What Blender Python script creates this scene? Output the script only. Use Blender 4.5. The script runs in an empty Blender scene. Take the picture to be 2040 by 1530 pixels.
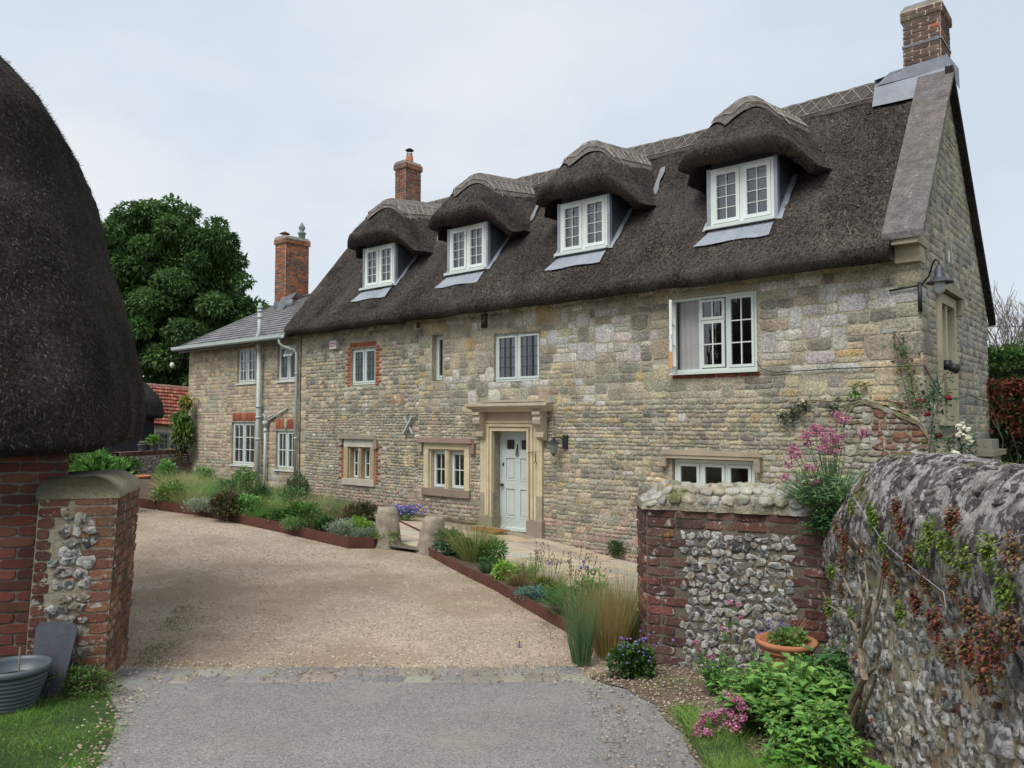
import bpy, math, random
import numpy as np
from mathutils import Vector, Matrix, noise as mn
R = math.radians
rng = random.Random(7)
C = bpy.context.scene.collection
sc = bpy.context.scene
# ---------------------------------------------------------------- camera, sky, sun
EYE = 1.66
PITCH = math.atan(75/1532)
cd = bpy.data.cameras.new('camera'); cam = bpy.data.objects.new('camera', cd); C.objects.link(cam)
cam.location = (0, 0, EYE); cam.rotation_euler = (R(90)+PITCH, 0, 0)
cd.sensor_width = 36; cd.lens = 36*1532/2040; cd.clip_start = 0.05; cd.clip_end = 2000
sc.camera = cam
sc.view_settings.view_transform = 'Standard'; sc.view_settings.look = 'None'
sc.view_settings.exposure = 0.0; sc.view_settings.gamma = 1
w = bpy.data.worlds.new('World'); sc.world = w; w.use_nodes = True
nt = w.node_tree; nt.nodes.clear()
def N(nt, t, **k):
    n = nt.nodes.new(t)
    for a, b in k.items(): setattr(n, a, b)
    return n
out = N(nt, 'ShaderNodeOutputWorld')
SUN_EL, SUN_AZ = 56, 212      # degrees; azimuth clockwise from +Y
sky = N(nt, 'ShaderNodeTexSky', sky_type='NISHITA', sun_disc=False, sun_elevation=R(SUN_EL), sun_rotation=R(SUN_AZ), air_density=1.0, dust_density=2.0)
bg1 = N(nt, 'ShaderNodeBackground'); bg1.inputs[1].default_value = 0.1
nt.links.new(sky.outputs[0], bg1.inputs[0])
tc = N(nt, 'ShaderNodeTexCoord'); mp = N(nt, 'ShaderNodeMapping'); mp.inputs['Scale'].default_value = (1, 1, 2.0); mp.inputs['Location'].default_value = (.35, .1, .2)
nz = N(nt, 'ShaderNodeTexNoise'); nz.inputs['Scale'].default_value = 1.9; nz.inputs['Detail'].default_value = 6; nz.inputs['Roughness'].default_value = .5
cr = N(nt, 'ShaderNodeValToRGB')
cr.color_ramp.elements[0].position = .36; cr.color_ramp.elements[0].color = (.68, .775, .875, 1)
cr.color_ramp.elements[1].position = .66; cr.color_ramp.elements[1].color = (.92, .945, .98, 1)
bg2 = N(nt, 'ShaderNodeBackground'); bg2.inputs[1].default_value = 1.0
mx = N(nt, 'ShaderNodeMixShader'); mx.inputs[0].default_value = .9
nt.links.new(tc.outputs['Generated'], mp.inputs[0]); nt.links.new(mp.outputs[0], nz.inputs[0]); nt.links.new(nz.outputs[0], cr.inputs[0])
nt.links.new(cr.outputs[0], bg2.inputs[0]); nt.links.new(bg1.outputs[0], mx.inputs[1]); nt.links.new(bg2.outputs[0], mx.inputs[2]); nt.links.new(mx.outputs[0], out.inputs[0])
sl = bpy.data.lights.new('sun', 'SUN'); sl.energy = 3.2; sl.angle = R(34); sl.color = (1, .965, .91)
so = bpy.data.objects.new('sun', sl); C.objects.link(so)
so.rotation_euler = (R(90-SUN_EL), 0, R(180-SUN_AZ))

# ---------------------------------------------------------------- projection helpers used only to lay things out on the ground
_c, _s = math.cos(PITCH), math.sin(PITCH)
P0 = Vector((.1, 15.5, 0)); UD = Vector((.7615, -.6482, 0)).normalized(); VD = Vector((.6482, .7615, 0)).normalized()
def ss(x, a, b):
    t = min(1, max(0, (x-a)/(b-a))); return t*t*(3-2*t)
def gz(X, Y):
    Yc = min(Y, 26); Xc = min(8, max(-12, X))
    k = .085*ss(Y, 7, 14)
    u = (X-P0.x)*UD.x+(Y-P0.y)*UD.y; v = (X-P0.x)*VD.x+(Y-P0.y)*VD.y
    e = .07*min(4, max(0, u+.2))*ss(v, -2.8, -.3)
    return -.0368*Yc-k*Xc-e
def at(px, py, dz=0.0):
    a = (px-1020)/1532; b = (765-py)/1532
    r = Vector((a, _c-b*_s, _s+b*_c)); lo, hi = 1.0, 120.0
    for _ in range(50):
        m = (lo+hi)/2
        if EYE+m*r.z > gz(m*r.x, m*r.y)+dz: lo = m
        else: hi = m
    return Vector((lo*r.x, lo*r.y, EYE+lo*r.z))
def pxY(px, py, Y):            # world point seen there at forward distance Y
    a = (px-1020)/1532; b = (765-py)/1532
    k = Y/(_c-b*_s); return Vector((a*k, Y, EYE+k*(_s+b*_c)))

# ---------------------------------------------------------------- mesh builder
class MB:
    def __init__(s): s.v = []; s.f = []; s.c = []
    def add(s, vs, fs, col):
        o = len(s.v); s.v.extend(vs)
        s.f.extend([tuple(i+o for i in f) for f in fs])
        if len(col) and isinstance(col[0], (tuple, list)): s.c.extend(col)
        else: s.c.extend([col]*len(vs))
    def box(s, x0, x1, y0, y1, z0, z1, col=(.5,.5,.5), M=None):
        vs = [(x, y, z) for x in (x0, x1) for y in (y0, y1) for z in (z0, z1)]
        if M is not None: vs = [tuple(M @ Vector(p)) for p in vs]
        s.add(vs, [(0,1,3,2),(4,6,7,5),(0,4,5,1),(2,3,7,6),(0,2,6,4),(1,5,7,3)], col)
    def tube(s, pts, r, col=(.5,.5,.5), n=8, cap=True):
        pts = [Vector(p) for p in pts]; rr = r if isinstance(r, (list, tuple)) else [r]*len(pts)
        vs = []; last = None
        for i, p in enumerate(pts):
            d = (pts[min(i+1, len(pts)-1)]-pts[max(i-1, 0)]).normalized()
            a = last if last is not None else (Vector((0,0,1)) if abs(d.z) < .9 else Vector((1,0,0)))
            x = (a-d*a.dot(d))
            if x.length < 1e-5: x = d.orthogonal()
            x.normalize(); y = d.cross(x); last = x
            for k in range(n):
                t = 2*math.pi*k/n; vs.append(tuple(p+(x*math.cos(t)+y*math.sin(t))*rr[i]))
        fs = [(i*n+k, i*n+(k+1) % n, (i+1)*n+(k+1) % n, (i+1)*n+k) for i in range(len(pts)-1) for k in range(n)]
        if cap: fs += [tuple(range(n-1, -1, -1)), tuple(range((len(pts)-1)*n, len(pts)*n))]
        s.add(vs, fs, col)
    def lathe(s, prof, col=(.5,.5,.5), n=24, c=(0,0,0)):
        vs = []
        for (r, z) in prof:
            for k in range(n):
                t = 2*math.pi*k/n; vs.append((c[0]+r*math.cos(t), c[1]+r*math.sin(t), c[2]+z))
        fs = [(i*n+k, i*n+(k+1) % n, (i+1)*n+(k+1) % n, (i+1)*n+k) for i in range(len(prof)-1) for k in range(n)]
        s.add(vs, fs, col)
    def prism(s, poly, y0, y1, col=(.5,.5,.5), M=None):   # poly in (x, z), extruded along y
        n = len(poly); vs = [(x, y0, z) for x, z in poly]+[(x, y1, z) for x, z in poly]
        if M is not None: vs = [tuple(M @ Vector(p)) for p in vs]
        fs = [tuple(range(n)), tuple(range(2*n-1, n-1, -1))]+[(i, i+n, (i+1) % n+n, (i+1) % n) for i in range(n)]
        s.add(vs, fs, col)
    def leaf(s, p, d, up, L, W, col, fold=.25):
        d = d.normalized(); x = d.cross(up)
        if x.length < 1e-4: x = d.orthogonal()
        x.normalize(); nrm = x.cross(d)
        a = p; m1 = p+d*L*.45+x*W*.5+nrm*W*fold; m2 = p+d*L*.45-x*W*.5+nrm*W*fold; m = p+d*L*.5; t = p+d*L-nrm*L*.12
        s.add([tuple(a), tuple(m1), tuple(t), tuple(m2), tuple(m)], [(0,1,4),(1,2,4),(2,3,4),(3,0,4)], col)
    def blade(s, p, d, L, W, droop, col, seg=4):
        vs = []; q = Vector(p); dr = Vector(d).normalized()
        side = dr.cross(Vector((0,0,1)))
        if side.length < 1e-3: side = Vector((1,0,0))
        side.normalize(); side = (side*math.cos(rng.random()*3)+dr.cross(side)*math.sin(rng.random()*3)).normalized()
        for i in range(seg+1):
            t = i/seg; wv = W*(1-t*.92)*.5
            vs += [tuple(q-side*wv), tuple(q+side*wv)]
            q = q+dr*(L/seg); dr = (dr+Vector((dr.x, dr.y, -1))*droop/seg).normalized()
        s.add(vs, [(2*i, 2*i+1, 2*i+3, 2*i+2) for i in range(seg)], col)
    def blob(s, p, r, col, sq=1.0, jit=.2):
        vs = []; ph = (0, .5, 1)
        t = (1+5**.5)/2
        base = [(-1,t,0),(1,t,0),(-1,-t,0),(1,-t,0),(0,-1,t),(0,1,t),(0,-1,-t),(0,1,-t),(t,0,-1),(t,0,1),(-t,0,-1),(-t,0,1)]
        for b in base:
            k = r/1.902*(1+rng.uniform(-jit, jit)); vs.append((p[0]+b[0]*k, p[1]+b[1]*k, p[2]+b[2]*k*sq))
        s.add(vs, [(0,11,5),(0,5,1),(0,1,7),(0,7,10),(0,10,11),(1,5,9),(5,11,4),(11,10,2),(10,7,6),(7,1,8),(3,9,4),(3,4,2),(3,2,6),(3,6,8),(3,8,9),(4,9,5),(2,4,11),(6,2,10),(8,6,7),(9,8,1)], col)
    def build(s, name, m, parent=None, smooth=False, loc=None):
        me = bpy.data.meshes.new(name)
        vs = s.v
        if loc is not None: vs = [(x-loc[0], y-loc[1], z-loc[2]) for x, y, z in vs]
        me.from_pydata(vs, [], s.f)
        if s.c:
            at_ = me.color_attributes.new('col', 'FLOAT_COLOR', 'POINT')
            a = np.ones((len(s.c), 4), dtype=np.float32); a[:, :3] = np.array(s.c, dtype=np.float32)[:, :3]
            at_.data.foreach_set('color', a.ravel())
        me.materials.append(m)
        if smooth: me.polygons.foreach_set('use_smooth', [True]*len(me.polygons))
        me.update()
        o = bpy.data.objects.new(name, me); C.objects.link(o)
        if parent is not None: o.parent = parent
        if loc is not None: o.location = loc
        return o
def tag(o, label, cat, group=None, kind=None):
    if label: o['label'] = label
    if cat: o['category'] = cat
    if group: o['group'] = group
    o['kind'] = kind or 'thing'
    return o
def empty(name, loc, rz=0):
    o = bpy.data.objects.new(name, None); C.objects.link(o); o.location = loc; o.rotation_euler = (0, 0, rz); o.empty_display_size = .1
    return o
def struct(o): o['kind'] = 'structure'; return o
def fbm(x, y, z=0.0, o=4): return mn.fractal(Vector((x, y, z)), 1.0, 2.0, o)
def nz1(x, y, z=0.0): return mn.noise(Vector((x, y, z)))
def cv(c, a=.12, r=rng):
    k = 1+r.uniform(-a, a); return (max(0, c[0]*k*(1+r.uniform(-.05, .05))), max(0, c[1]*k*(1+r.uniform(-.03, .03))), max(0, c[2]*k*(1+r.uniform(-.05, .05))))
def lerp(a, b, t): return tuple(a[i]+(b[i]-a[i])*t for i in range(3))

# ---------------------------------------------------------------- materials
def M_(name, base=None, rough=.9, var=.35, vs=3.0, bumps=((40, .01, .5),), stretch=(1,1,1), spots=(), metal=0, trans=0, spec=.3, vcoord='Object', cells=None, fine=None):
    m = bpy.data.materials.new(name); m.use_nodes = True; t = m.node_tree; b = t.nodes['Principled BSDF']
    b.inputs['Roughness'].default_value = rough; b.inputs['Metallic'].default_value = metal
    b.inputs['Specular IOR Level'].default_value = spec
    L = t.links.new
    tc = N(t, 'ShaderNodeTexCoord'); mp = N(t, 'ShaderNodeMapping'); mp.inputs['Scale'].default_value = stretch
    L(tc.outputs[vcoord], mp.inputs[0])
    if base is None:
        a = N(t, 'ShaderNodeAttribute', attribute_name='col'); col = a.outputs['Color']
    else:
        a = N(t, 'ShaderNodeRGB'); a.outputs[0].default_value = (*base, 1); col = a.outputs[0]
    def noise(sc_, det=6, ro=.6, src=None):
        n = N(t, 'ShaderNodeTexNoise'); n.inputs['Scale'].default_value = sc_; n.inputs['Detail'].default_value = det; n.inputs['Roughness'].default_value = ro
        L((src or mp.outputs[0]), n.inputs['Vector']); return n
    def mul(col, n, lo, hi, a0=.3, a1=.7):
        mr = N(t, 'ShaderNodeMapRange'); mr.inputs['From Min'].default_value = a0; mr.inputs['From Max'].default_value = a1
        mr.inputs['To Min'].default_value = lo; mr.inputs['To Max'].default_value = hi; L(n, mr.inputs['Value'])
        mm = N(t, 'ShaderNodeVectorMath', operation='SCALE'); L(col, mm.inputs[0]); L(mr.outputs[0], mm.inputs['Scale']); return mm.outputs[0]
    if var:
        col = mul(col, noise(vs).outputs[0], 1-var, 1+var)
        col = mul(col, noise(vs*11, 4).outputs[0], 1-var*.6, 1+var*.6)
    if fine: col = mul(col, noise(fine[0], 3, .7).outputs[0], 1-fine[1], 1+fine[1], .36, .64)
    if cells:
        vo = N(t, 'ShaderNodeTexVoronoi'); vo.inputs['Scale'].default_value = cells[0]; L(mp.outputs[0], vo.inputs['Vector'])
        sp = N(t, 'ShaderNodeSeparateColor'); L(vo.outputs['Color'], sp.inputs[0])
        col = mul(col, sp.outputs[0], 1-cells[1], 1+cells[1], 0, 1)
    for (sc_, lo, hi, c2, amt) in spots:
        n = noise(sc_, 5, .65)
        mr = N(t, 'ShaderNodeMapRange'); mr.inputs['From Min'].default_value = lo; mr.inputs['From Max'].default_value = hi; mr.inputs['To Max'].default_value = amt
        L(n.outputs[0], mr.inputs['Value'])
        mi = N(t, 'ShaderNodeMix', data_type='RGBA'); L(mr.outputs[0], mi.inputs[0]); L(col, mi.inputs[6]); mi.inputs[7].default_value = (*c2, 1); col = mi.outputs[2]
    L(col, b.inputs['Base Color'])
    prev = None
    for (sc_, dist, st) in bumps:
        bp = N(t, 'ShaderNodeBump'); bp.inputs['Distance'].default_value = dist; bp.inputs['Strength'].default_value = st
        if sc_ < 0:
            vo = N(t, 'ShaderNodeTexVoronoi'); vo.inputs['Scale'].default_value = -sc_; L(mp.outputs[0], vo.inputs['Vector']); L(vo.outputs['Distance'], bp.inputs['Height'])
        else: L(noise(sc_, 7, .65).outputs[0], bp.inputs['Height'])
        if prev: L(prev, bp.inputs['Normal'])
        prev = bp.outputs[0]
    if prev: L(prev, b.inputs['Normal'])
    if trans:
        tr = N(t, 'ShaderNodeBsdfTranslucent'); L(col, tr.inputs[0]); mxs = N(t, 'ShaderNodeMixShader'); mxs.inputs[0].default_value = trans
        L(b.outputs[0], mxs.inputs[1]); L(tr.outputs[0], mxs.inputs[2]); L(mxs.outputs[0], t.nodes['Material Output'].inputs[0])
    return m
mStone = M_('stone', rough=.92, var=.3, vs=2.6, fine=(30, .32), bumps=((16, .028, .9), (45, .014, .9)), spots=((8, .57, .68, (.47, .44, .37), .6), (13, .60, .70, (.12, .115, .09), .55), (1.3, .55, .72, (.40, .355, .27), .35)))
mAshlar = M_('dressed_stone', rough=.9, var=.16, vs=3, bumps=((25, .008, .5), (90, .004, .5)), spots=((1.5, .58, .75, (.17, .15, .115), .6),))
mBrick = M_('brick', rough=.9, var=.4, vs=6, fine=(60, .25), bumps=((16, .012, .7), (60, .008, .8)), spots=((10, .59, .64, (.45, .44, .40), .75), (34, .62, .66, (.45, .44, .41), .7), (5.5, .63, .67, (.36, .18, .03), .75), (3, .46, .64, (.075, .05, .042), .65)))
mBrickFar = M_('brick_far', rough=.9, var=.3, vs=4, bumps=((50, .008, .5),), spots=((3, .6, .75, (.16, .13, .09), .5),))
mFlint = M_('flint', rough=.6, var=.35, vs=14, bumps=((22, .03, .9), (60, .012, .8)), spots=((24, .54, .60, (.07, .073, .078), .8), (17, .52, .58, (.60, .585, .55), .85), (9, .56, .64, (.24, .20, .145), .7), (5, .60, .68, (.20, .12, .06), .55), (6, .66, .71, (.34, .19, .05), .6)), spec=.35)
mFlintFace = M_('flint_rubble_face', rough=.9, var=.4, vs=9, fine=(45, .35), bumps=((9, .03, .8), (28, .02, .9), (80, .008, .8)), stretch=(1.6, 1, .8), spots=((16, .54, .58, (.60, .58, .53), .9), (22, .60, .64, (.06, .062, .065), .85), (6, .54, .62, (.22, .105, .06), .6), (4, .56, .64, (.17, .18, .05), .65), (9, .62, .68, (.34, .2, .06), .6)))
mRough = M_('rough_coping', rough=.95, var=.4, vs=7, bumps=((14, .05, .9), (60, .012, .8)), spots=((6, .55, .60, (.47, .46, .43), .85), (4.2, .60, .66, (.13, .14, .03), .85), (9, .66, .70, (.33, .18, .03), .8)))
mThatch = M_('thatch', rough=.95, var=.42, vs=1.6, fine=(24, .6), bumps=((10, .08, .9), (34, .10, 1.0), (80, .04, 1.0)), stretch=(1,.8,.8), spots=((48, .56, .64, (.24, .20, .155), .6), (1.1, .50, .68, (.155, .138, .122), .55)), spec=.15)
mThatchD = M_('dark_thatch', rough=.95, var=.4, vs=2.2, fine=(45, .5), bumps=((16, .07, .9), (45, .07, 1.0), (110, .02, 1.0)), spots=((60, .63, .70, (.13, .12, .09), .6), (3, .58, .72, (.05, .047, .02), .6)), spec=.15)
mRidge = M_('ridge_thatch', rough=.95, var=.3, vs=3, fine=(30, .35), bumps=((40, .05, 1.0),), stretch=(3,1,1), spec=.15)
mSlate = M_('slate', rough=.5, var=.25, vs=5, bumps=((30, .006, .4),), spots=((3, .6, .72, (.15, .16, .12), .4),), spec=.5)
mTile = M_('clay_tile', rough=.9, var=.3, vs=3, bumps=((30, .01, .5),))
mLead = M_('lead', rough=.5, var=.18, vs=3, bumps=((6, .02, .4),), spec=.5)
mPaint = M_('paint', rough=.45, var=.06, vs=3, bumps=((30, .002, .3),), spec=.45)
mMetal = M_('dark_metal', rough=.5, var=.15, vs=8, bumps=(), metal=.3, spec=.5)
mCorten = M_('weathered_steel', rough=.85, var=.18, vs=5, bumps=((60, .002, .4),), spots=((3, .6, .75, (.13, .07, .045), .4),))
mGravel = M_('gravel', rough=.95, var=.14, vs=.8, cells=(85, .36), fine=(22, .14), bumps=((-85, .010, .8), (30, .008, .5)), spots=((.42, .45, .58, (.26, .195, .135), .75), (1.6, .56, .70, (.25, .22, .12), .4)))
mAsphalt = M_('asphalt', rough=.9, var=.14, vs=.9, cells=(150, .4), fine=(60, .12), bumps=((-150, .005, .7), (40, .004, .5)), spots=((1.5, .54, .70, (.30, .265, .22), .5), (3, .63, .70, (.34, .32, .28), .4)))
mSoil = M_('soil', rough=.95, var=.35, vs=5, bumps=((25, .04, .9), (90, .015, .8)))
mEarth = M_('ground_cover', rough=.95, var=.35, vs=2, bumps=((20, .05, .9), (80, .015, .8)), spots=((3, .52, .65, (.05, .09, .02), .7),))
mPave = M_('paving', rough=.85, var=.16, vs=2, bumps=((40, .005, .5),), spots=((1.2, .56, .72, (.26, .22, .17), .5),))
mLeaf = M_('leaf', rough=.55, var=.2, vs=9, bumps=(), trans=.3, spec=.35)
mPetal = M_('petal', rough=.7, var=.15, vs=9, bumps=(), trans=.25)
mBark = M_('bark', rough=.9, var=.35, vs=6, bumps=((40, .015, .9),), stretch=(1,1,.3))
mFabric = M_('fabric', rough=.9, var=.1, vs=3, bumps=())
mCement = M_('mortar', rough=.95, var=.25, vs=4, bumps=((30, .02, .8), (120, .006, .7)))
mTerra = M_('terracotta', rough=.85, var=.2, vs=9, bumps=((60, .003, .5),), spots=((7, .62, .72, (.42, .36, .30), .4),))
def glass():
    m = bpy.data.materials.new('window_glass'); m.use_nodes = True; t = m.node_tree; t.nodes.clear(); L = t.links.new
    o = N(t, 'ShaderNodeOutputMaterial'); tr = N(t, 'ShaderNodeBsdfTransparent'); tr.inputs[0].default_value = (.72, .76, .76, 1)
    gl = N(t, 'ShaderNodeBsdfGlossy'); gl.inputs['Roughness'].default_value = .03; gl.inputs[0].default_value = (.95, .97, 1, 1)
    fr = N(t, 'ShaderNodeFresnel'); fr.inputs[0].default_value = 1.55
    nz = N(t, 'ShaderNodeTexNoise'); nz.inputs['Scale'].default_value = 2.5; bp = N(t, 'ShaderNodeBump'); bp.inputs['Strength'].default_value = .25; bp.inputs['Distance'].default_value = .01
    L(nz.outputs[0], bp.inputs['Height']); L(bp.outputs[0], gl.inputs['Normal'])
    mu = N(t, 'ShaderNodeMath', operation='MULTIPLY_ADD'); mu.inputs[1].default_value = 1.9; mu.inputs[2].default_value = .035; L(fr.outputs[0], mu.inputs[0])
    mx = N(t, 'ShaderNodeMixShader'); L(mu.outputs[0], mx.inputs[0]); L(tr.outputs[0], mx.inputs[1]); L(gl.outputs[0], mx.inputs[2]); L(mx.outputs[0], o.inputs[0])
    return m
mGlass = glass()

# ---------------------------------------------------------------- masonry
def stone(mb, S, al, ar, bb, bt, col, gap=.012, h=.02, ex=3.2, jit=.1, n=10, rings=((1.0, -.012), (.975, .6), (.90, 1.0)), rim=None, r=rng, core=None):
    ca, cb = (al+ar)/2, (bb+bt)/2; wa, wb = max(.008, (ar-al-gap)/2), max(.008, (bt-bb-gap)/2)
    rot = r.random()*.6; vs = []; cols = []; radj = [1+r.uniform(-jit, jit) for _ in range(n)]
    tilt = r.uniform(-.25, .25); tilt2 = r.uniform(-.25, .25)
    for ri, (k, hh) in enumerate(rings):
        for i in range(n):
            t = 2*math.pi*(i+rot)/n; c, s_ = math.cos(t), math.sin(t)
            q = (abs(c)**ex+abs(s_)**ex)**(-1/ex)*radj[i]*k
            ea, eb = c*q, s_*q
            H = hh if hh < 0 else h*hh*(1+tilt*ea+tilt2*eb+r.uniform(-jit, jit)*.8)
            vs.append(S(ca+ea*wa, cb+eb*wb, H)); cols.append(col if (rim is None or ri < 1) else (lerp(rim, core or col, min(1, (ri-1)/max(1, len(rings)-2)*1.0)) if len(rings) > 3 else col))
    vs.append(S(ca, cb, h*(1+r.uniform(-jit, jit)))); cols.append(core or col)
    m = len(rings); fs = [(ri*n+i, ri*n+(i+1) % n, (ri+1)*n+(i+1) % n, (ri+1)*n+i) for ri in range(m-1) for i in range(n)]
    fs += [((m-1)*n+i, (m-1)*n+(i+1) % n, m*n) for i in range(n)]
    mb.add(vs, fs, cols)
def free(a0, a1, b0, b1, holes):
    iv = [(a0, a1)]
    for (h0, h1, g0, g1) in holes:
        ov = min(b1, g1)-max(b0, g0)
        if ov < .28*(b1-b0): continue
        nv = []
        for (x, y) in iv:
            if h1 <= x or h0 >= y: nv.append((x, y)); continue
            if h0 > x+.02: nv.append((x, h0))
            if h1 < y-.02: nv.append((h1, y))
        iv = nv
    return iv
def rubble(mb, S, a0, a1, b0, b1, rowh, wid, colf, holes=(), lim=None, wave=.02, tall=.12, **kw):
    b = b0; blocked = []; row = 0
    while b < b1-.02:
        h = rng.uniform(*rowh); h = min(h, b1-b)
        if b1-(b+h) < rowh[0]*.5: h = b1-b
        lo, hi = (a0, a1) if lim is None else lim(b+h*.5)
        nb = []
        for (x, y) in free(lo, hi, b, b+h, list(holes)+[(p, q, b, b+h) for p, q in blocked]):
            a = x
            while a < y-.015:
                ww = rng.uniform(*wid)*(1 if rng.random() > .15 else .55)
                if y-(a+ww) < wid[0]*.6: ww = y-a
                if ww > wid[1]*1.5: ww *= .5
                am = a+ww/2; wz = wave*nz1(am*.7, b*.9, 3.1)
                top = b+h
                if rng.random() < tall and b+h*1.9 < b1 and ww > wid[0]*1.1 and not any(h0 < a+ww and h1 > a and g0 < b+h*2 and g1 > b for h0, h1, g0, g1 in holes):
                    top = b+h*1.85; nb.append((a, a+ww))
                if h > .15 and rng.random() < .12 and top == b+h:
                    mid = b+h*rng.uniform(.4, .6)
                    stone(mb, S, a, a+ww, b+wz, mid+wz, colf(am, b), **kw); stone(mb, S, a, a+ww, mid+wz, top+wz, colf(am, b), **kw)
                else:
                    stone(mb, S, a, a+ww, b+wz+rng.uniform(-.006, .006), top+wz+rng.uniform(-.006, .006), colf(am, b), **kw)
                a += ww
        blocked = nb; b += h; row += 1
def bricks(mb, S, a0, a1, b0, b1, colf, bl=.225, bh=.075, holes=(), lim=None, off=0, gap=.011, h=.006, ragged=None, jit=.02, english=False, **kw):
    nrow = int(round((b1-b0)/bh)); 
    for k in range(nrow):
        b = b0+k*bh; lo, hi = (a0, a1) if lim is None else lim(b+bh*.5)
        if ragged: lo, hi = ragged(k, lo, hi)
        L_ = bl if not english or k % 2 == 0 else bl*.5
        for (x, y) in free(lo, hi, b, b+bh, holes):
            a = x-(L_*.5 if (k+off) % 2 else 0) if not english else x
            while a < y-.01:
                p, q = max(a, x), min(a+L_, y); a += L_
                if q-p < .03: continue
                stone(mb, S, p, q, b, b+bh, colf((p+q)/2, b), gap=gap, h=h*rng.uniform(.6, 1.4), ex=14, jit=jit, n=12, rings=((1.0, -.01), (.985, .8), (.9, 1.0)), **kw)
def brickcol(pal):
    def f(a, b): return cv(rng.choice(pal), .2)
    return f
RED = [(.25,.075,.04), (.21,.06,.04), (.17,.05,.035), (.28,.10,.05), (.13,.045,.04)]
DARK = [(.12,.075,.06), (.10,.07,.065), (.14,.09,.075), (.17,.10,.075), (.12,.085,.07), (.09,.07,.07)]
def plane(O, A, Bv, Nn):
    O, A, Bv, Nn = map(Vector, (O, A, Bv, Nn))
    return lambda a, b, h: tuple(O+A*a+Bv*b+Nn*h)
def backing(mb, S, a0, a1, b0, b1, holes, col, depth=.25, h=-.0):
    xs = sorted({a0, a1, *[min(max(t, a0), a1) for h_ in holes for t in h_[:2]]}); ys = sorted({b0, b1, *[min(max(t, b0), b1) for h_ in holes for t in h_[2:4]]})
    for i in range(len(xs)-1):
        for j in range(len(ys)-1):
            ma, mb_ = (xs[i]+xs[i+1])/2, (ys[j]+ys[j+1])/2
            if any(q[0] < ma < q[1] and q[2] < mb_ < q[3] for q in holes): continue
            mb.add([S(xs[i], ys[j], h), S(xs[i+1], ys[j], h), S(xs[i+1], ys[j+1], h), S(xs[i], ys[j+1], h)], [(0,1,2,3)], col)
    for q in holes:
        x0, x1, y0, y1 = q[:4]
        c = [(x0,y0),(x1,y0),(x1,y1),(x0,y1)]
        for k in range(4):
            p, r_ = c[k], c[(k+1) % 4]
            mb.add([S(p[0],p[1],.012), S(r_[0],r_[1],.012), S(r_[0],r_[1],-depth), S(p[0],p[1],-depth)], [(0,1,2,3)], col)
# ================================================================ GROUND
def sheet(name, poly, m, dz, res=.35, col=(.5,.5,.5), nzamp=0.0):
    """flat-lying sheet following the terrain, clipped to a polygon"""
    import bmesh
    bm = bmesh.new()
    vs = [bm.verts.new((x, y, 0)) for x, y in poly]; bm.faces.new(vs)
    x0, x1 = min(p[0] for p in poly), max(p[0] for p in poly); y0, y1 = min(p[1] for p in poly), max(p[1] for p in poly)
    for ax, a, b in ((0, x0, x1), (1, y0, y1)):
        k = max(1, int((b-a)/res))
        for i in range(1, k):
            t = a+(b-a)*i/k
            co = (t, 0, 0) if ax == 0 else (0, t, 0); no = (1, 0, 0) if ax == 0 else (0, 1, 0)
            bmesh.ops.bisect_plane(bm, geom=bm.verts[:]+bm.edges[:]+bm.faces[:], plane_co=co, plane_no=no)
    for v in bm.verts: v.co.z = gz(v.co.x, v.co.y)+dz+(nzamp*(nz1(v.co.x*1.7, v.co.y*1.7)+.5*nz1(v.co.x*8, v.co.y*8)) if nzamp else 0)
    bm.normal_update()
    for f in bm.faces:
        if f.normal.z < 0: f.normal_flip()
        f.smooth = True
    me = bpy.data.meshes.new(name); bm.to_mesh(me); bm.free(); me.materials.append(m)
    a = me.color_attributes.new('col', 'FLOAT_COLOR', 'POINT'); a.data.foreach_set('color', np.tile(np.array([*col, 1], dtype=np.float32), len(me.vertices)))
    o = bpy.data.objects.new(name, me); C.objects.link(o); o['kind'] = 'structure'; return o
g = MB(); gx = [-400,-120,-60,-35,-24]+[-18+i*.75 for i in range(46)]+[18,24,35,60,120,400]; gy = [-60,-25,-12,-6]+[-3+i*.75 for i in range(44)]+[34,45,60,90,150,600]
for Y in gy:
    for X in gx: g.v.append((X, Y, gz(X, Y)-.03)); g.c.append((.09,.085,.045))
n_ = len(gx)
g.f = [(j*n_+i, j*n_+i+1, (j+1)*n_+i+1, (j+1)*n_+i) for j in range(len(gy)-1) for i in range(n_-1)]
struct(g.build('ground', mEarth, smooth=True))
def xy(px, py): p = at(px, py); return (p.x, p.y)
drive = [(-3.1,5.5),(.66,5.62),(1.02,5.9),xy(1222,1312),xy(1090,1238),xy(985,1176),xy(852,1106),(-1.0,12.4),(-2.0,12.9),xy(745,1093),xy(695,1093),xy(560,1061),xy(400,1028),xy(290,1013),(-9.2,15.6),(-13,18),(-19,20),(-22,16),(-14,10),(-6,9.5),(-3.6,7)]
sheet('gravel_drive', drive, mGravel, .0, col=(.415,.33,.255))
asph = [(-3.0,5.56),(-2.9,5.1),(-2.7,4.6),(-2.55,4.1),(-2.4,3.2),(-2.3,1.5),(-2.4,-4),(1.5,-4),(1.2,1.5),(1.2,3.0),(1.2,4.2),(1.15,4.9),(1.0,5.35),(.75,5.66)]
sheet('tarmac_road', asph, mAsphalt, .006, res=.3, col=(.22,.213,.20))
soilR = [(.55,5.70),(.68,5.52),(.80,5.42),(.83,5.28),(.93,5.1),(.94,4.8),(1.0,4.6),(.97,4.3),(1.03,3.9),(1.0,3.4),(1.03,3.0),(1.02,1.5),(1.3,1.3),(1.6,1.5),(2.2,5.0),(2.35,5.6),(1.1,6.15),(.8,5.95)]
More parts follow.
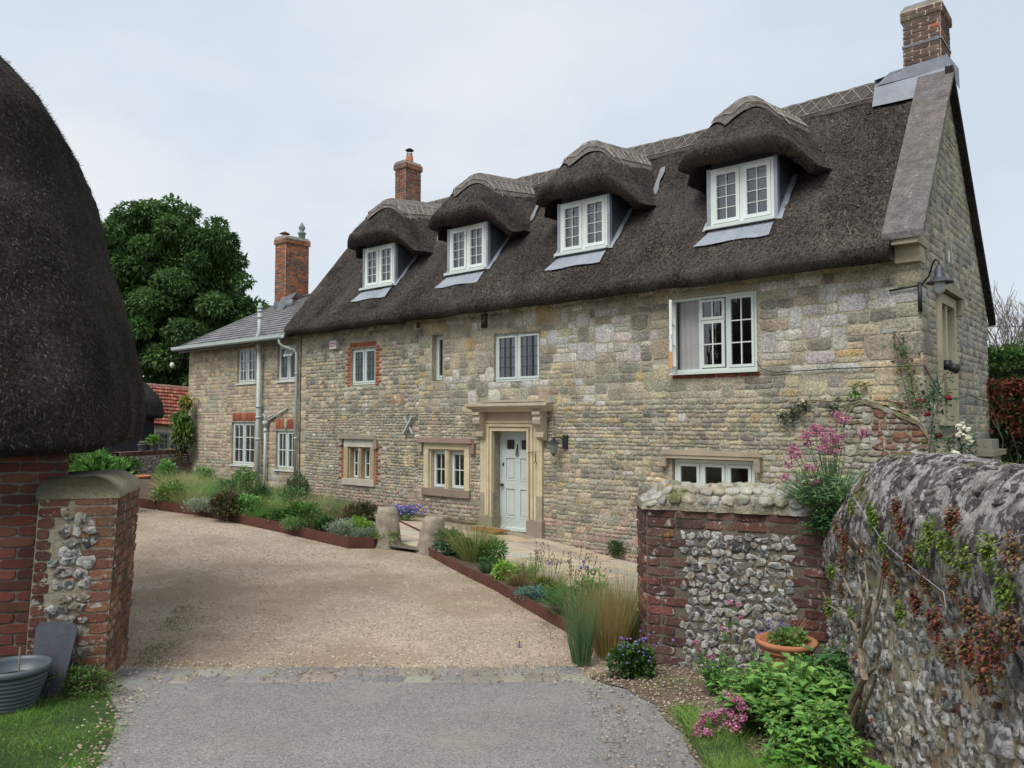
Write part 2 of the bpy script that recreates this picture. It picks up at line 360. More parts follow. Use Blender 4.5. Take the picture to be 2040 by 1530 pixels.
sheet('verge_soil', soilR, mSoil, .012, res=.08, col=(.21,.165,.12), nzamp=.016)
# granite setts between drive and road
mb = MB(); SG = [(.25,.235,.205),(.21,.20,.195),(.225,.19,.18),(.26,.24,.19),(.185,.18,.18),(.24,.22,.20)]
sg = lambda a, b, h: (a, b, gz(a, b)+.006+h)
for row, (y0, y1) in enumerate(((5.60, 5.78), (5.78, 5.97))):
    a = -2.95 if row else -2.82
    while a < .55-row*.1:
        ww = rng.uniform(.16, .27)
        sk = .02*math.sin(a*3)
        stone(mb, sg, a, a+ww, y0+.03*a/3+sk, y1+.03*a/3+sk, cv(rng.choice(SG), .15), gap=.014, h=.004, ex=16, jit=.03, n=16)
        a += ww
mb.add([sg(-3,5.5,-.002), sg(.6,5.55,-.002), sg(.6,6.03,-.002), sg(-3,5.98,-.002)], [(0,1,2,3)], (.26,.22,.165))
struct(mb.build('stone_sett_strip', mPave, smooth=True))

# ================================================================ HOUSE
house = empty('thatched_cottage', P0, math.atan2(UD.y, UD.x))
tag(house, 'long two-storey stone cottage with thatched roof, four dormers and a slate-roofed wing', 'house')
GS = [(0.324,0.302,0.222),(0.342,0.315,0.246),(0.297,0.279,0.232),(0.369,0.333,0.236),(0.27,0.257,0.213),(0.396,0.347,0.246),(0.234,0.225,0.198),(0.18,0.176,0.156)]
BUFF = [(0.44,0.37,0.249),(0.396,0.343,0.24),(0.475,0.396,0.277)]
LAV = [(.455,.435,.405),(.43,.41,.38),(.49,.465,.425)]
OCH = [(0.44,0.334,0.157),(0.414,0.326,0.185)]
PNK = [(.40,.285,.225),(.35,.25,.20),(.30,.225,.185)]
def fcol(u, z):
    r = rng.random(); n1 = nz1(u*.55+4, z*.8); n2 = nz1(u*.8-9, z*1.1, 5)
    low = max(0, min(1, (.35-z)/.8))
    if u < -7.4:
        if z < .5: return cv(rng.choice(BUFF+GS), .12)
        if n1 > .0: return cv(rng.choice(PNK+BUFF), .1) if r < .6 else cv(rng.choice(BUFF), .12)
        return cv(rng.choice(BUFF+GS[:3]+PNK[:1]), .12)
    if r < .55*low: return cv(rng.choice(PNK), .15)
    if z > 2.2 and u > -2 and n2 > -.08 and r < .62: return cv(rng.choice(LAV), .1)
    if z > 1.75 and u > -1.6 and n1 > .18 and r < .5: return cv(rng.choice(OCH+BUFF), .12)
    if 1.4 < z < 2.3 and n1 > .1 and r < .4: return cv(rng.choice(PNK+BUFF[:1]), .12)
    if r < .02: return cv(rng.choice(OCH), .12)
    if r < .05: return cv(rng.choice(LAV), .08)
    if r < .15: return cv(rng.choice(BUFF), .1)
    return cv(lerp(rng.choice(GS), (.31,.285,.21), .22), .18)
MORT = (.37,.335,.255)
WIN = dict(W1=(-5.35,-4.42,2.56,3.46), W2=(-2.47,-2.13,2.58,3.59), W3=(-.61,.59,2.48,3.47), W4=(3.52,5.02,2.5,3.76),
           A1=(-10.65,-9.68,2.77,3.78), A2=(-8.57,-7.62,2.77,3.74), B1=(-10.9,-9.68,.42,1.65), B2=(-8.6,-7.66,.37,1.42),
           L1=(-5.55,-4.45,.22,1.12), L2=(-2.58,-1.42,.17,1.08), L3=(3.48,4.95,.40,1.03))
DOOR = (-.6, .33, -.62, 1.47)
holes = list(WIN.values())+[DOOR]
Sf = lambda a, b, h: (a, -h, b)
wb = MB()
backing(wb, Sf, -13.55, 7.4, -1.4, 4.15, holes, MORT)
Sg = lambda a, b, h: (7.4+h, a, b)
gh = [(1.02,1.98,1.75,3.42),(.75,1.65,.35,1.1)]
# surround stones leave extra room
ex = [(-5.62,-4.38,.12,1.22),(-2.72,-1.28,.05,1.2),(-.95,.68,-1,1.86),(-5.6,-4.18,2.5,3.62),(-2.52,-2.1,2.52,3.62),(3.44,5.06,2.40,3.8),(3.35,5.05,.3,1.14),(-10.92,-9.55,.42,1.95),(-8.62,-7.6,.37,1.75),(-5.78,-4.2,.2,1.05)]
hs = holes+ex
kw = dict(gap=.011, h=.006, ex=7, jit=.10, n=14)
rb = dict(gap=.010, h=.011, ex=5.5, jit=.15, n=12, rings=((1.0, -.008), (.96, .6), (.84, 1.0)))
# wing
rubble(wb, Sf, -13.5, -11.2, -.9, 4.1, (.08,.15), (.10,.3), fcol, hs, tall=.15, **kw)
rubble(wb, Sf, -11.2, -7.45, -.9, .5, (.16,.26), (.22,.5), fcol, hs, tall=.1, **kw)
rubble(wb, Sf, -11.2, -7.45, .5, 4.1, (.08,.15), (.12,.34), fcol, hs, tall=.15, **kw)
# quoins at the joint
z = -.8
while z < 4.0:
    h = rng.uniform(.22,.36); stone(wb, Sf, -7.62 if rng.random() < .5 else -7.55, -7.24, z, z+h, cv(rng.choice(BUFF+GS[:2]), .1), h=.010, ex=8, jit=.04, n=14); z += h
hs2 = hs+[(-7.6,-7.25,-1,4.2)]
rubble(wb, Sf, -7.3, -2.9, -1.0, 1.9, (.05,.09), (.08,.22), fcol, hs2, tall=.14, **rb)
rubble(wb, Sf, -7.3, -2.9, 1.9, 4.1, (.07,.12), (.10,.27), fcol, hs2, tall=.16, **rb)
rubble(wb, Sf, -2.9, 1.9, 1.85, 4.1, (.12,.21), (.16,.42), fcol, hs, tall=.16, **kw)
rubble(wb, Sf, 1.9, 7.08, 2.05, 4.1, (.12,.22), (.16,.52), fcol, hs, tall=.18, **kw)
rubble(wb, Sf, -2.9, 1.0, -1.1, 1.85, (.05,.092), (.08,.23), fcol, hs, tall=.12, **rb)
rubble(wb, Sf, 1.0, 7.1, 1.15, 2.05, (.05,.09), (.10,.3), fcol, hs, tall=.1, **rb)
rubble(wb, Sf, 1.0, 7.1, -1.4, 1.15, (.06,.125), (.10,.34), fcol, hs, tall=.16, **rb)
z = -1.2; k = 0
def gcol(a, b):
    r = rng.random()
    if b > 5.2 and r < .5: return cv(rng.choice([(.33,.32,.215),(.30,.295,.205)]), .1)
    return cv(rng.choice(GS[1:]+[(.27,.265,.235),(.31,.30,.265)]*2), .1)
while z < 4.2:      # corner quoins, wrapping onto the gable
    h = rng.uniform(.2,.34); h = min(h, 4.3-z); q = .55 if k % 2 else .3; cc = cv(rng.choice(GS[:5]+LAV[:1]), .08)
    if 2.1 < z < 2.6 or 1.5 < z < 1.9:
        bricks(wb, Sf, 7.0, 7.38, z, z+h, brickcol(PNK), h=.006); cc = cv(PNK[0])
    else: stone(wb, Sf, 7.4-q-.02, 7.41, z, z+h, cc, h=.008, ex=12, jit=.02, n=16)
    stone(wb, Sg, -.01, .85-q, z, z+h, cc, h=.008, ex=12, jit=.02, n=16); z += h; k += 1
def glim(b):
    f0 = .3 if b < 4.3 else (b-4.2)/1.29-.25; f1 = 5.15 if b < 3.9 else 5.3-(b-3.7)/1.18-.05
    return (max(.3, f0), max(f0+.02, f1))
backing(wb, Sg, 0, 5.15, -1.4, 4.2, gh, MORT)
wb.add([Sg(-.1,4.15,0),Sg(5.0,4.15,0),Sg(2.2,7.3,0)], [(0,1,2)], MORT)
rubble(wb, Sg, .3, 5.1, -1.0, 7.2, (.09,.17), (.13,.34), gcol, [(g_[0]-.12,g_[1]+.12,g_[2]-.12,g_[3]+.2) for g_ in gh], lim=glim, tall=.15, **kw)
# unseen back and left walls close the shell
wb.add([(7.39,5.14,-1.4),(-13.54,5.14,-1.4),(-13.54,5.14,4.1),(7.39,5.14,4.6),(-13.54,0,-1.4),(-13.54,0,3.95)], [(0,1,2,3),(1,4,5,2)], MORT)
wall = wb.build('wall', mStone, house, smooth=True)

# --- dressed stone and brick trim
def part(mb, name, m, parent=house, smooth=False): return mb.build(name, m, parent, smooth)
def framebox(mb, x0, x1, z0, z1, t, y0, y1, col):      # rectangular ring, butted
    mb.box(x0, x1, y0, y1, z1-t, z1, col); mb.box(x0, x1, y0, y1, z0, z0+t, col)
    mb.box(x0, x0+t, y0, y1, z0+t, z1-t, col); mb.box(x1-t, x1, y0, y1, z0+t, z1-t, col)
SAGE = (.535,.595,.56); PALE = (.67,.72,.69); LEADC = (.05,.055,.06); WHITE = (.62,.66,.63)
def casement(u0, u1, z0, z1, v, nl, nx, ny, fc=SAGE, bar=None, sill=True, sillw=.04, curtain=None, name='window', label=None, skip=(), parent=house, barw=.018, fr=.045, lightw=None, sashf=.042, lintop=0):
    f = MB(); d = .07
    framebox(f, u0, u1, z0, z1, fr, v, v+d, fc)
    iu0, iu1, iz0, iz1 = u0+fr, u1-fr, z0+fr, z1-fr
    mull = .045; lw = (iu1-iu0-mull*(nl-1))/nl; lights = []
    for i in range(nl):
        a = iu0+i*(lw+mull)
        if i: f.box(a-mull, a, v+.004, v+d, iz0, iz1, fc)
        lights.append((a, a+lw))
    for i, (a, b) in enumerate(lights):
        if i in skip: continue
        framebox(f, a+.004, b-.004, iz0+.004, iz1-.004, sashf, v-.012, v+.045, fc)
    wobj = part(f, name, mPaint, parent)
    if label: wobj['label'] = label
    bc = bar or fc; bm_ = MB(); pm = MB()
    for i, (a, b) in enumerate(lights):
        if i in skip: continue
        x0, x1, y0, y1 = a+sashf, b-sashf, iz0+sashf, iz1-sashf
        for k in range(1, nx): c = x0+(x1-x0)*k/nx; bm_.box(c-barw/2, c+barw/2, v-.004, v+.012, y0, y1, bc)
        for k in range(1, ny): c = y0+(y1-y0)*k/ny; bm_.box(x0, x1, v-.002, v+.010, c-barw/2, c+barw/2, bc)
        pm.add([(x0-.01, v+.02, y0-.01), (x1+.01, v+.02, y0-.01), (x1+.01, v+.02, y1+.01), (x0-.01, v+.02, y1+.01)], [(0,1,2,3)], (1,1,1))
    if bm_.v: part(bm_, 'glazing_bars', mPaint, wobj)
    if pm.v: part(pm, 'pane', mGlass, wobj)
    if sill:
        s_ = MB(); s_.box(u0-sillw, u1+sillw, v-.09, v+.06, z0-.045, z0-.002, fc); part(s_, 'sill', mPaint, wobj)
    if curtain:
        for (a, b) in curtain['spans']:
            m = MB(); n = max(6, int((b-a)/.02)); zt, zb = z1-.03, curtain.get('zb', z0+.03)
            vs = []
            for k in range(n+1):
                x = a+(b-a)*k/n; y = v+.075+.018*math.sin(k*1.35+a*9)
                vs += [(x, y, zb), (x, y, zt)]
            m.add(vs, [(2*k, 2*k+2, 2*k+3, 2*k+1) for k in range(n)], curtain.get('col', (.6,.6,.58)))
            part(m, curtain.get('name', 'curtain'), mFabric, wobj, smooth=True)
    return wobj
cw = (.62,.62,.60)
casement(*WIN['A1'], .05, 2, 2, 3, bar=WHITE, curtain=dict(spans=[(-10.6,-10.35),(-9.98,-9.74)], col=(.5,.51,.52), zb=3.15))
w_ = casement(*WIN['A2'], .05, 2, 3, 3, bar=LEADC, barw=.012, curtain=dict(spans=[(-8.52,-8.16),(-8.08,-7.7)], col=(.5,.52,.54)))
casement(*WIN['B1'], .05, 2, 2, 3, bar=WHITE, barw=.022, curtain=dict(spans=[(-10.8,-10.35),(-10.2,-9.95)], col=(.5,.5,.49)))
casement(*WIN['B2'], .05, 2, 2, 2, bar=WHITE, barw=.022, curtain=dict(spans=[(-8.5,-8.2),(-8.05,-7.8)], col=(.5,.5,.49)))
m = MB(); M0 = Matrix.Translation((0, .02, 3.70)) @ Matrix.Rotation(R(-32), 4, 'X') @ Matrix.Translation((0,0,-3.70))
for b_ in ((-8.06,-7.70,-.02,.015,3.67,3.70),(-8.06,-7.70,-.02,.015,3.36,3.40),(-8.06,-8.02,-.02,.015,3.40,3.67),(-7.74,-7.70,-.02,.015,3.40,3.67)): m.box(*b_, PALE, M=M0)
part(m, 'opened_vent_light', mPaint, w_)
casement(*WIN['W1'], .06, 2, 3, 4, bar=LEADC, barw=.011, sill=False, curtain=dict(spans=[(-5.3,-5.02),(-4.86,-4.6)], col=cw))
casement(*WIN['W2'], .13, 1, 3, 5, bar=LEADC, barw=.008, sillw=.05, fr=.06)
casement(*WIN['W3'], .05, 2, 3, 4, bar=LEADC, barw=.011, sill=False, curtain=dict(spans=[(-.57,-.36),(-.25,-.06),(.05,.22),(.36,.55)], col=(.52,.53,.55)))  # pale curtain strips also stand in for sky reflected in the panes
w4 = casement(*WIN['W4'], .0, 3, 2, 3, bar=WHITE, fc=SAGE, skip=(0,1), curtain=dict(spans=[(3.6,3.98)], col=(.36,.36,.35)), sillw=.03, label='large three-light casement with its left light swung open')
m = MB(); x0, x1 = 4.03, 4.47                        # middle light: fanlight over a fixed light
framebox(m, x0, x1, 3.36, 3.70, .045, -.012, .045, SAGE); framebox(m, x0+.01, x1-.01, 2.56, 3.345, .05, .0, .05, SAGE); m.box(x0, x1, .003, .06, 3.33, 3.38, SAGE)
part(m, 'fanlight_frame', mPaint, w4)
m = MB(); m.box(4.241, 4.259, -.004, .012, 3.405, 3.655, WHITE); m.box(4.241, 4.259, 0, .02, 2.61, 3.295, WHITE); m.box(4.09, 4.41, .002, .018, 2.94, 2.958, WHITE); part(m, 'glazing_bars', mPaint, w4)
m = MB()
for a, b in ((3.40,3.66),(2.6,3.3)): m.add([(4.07,.022,a),(4.43,.022,a),(4.43,.022,b),(4.07,.022,b)], [(0,1,2,3)], (1,1,1))
part(m, 'pane', mGlass, w4)
Ms = Matrix.Translation((3.575, -.01, 0)) @ Matrix.Rotation(R(-72), 4, 'Z')
m = MB(); W_ = .41
for b_ in ((0,W_,-.03,.012,3.655,3.70),(0,W_,-.03,.012,2.555,2.60),(0,.045,-.03,.012,2.60,3.655),(W_-.045,W_,-.03,.012,2.60,3.655)): m.box(*b_, PALE, M=Ms)
sash = part(m, 'open_casement', mPaint, w4)
m = MB(); m.box(W_*.5-.009, W_*.5+.009, -.018, .0, 2.6, 3.655, WHITE, M=Ms)
for k in (1,2): zz = 2.6+1.055*k/3; m.box(.045, W_-.045, -.016, -.002, zz-.009, zz+.009, WHITE, M=Ms)
m.box(W_-.012, W_+.004, -.032, .014, 2.557, 2.83, (.62,.27,.11), M=Ms); m.box(W_-.01, W_+.05, .0, .03, 3.1, 3.12, WHITE, M=Ms); part(m, 'glazing_bars', mPaint, w4)
# recessed windows in dressed stone
def surround(u0, u1, z0, z1, iu0, iu1, iz0, iz1, col, mull=True, lint=None, name='stone_surround', sillc=None):
    m = MB(); y0, y1 = -.03, .22
    m.box(u0, u1, y0, y1, iz1, z1, lint or col); m.box(u0-.03, u1+.03, y0-.03, y1, z0, iz0, sillc or col)
    zc = iz0; 
    while zc < iz1-.01:
        h = min(.36, iz1-zc); m.box(u0, iu0, y0, y1, zc, zc+h-.003, cv(col, .07)); m.box(iu1, u1, y0, y1, zc, zc+h-.003, cv(col, .07)); zc += h
    for k in (1,):   # chamfer lip
        m.box(iu0, iu0+.035, y0+.05, y1, iz0, iz1, col); m.box(iu1-.035, iu1, y0+.05, y1, iz0, iz1, col); m.box(iu0+.035, iu1-.035, y0+.05, y1, iz1-.035, iz1, col)
    c = (iu0+iu1)/2
    if mull: m.box(c-.055, c+.055, .0, .2, iz0, iz1-.035, col); m.box(c-.025, c+.025, -.02, .0, iz0, iz1-.035, col)
    return part(m, name, mAshlar)
YS = (.52,.45,.30)
surround(-5.58,-4.42,.12,1.24,-5.42,-4.56,.27,1.05,(.38,.30,.19), lint=(.52,.49,.42), sillc=(.45,.41,.34))
for a, b in ((-5.375,-5.05),(-4.94,-4.60)): casement(a, b, .28, 1.01, .13, 1, 2, 2, bar=WHITE, sill=False, fr=.012, sashf=.038, fc=(.50,.56,.56), curtain=dict(spans=[(a+.02, a+.12)], col=(.4,.38,.3)) if a > -5 else None)
surround(-2.7,-1.3,.04,1.2,-2.55,-1.45,.2,1.06,YS, sillc=(.24,.185,.14))
for a, b in ((-2.51,-2.06),(-1.945,-1.49)): casement(a, b, .205, 1.02, .12, 1, 2, 2, bar=WHITE, sill=False, fr=.012, sashf=.06, fc=(.55,.61,.61))
l3 = casement(3.5,4.93,.42,1.02,.05, 3, 1, 1, sill=False, fr=.06, sashf=.05, label='low three-light casement above the flint garden wall')
m = MB(); m.box(3.34,5.06,-.1,.2,1.04,1.10,(.36,.30,.22)); m.box(3.30,3.42,-.13,.02,.9,1.04,(.30,.25,.19)); m.box(4.98,5.08,-.13,.02,.86,1.04,(.28,.24,.19)); m.prism([(3.3,1.10),(5.08,1.10),(5.0,1.17),(3.4,1.19)], -.12, .02, (.33,.28,.21)); part(m, 'hood_mould', mRough if False else mAshlar)
m = MB(); m.prism([(-2.82,1.2),(-1.16,1.2),(-1.2,1.3),(-2.78,1.31)], -.11, .0, (.27,.19,.15)); m.box(-2.84,-2.72,-.08,0,.98,1.2,(.30,.24,.18)); m.box(-1.26,-1.12,-.08,0,.98,1.2,(.22,.15,.12)); part(m, 'hood_mould', mAshlar)
m = MB(); m.prism([(-5.72,1.24),(-4.34,1.24),(-4.38,1.33),(-5.66,1.35)], -.10, .0, (.27,.235,.18)); m.box(-5.72,-5.62,-.07,0,1.08,1.24,(.30,.25,.19)); m.box(-4.40,-4.28,-.08,0,1.02,1.24,(.27,.22,.17)); part(m, 'hood_mould', mAshlar)
# brick dressings
bb = MB(); redc = brickcol([(.30,.09,.05),(.26,.08,.045),(.32,.115,.065)])
for side, (a, b) in (('l', (-5.6,-5.36)), ('r', (-4.41,-4.18))):
    for k in range(13):
        z0 = 2.52+k*.075; L_ = .22 if k % 2 else .13
        p, q = (b-L_, b) if side == 'l' else (a, a+L_)
        stone(bb, Sf, p, q, z0, z0+.075, redc(0,0), h=.012, ex=12, jit=.02, n=12)
for k in range(14): stone(bb, Sf, -5.4+k*.072, -5.33+k*.072, 3.475, 3.60, redc(0,0), gap=.008, h=.012, ex=12, jit=.02, n=12)
part(bb, 'brick_dressing', mBrickFar, smooth=True); bb = MB()
for side, (a, b) in (('l', (-5.8,-5.6)), ('r', (-4.4,-4.2))):
    for k in range(12):
        z0 = .16+k*.078; L_ = .2 if k % 2 else .11
        p, q = (b-L_, b) if side == 'l' else (a, a+L_)
        stone(bb, Sf, p, q, z0, z0+.078, cv(rng.choice([(.28,.09,.05),(.22,.075,.05)]), .2), h=.008, ex=9, jit=.05, n=12)
    part(bb, 'brick_dressing', mBrickFar, smooth=True); bb = MB()
for (x0, x1, z0, z1, key) in ((-10.88,-9.62,1.67,1.93,False), (-8.62,-7.64,1.45,1.74,True)):
    bb = MB()
    n = int((x1-x0)/.072); c = (x0+x1)/2
    for k in range(n):
        p = x0+(x1-x0)*k/n; q = x0+(x1-x0)*(k+1)/n
        if key and abs((p+q)/2-c) < .07: continue
        stone(bb, Sf, p, q, z0, z1, redc(0,0), gap=.01, h=.012, ex=12, jit=.02, n=12)
    if key: stone(bb, Sf, c-.075, c+.075, z0, z1+.02, (.36,.31,.22), h=.03, ex=8, jit=.02, n=12)
    part(bb, 'brick_lintel', mBrickFar, smooth=True)
bb = MB()
bricks(bb, Sf, 3.5, 5.08, 2.385, 2.455, brickcol([(.22,.06,.04),(.16,.05,.035)]), bl=.2, bh=.07, h=.015)
for (a, b, z0) in ((-7.7,-7.45,3.78),):
    pass
part(bb, 'brick_sill', mBrickFar, smooth=True)
# large individual blocks
m = MB(); stone(m, Sf, -3.42,-3.02,.62,.9,(.46,.36,.22), h=.010, ex=5, jit=.04, n=14); part(m, 'facing_block', mStone, smooth=True)
m = MB(); stone(m, Sf, -3.9,-3.35,2.02,2.28,(.34,.21,.14), h=.010, ex=5, jit=.08, n=14); part(m, 'facing_block', mStone, smooth=True)
m = MB(); stone(m, Sf, -3.3,-2.75,-.25,.25,(.36,.27,.22), h=.010, ex=5, jit=.15, n=14); part(m, 'facing_block', mStone, smooth=True)
m = MB(); stone(m, Sf, 2.35,2.8,-.1,.25,(.37,.335,.255), h=.010, ex=5, jit=.1, n=14); part(m, 'facing_block', mStone, smooth=True)
m = MB(); stone(m, Sf, -3.05,-2.8,1.28,1.38,(.55,.53,.48), h=.010, ex=5, jit=.1, n=14); part(m, 'facing_block', mStone, smooth=True)
m = MB(); stone(m, Sf, -2.78,-1.95,3.6,3.88,(.38,.32,.20), h=.010, ex=5, jit=.03, n=14); part(m, 'facing_block', mStone, smooth=True)
m = MB(); stone(m, Sf, 1.35,1.6,.1,.22,(.38,.30,.15), h=.010, ex=5, jit=.08, n=14); part(m, 'facing_block', mStone, smooth=True)
m = MB(); stone(m, Sf, 2.0,2.5,1.62,1.74,(.40,.31,.14), h=.010, ex=5, jit=.08, n=14); part(m, 'facing_block', mStone, smooth=True)
# --- doorcase
dc = MB(); ST = (.42,.37,.28)
for (x0, x1) in ((-.95,-.6),(.33,.68)):
    z = -.28
    for zz in (.2,.72,1.08,1.47): dc.box(x0, x1, -.06, .24, z, zz-.003, cv(YS if z > -.2 else (.30,.25,.20), .06)); z = zz
    s = 1 if x0 < 0 else -1; e = -.6 if s > 0 else .33
    for k, (o_, y) in enumerate(((.21,-.075),(.14,-.09),(.05,-.105))):
        a, b = sorted((e-s*o_, e-s*(o_-.05))); dc.box(a, b, y, -.06, -.28, 1.47+o_-.05, YS)
for (o_, y) in ((.21,-.075),(.14,-.09),(.05,-.105)): dc.box(-.6-o_, .33+o_, y, -.06, 1.47+o_-.05, 1.47+o_, YS)
dc.box(-.95,.68,-.06,.24,1.47,1.86,(.40,.32,.25))
doorcase = part(dc, 'doorcase', mAshlar)
for (x0, x1) in ((-.98,-.585),(.315,.71)):
    m = MB(); m.box(x0, x1, -.1, .24, -.86, -.28, (.27,.22,.17)); m.box(x0+.01, x1-.01, -.09, .24, -.28, -.25, (.33,.29,.22)); part(m, 'plinth', mAshlar, doorcase)
m = MB(); m.prism([(0,0)]*0 or [(-1.0,1.86),(.90,1.86),(.90,1.90),(-1.0,1.90)], -.24, -.0, ST)
prof = [(.0,1.86),(-.24,1.86),(-.26,1.9),(-.31,1.925),(-.33,1.96),(-.36,1.97),(-.36,2.02),(0,2.05)]
def sweep(prof, x0, x1, ret, col):      # moulded cornice with returned ends
    n = len(prof); vs = []
    for x, k in ((x0, -1), (x1, 1)):
        for (y, zz) in prof: vs.append((x+k*(abs(y)-.24 if abs(y) > .24 else 0), y, zz))
    return vs, [tuple(range(n)), tuple(range(2*n-1, n-1, -1))]+[(i, i+n, (i+1) % n+n, (i+1) % n) for i in range(n)]
vs, fs = sweep(prof, -1.0, .90, 0, ST); m = MB(); m.add(vs, fs, ST); m.prism([(-.9,2.05),(.8,2.05),(.7,2.1),(-.8,2.1)], -.2, -.0, (.34,.31,.23)); part(m, 'door_hood', mAshlar, doorcase)
for x in (-.97, .62):
    m = MB(); c = []
    pts = [(0,1.86),(-.24,1.86),(-.25,1.80),(-.21,1.76),(-.235,1.70),(-.22,1.62),(-.16,1.55),(-.11,1.46),(-.13,1.42),(-.13,1.36),(-.09,1.33),(-.06,1.30),(0,1.30)]
    n = len(pts); vs = [(x, y-.05, z) for y, z in pts]+[(x+.19, y-.05, z) for y, z in pts]
    m.add(vs, [tuple(range(n)), tuple(range(2*n-1, n-1, -1))]+[(i, i+n, (i+1) % n+n, (i+1) % n) for i in range(n)], (.38,.33,.25)); part(m, 'bracket', mAshlar, doorcase)
# --- door
DC = (.49,.55,.535); d = MB(); y0 = .20
d.box(-.64,-.585,.17,.24,-.62,1.49,DC); d.box(.30,.37,.17,.24,-.62,1.49,DC); d.box(-.585,.30,.17,.24,1.43,1.49,DC)
d.box(-.585,.30,y0+.012,y0+.05,-.54,1.43,DC)
st = [(-.585,-.47),(-.2,-.085),(.185,.30)]
for a, b in st: d.box(a, b, y0-.006, y0+.012, -.54, 1.43, DC)
for (z0, z1) in ((-.54,-.30),(.30,.46),(.93,1.08),(1.30,1.43)):
    for a, b in ((-.47,-.2),(-.085,.185)): d.box(a, b, y0-.006, y0+.012, z0, z1, DC)
for (z0, z1) in ((-.30,.30),(.46,.93)):
    for a, b in ((-.47,-.2),(-.085,.185)):
        d.prism([(a+.05,z0+.05),(b-.05,z0+.05),(b-.05,z1-.05),(a+.05,z1-.05)], y0-.002, y0+.012, DC)
        framebox(d, a, b, z0, z1, .014, y0-.012, y0+.012, (.52,.60,.58))
d.box(-.585,.30,y0-.04,y0+.0,-.56,-.50,(.60,.67,.65))
door = part(d, 'door', mPaint)
for a, b in ((-.43,-.24),(-.045,.145)):
    m = MB(); m.add([(a,y0-.001,1.10),(b,y0-.001,1.10),(b,y0-.001,1.285),(a,y0-.001,1.285)], [(0,1,2,3)], (.012,.013,.015)); part(m, 'door_pane', mLead, door)
m = MB(); m.lathe([(.0,0),(.012,.0),(.012,.03),(.03,.045),(.034,.06),(.028,.078),(0,.085)], (.03,.027,.025), 16)
m.v = [(x-.53, y0-.0-z, .36+y) for x, y, z in m.v]; part(m, 'knob', mMetal, door, True)
m = MB(); m.tube([(-.143,y0-.02,1.14),(-.165,y0-.03,1.05),(-.17,y0-.035,.98),(-.143,y0-.04,.955),(-.116,y0-.035,.98),(-.12,y0-.03,1.05),(-.143,y0-.02,1.14)], .011, (.06,.05,.035), 6); m.box(-.16,-.126,y0-.02,y0,1.1,1.2,(.06,.05,.035)); part(m, 'knocker', mMetal, door)
m = MB(); m.lathe([(0,0),(.022,0),(.022,.02),(0,.022)], (.05,.045,.04), 12); m.v = [(x-.53, y0-z, .78+y*1.7) for x, y, z in m.v]; m.box(-.15,-.136,y0-.012,y0,.83,.845,(.05,.045,.04)); part(m, 'door_lock', mMetal, door)
m = MB(); m.box(-.62,.35,-.02,.3,-.66,-.56,(.02,.02,.02)); part(m, 'threshold', mStone)
# ================================================================ ROOFS
DU = [-4.62, -1.63, 1.47, 4.68]      # dormer centres
zm = lambda v: 4.17+1.195*(v+.38)
TH = (.100,.083,.070); THL = (.16,.135,.115)
def lowtone(u, v): return fbm(u*.8, v*1.2, 2.0, 3)
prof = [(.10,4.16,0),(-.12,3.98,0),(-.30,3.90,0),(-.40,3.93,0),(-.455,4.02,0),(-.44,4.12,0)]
nv = 46
for i in range(nv+1):
    v = -.38+(2.54+.38)*i/nv; prof.append((v, zm(v), 1))
for i in range(1, 25):
    v = 2.54+2.9*i/24; prof.append((v, zm(2.54)-1.17*(v-2.54), 2))
us = [-7.75+i*(14.85/210) for i in range(211)]
rm = MB(); idx = {}
for i, u in enumerate(us):
    for j, (v, z, k) in enumerate(prof):
        n1 = nz1(u*.6, v*.9, z*.5); n2 = nz1(u*2.3, v*2.5, z); n3 = nz1(u*9, v*9, z*9)
        d = .05*n1+.025*n2+.012*n3
        if k < 1: d *= .7; vv = v+.02*nz1(u*1.5, 7); zz = z+.03*nz1(u*1.3, 3)+d*.4
        else: vv, zz = v, z+d
        # swept valleys rising beside each dormer
        if k == 1:
            for c in DU:
                a = abs(u-c); 
                if .55 < a < 1.5: zz += .10*math.exp(-((a-1.05)/.28)**2)*ss(v, -.1, .5)*(1-ss(v, .9, 1.5))
            if v > 2.1: zz -= .12*ss(v, 2.3, 2.54)*0+0
        uu = u
        if i == 0: uu = u+.33*(1-ss(v, -.45, .6))
        if i == 1: uu = u+.30*(1-ss(v, -.45, .6))
        if u > 6.9 and v < .1: uu = u; 
        rm.v.append((uu, vv, zz)); t = max(0, min(1, .5+1.3*lowtone(u, v)))
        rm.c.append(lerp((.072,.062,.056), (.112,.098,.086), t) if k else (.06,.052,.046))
nP = len(prof)
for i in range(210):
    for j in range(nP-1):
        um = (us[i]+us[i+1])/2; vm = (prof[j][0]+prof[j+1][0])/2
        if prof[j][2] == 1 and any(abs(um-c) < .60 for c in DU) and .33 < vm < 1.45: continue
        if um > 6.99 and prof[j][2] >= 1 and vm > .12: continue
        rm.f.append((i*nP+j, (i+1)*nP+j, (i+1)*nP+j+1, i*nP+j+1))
rm.f.append(tuple(j for j in range(nP-1, -1, -1)))
# rounded right-hand butt of the eaves under the gable coping
rm.f.append(tuple(210*nP+j for j in range(0, 14)))
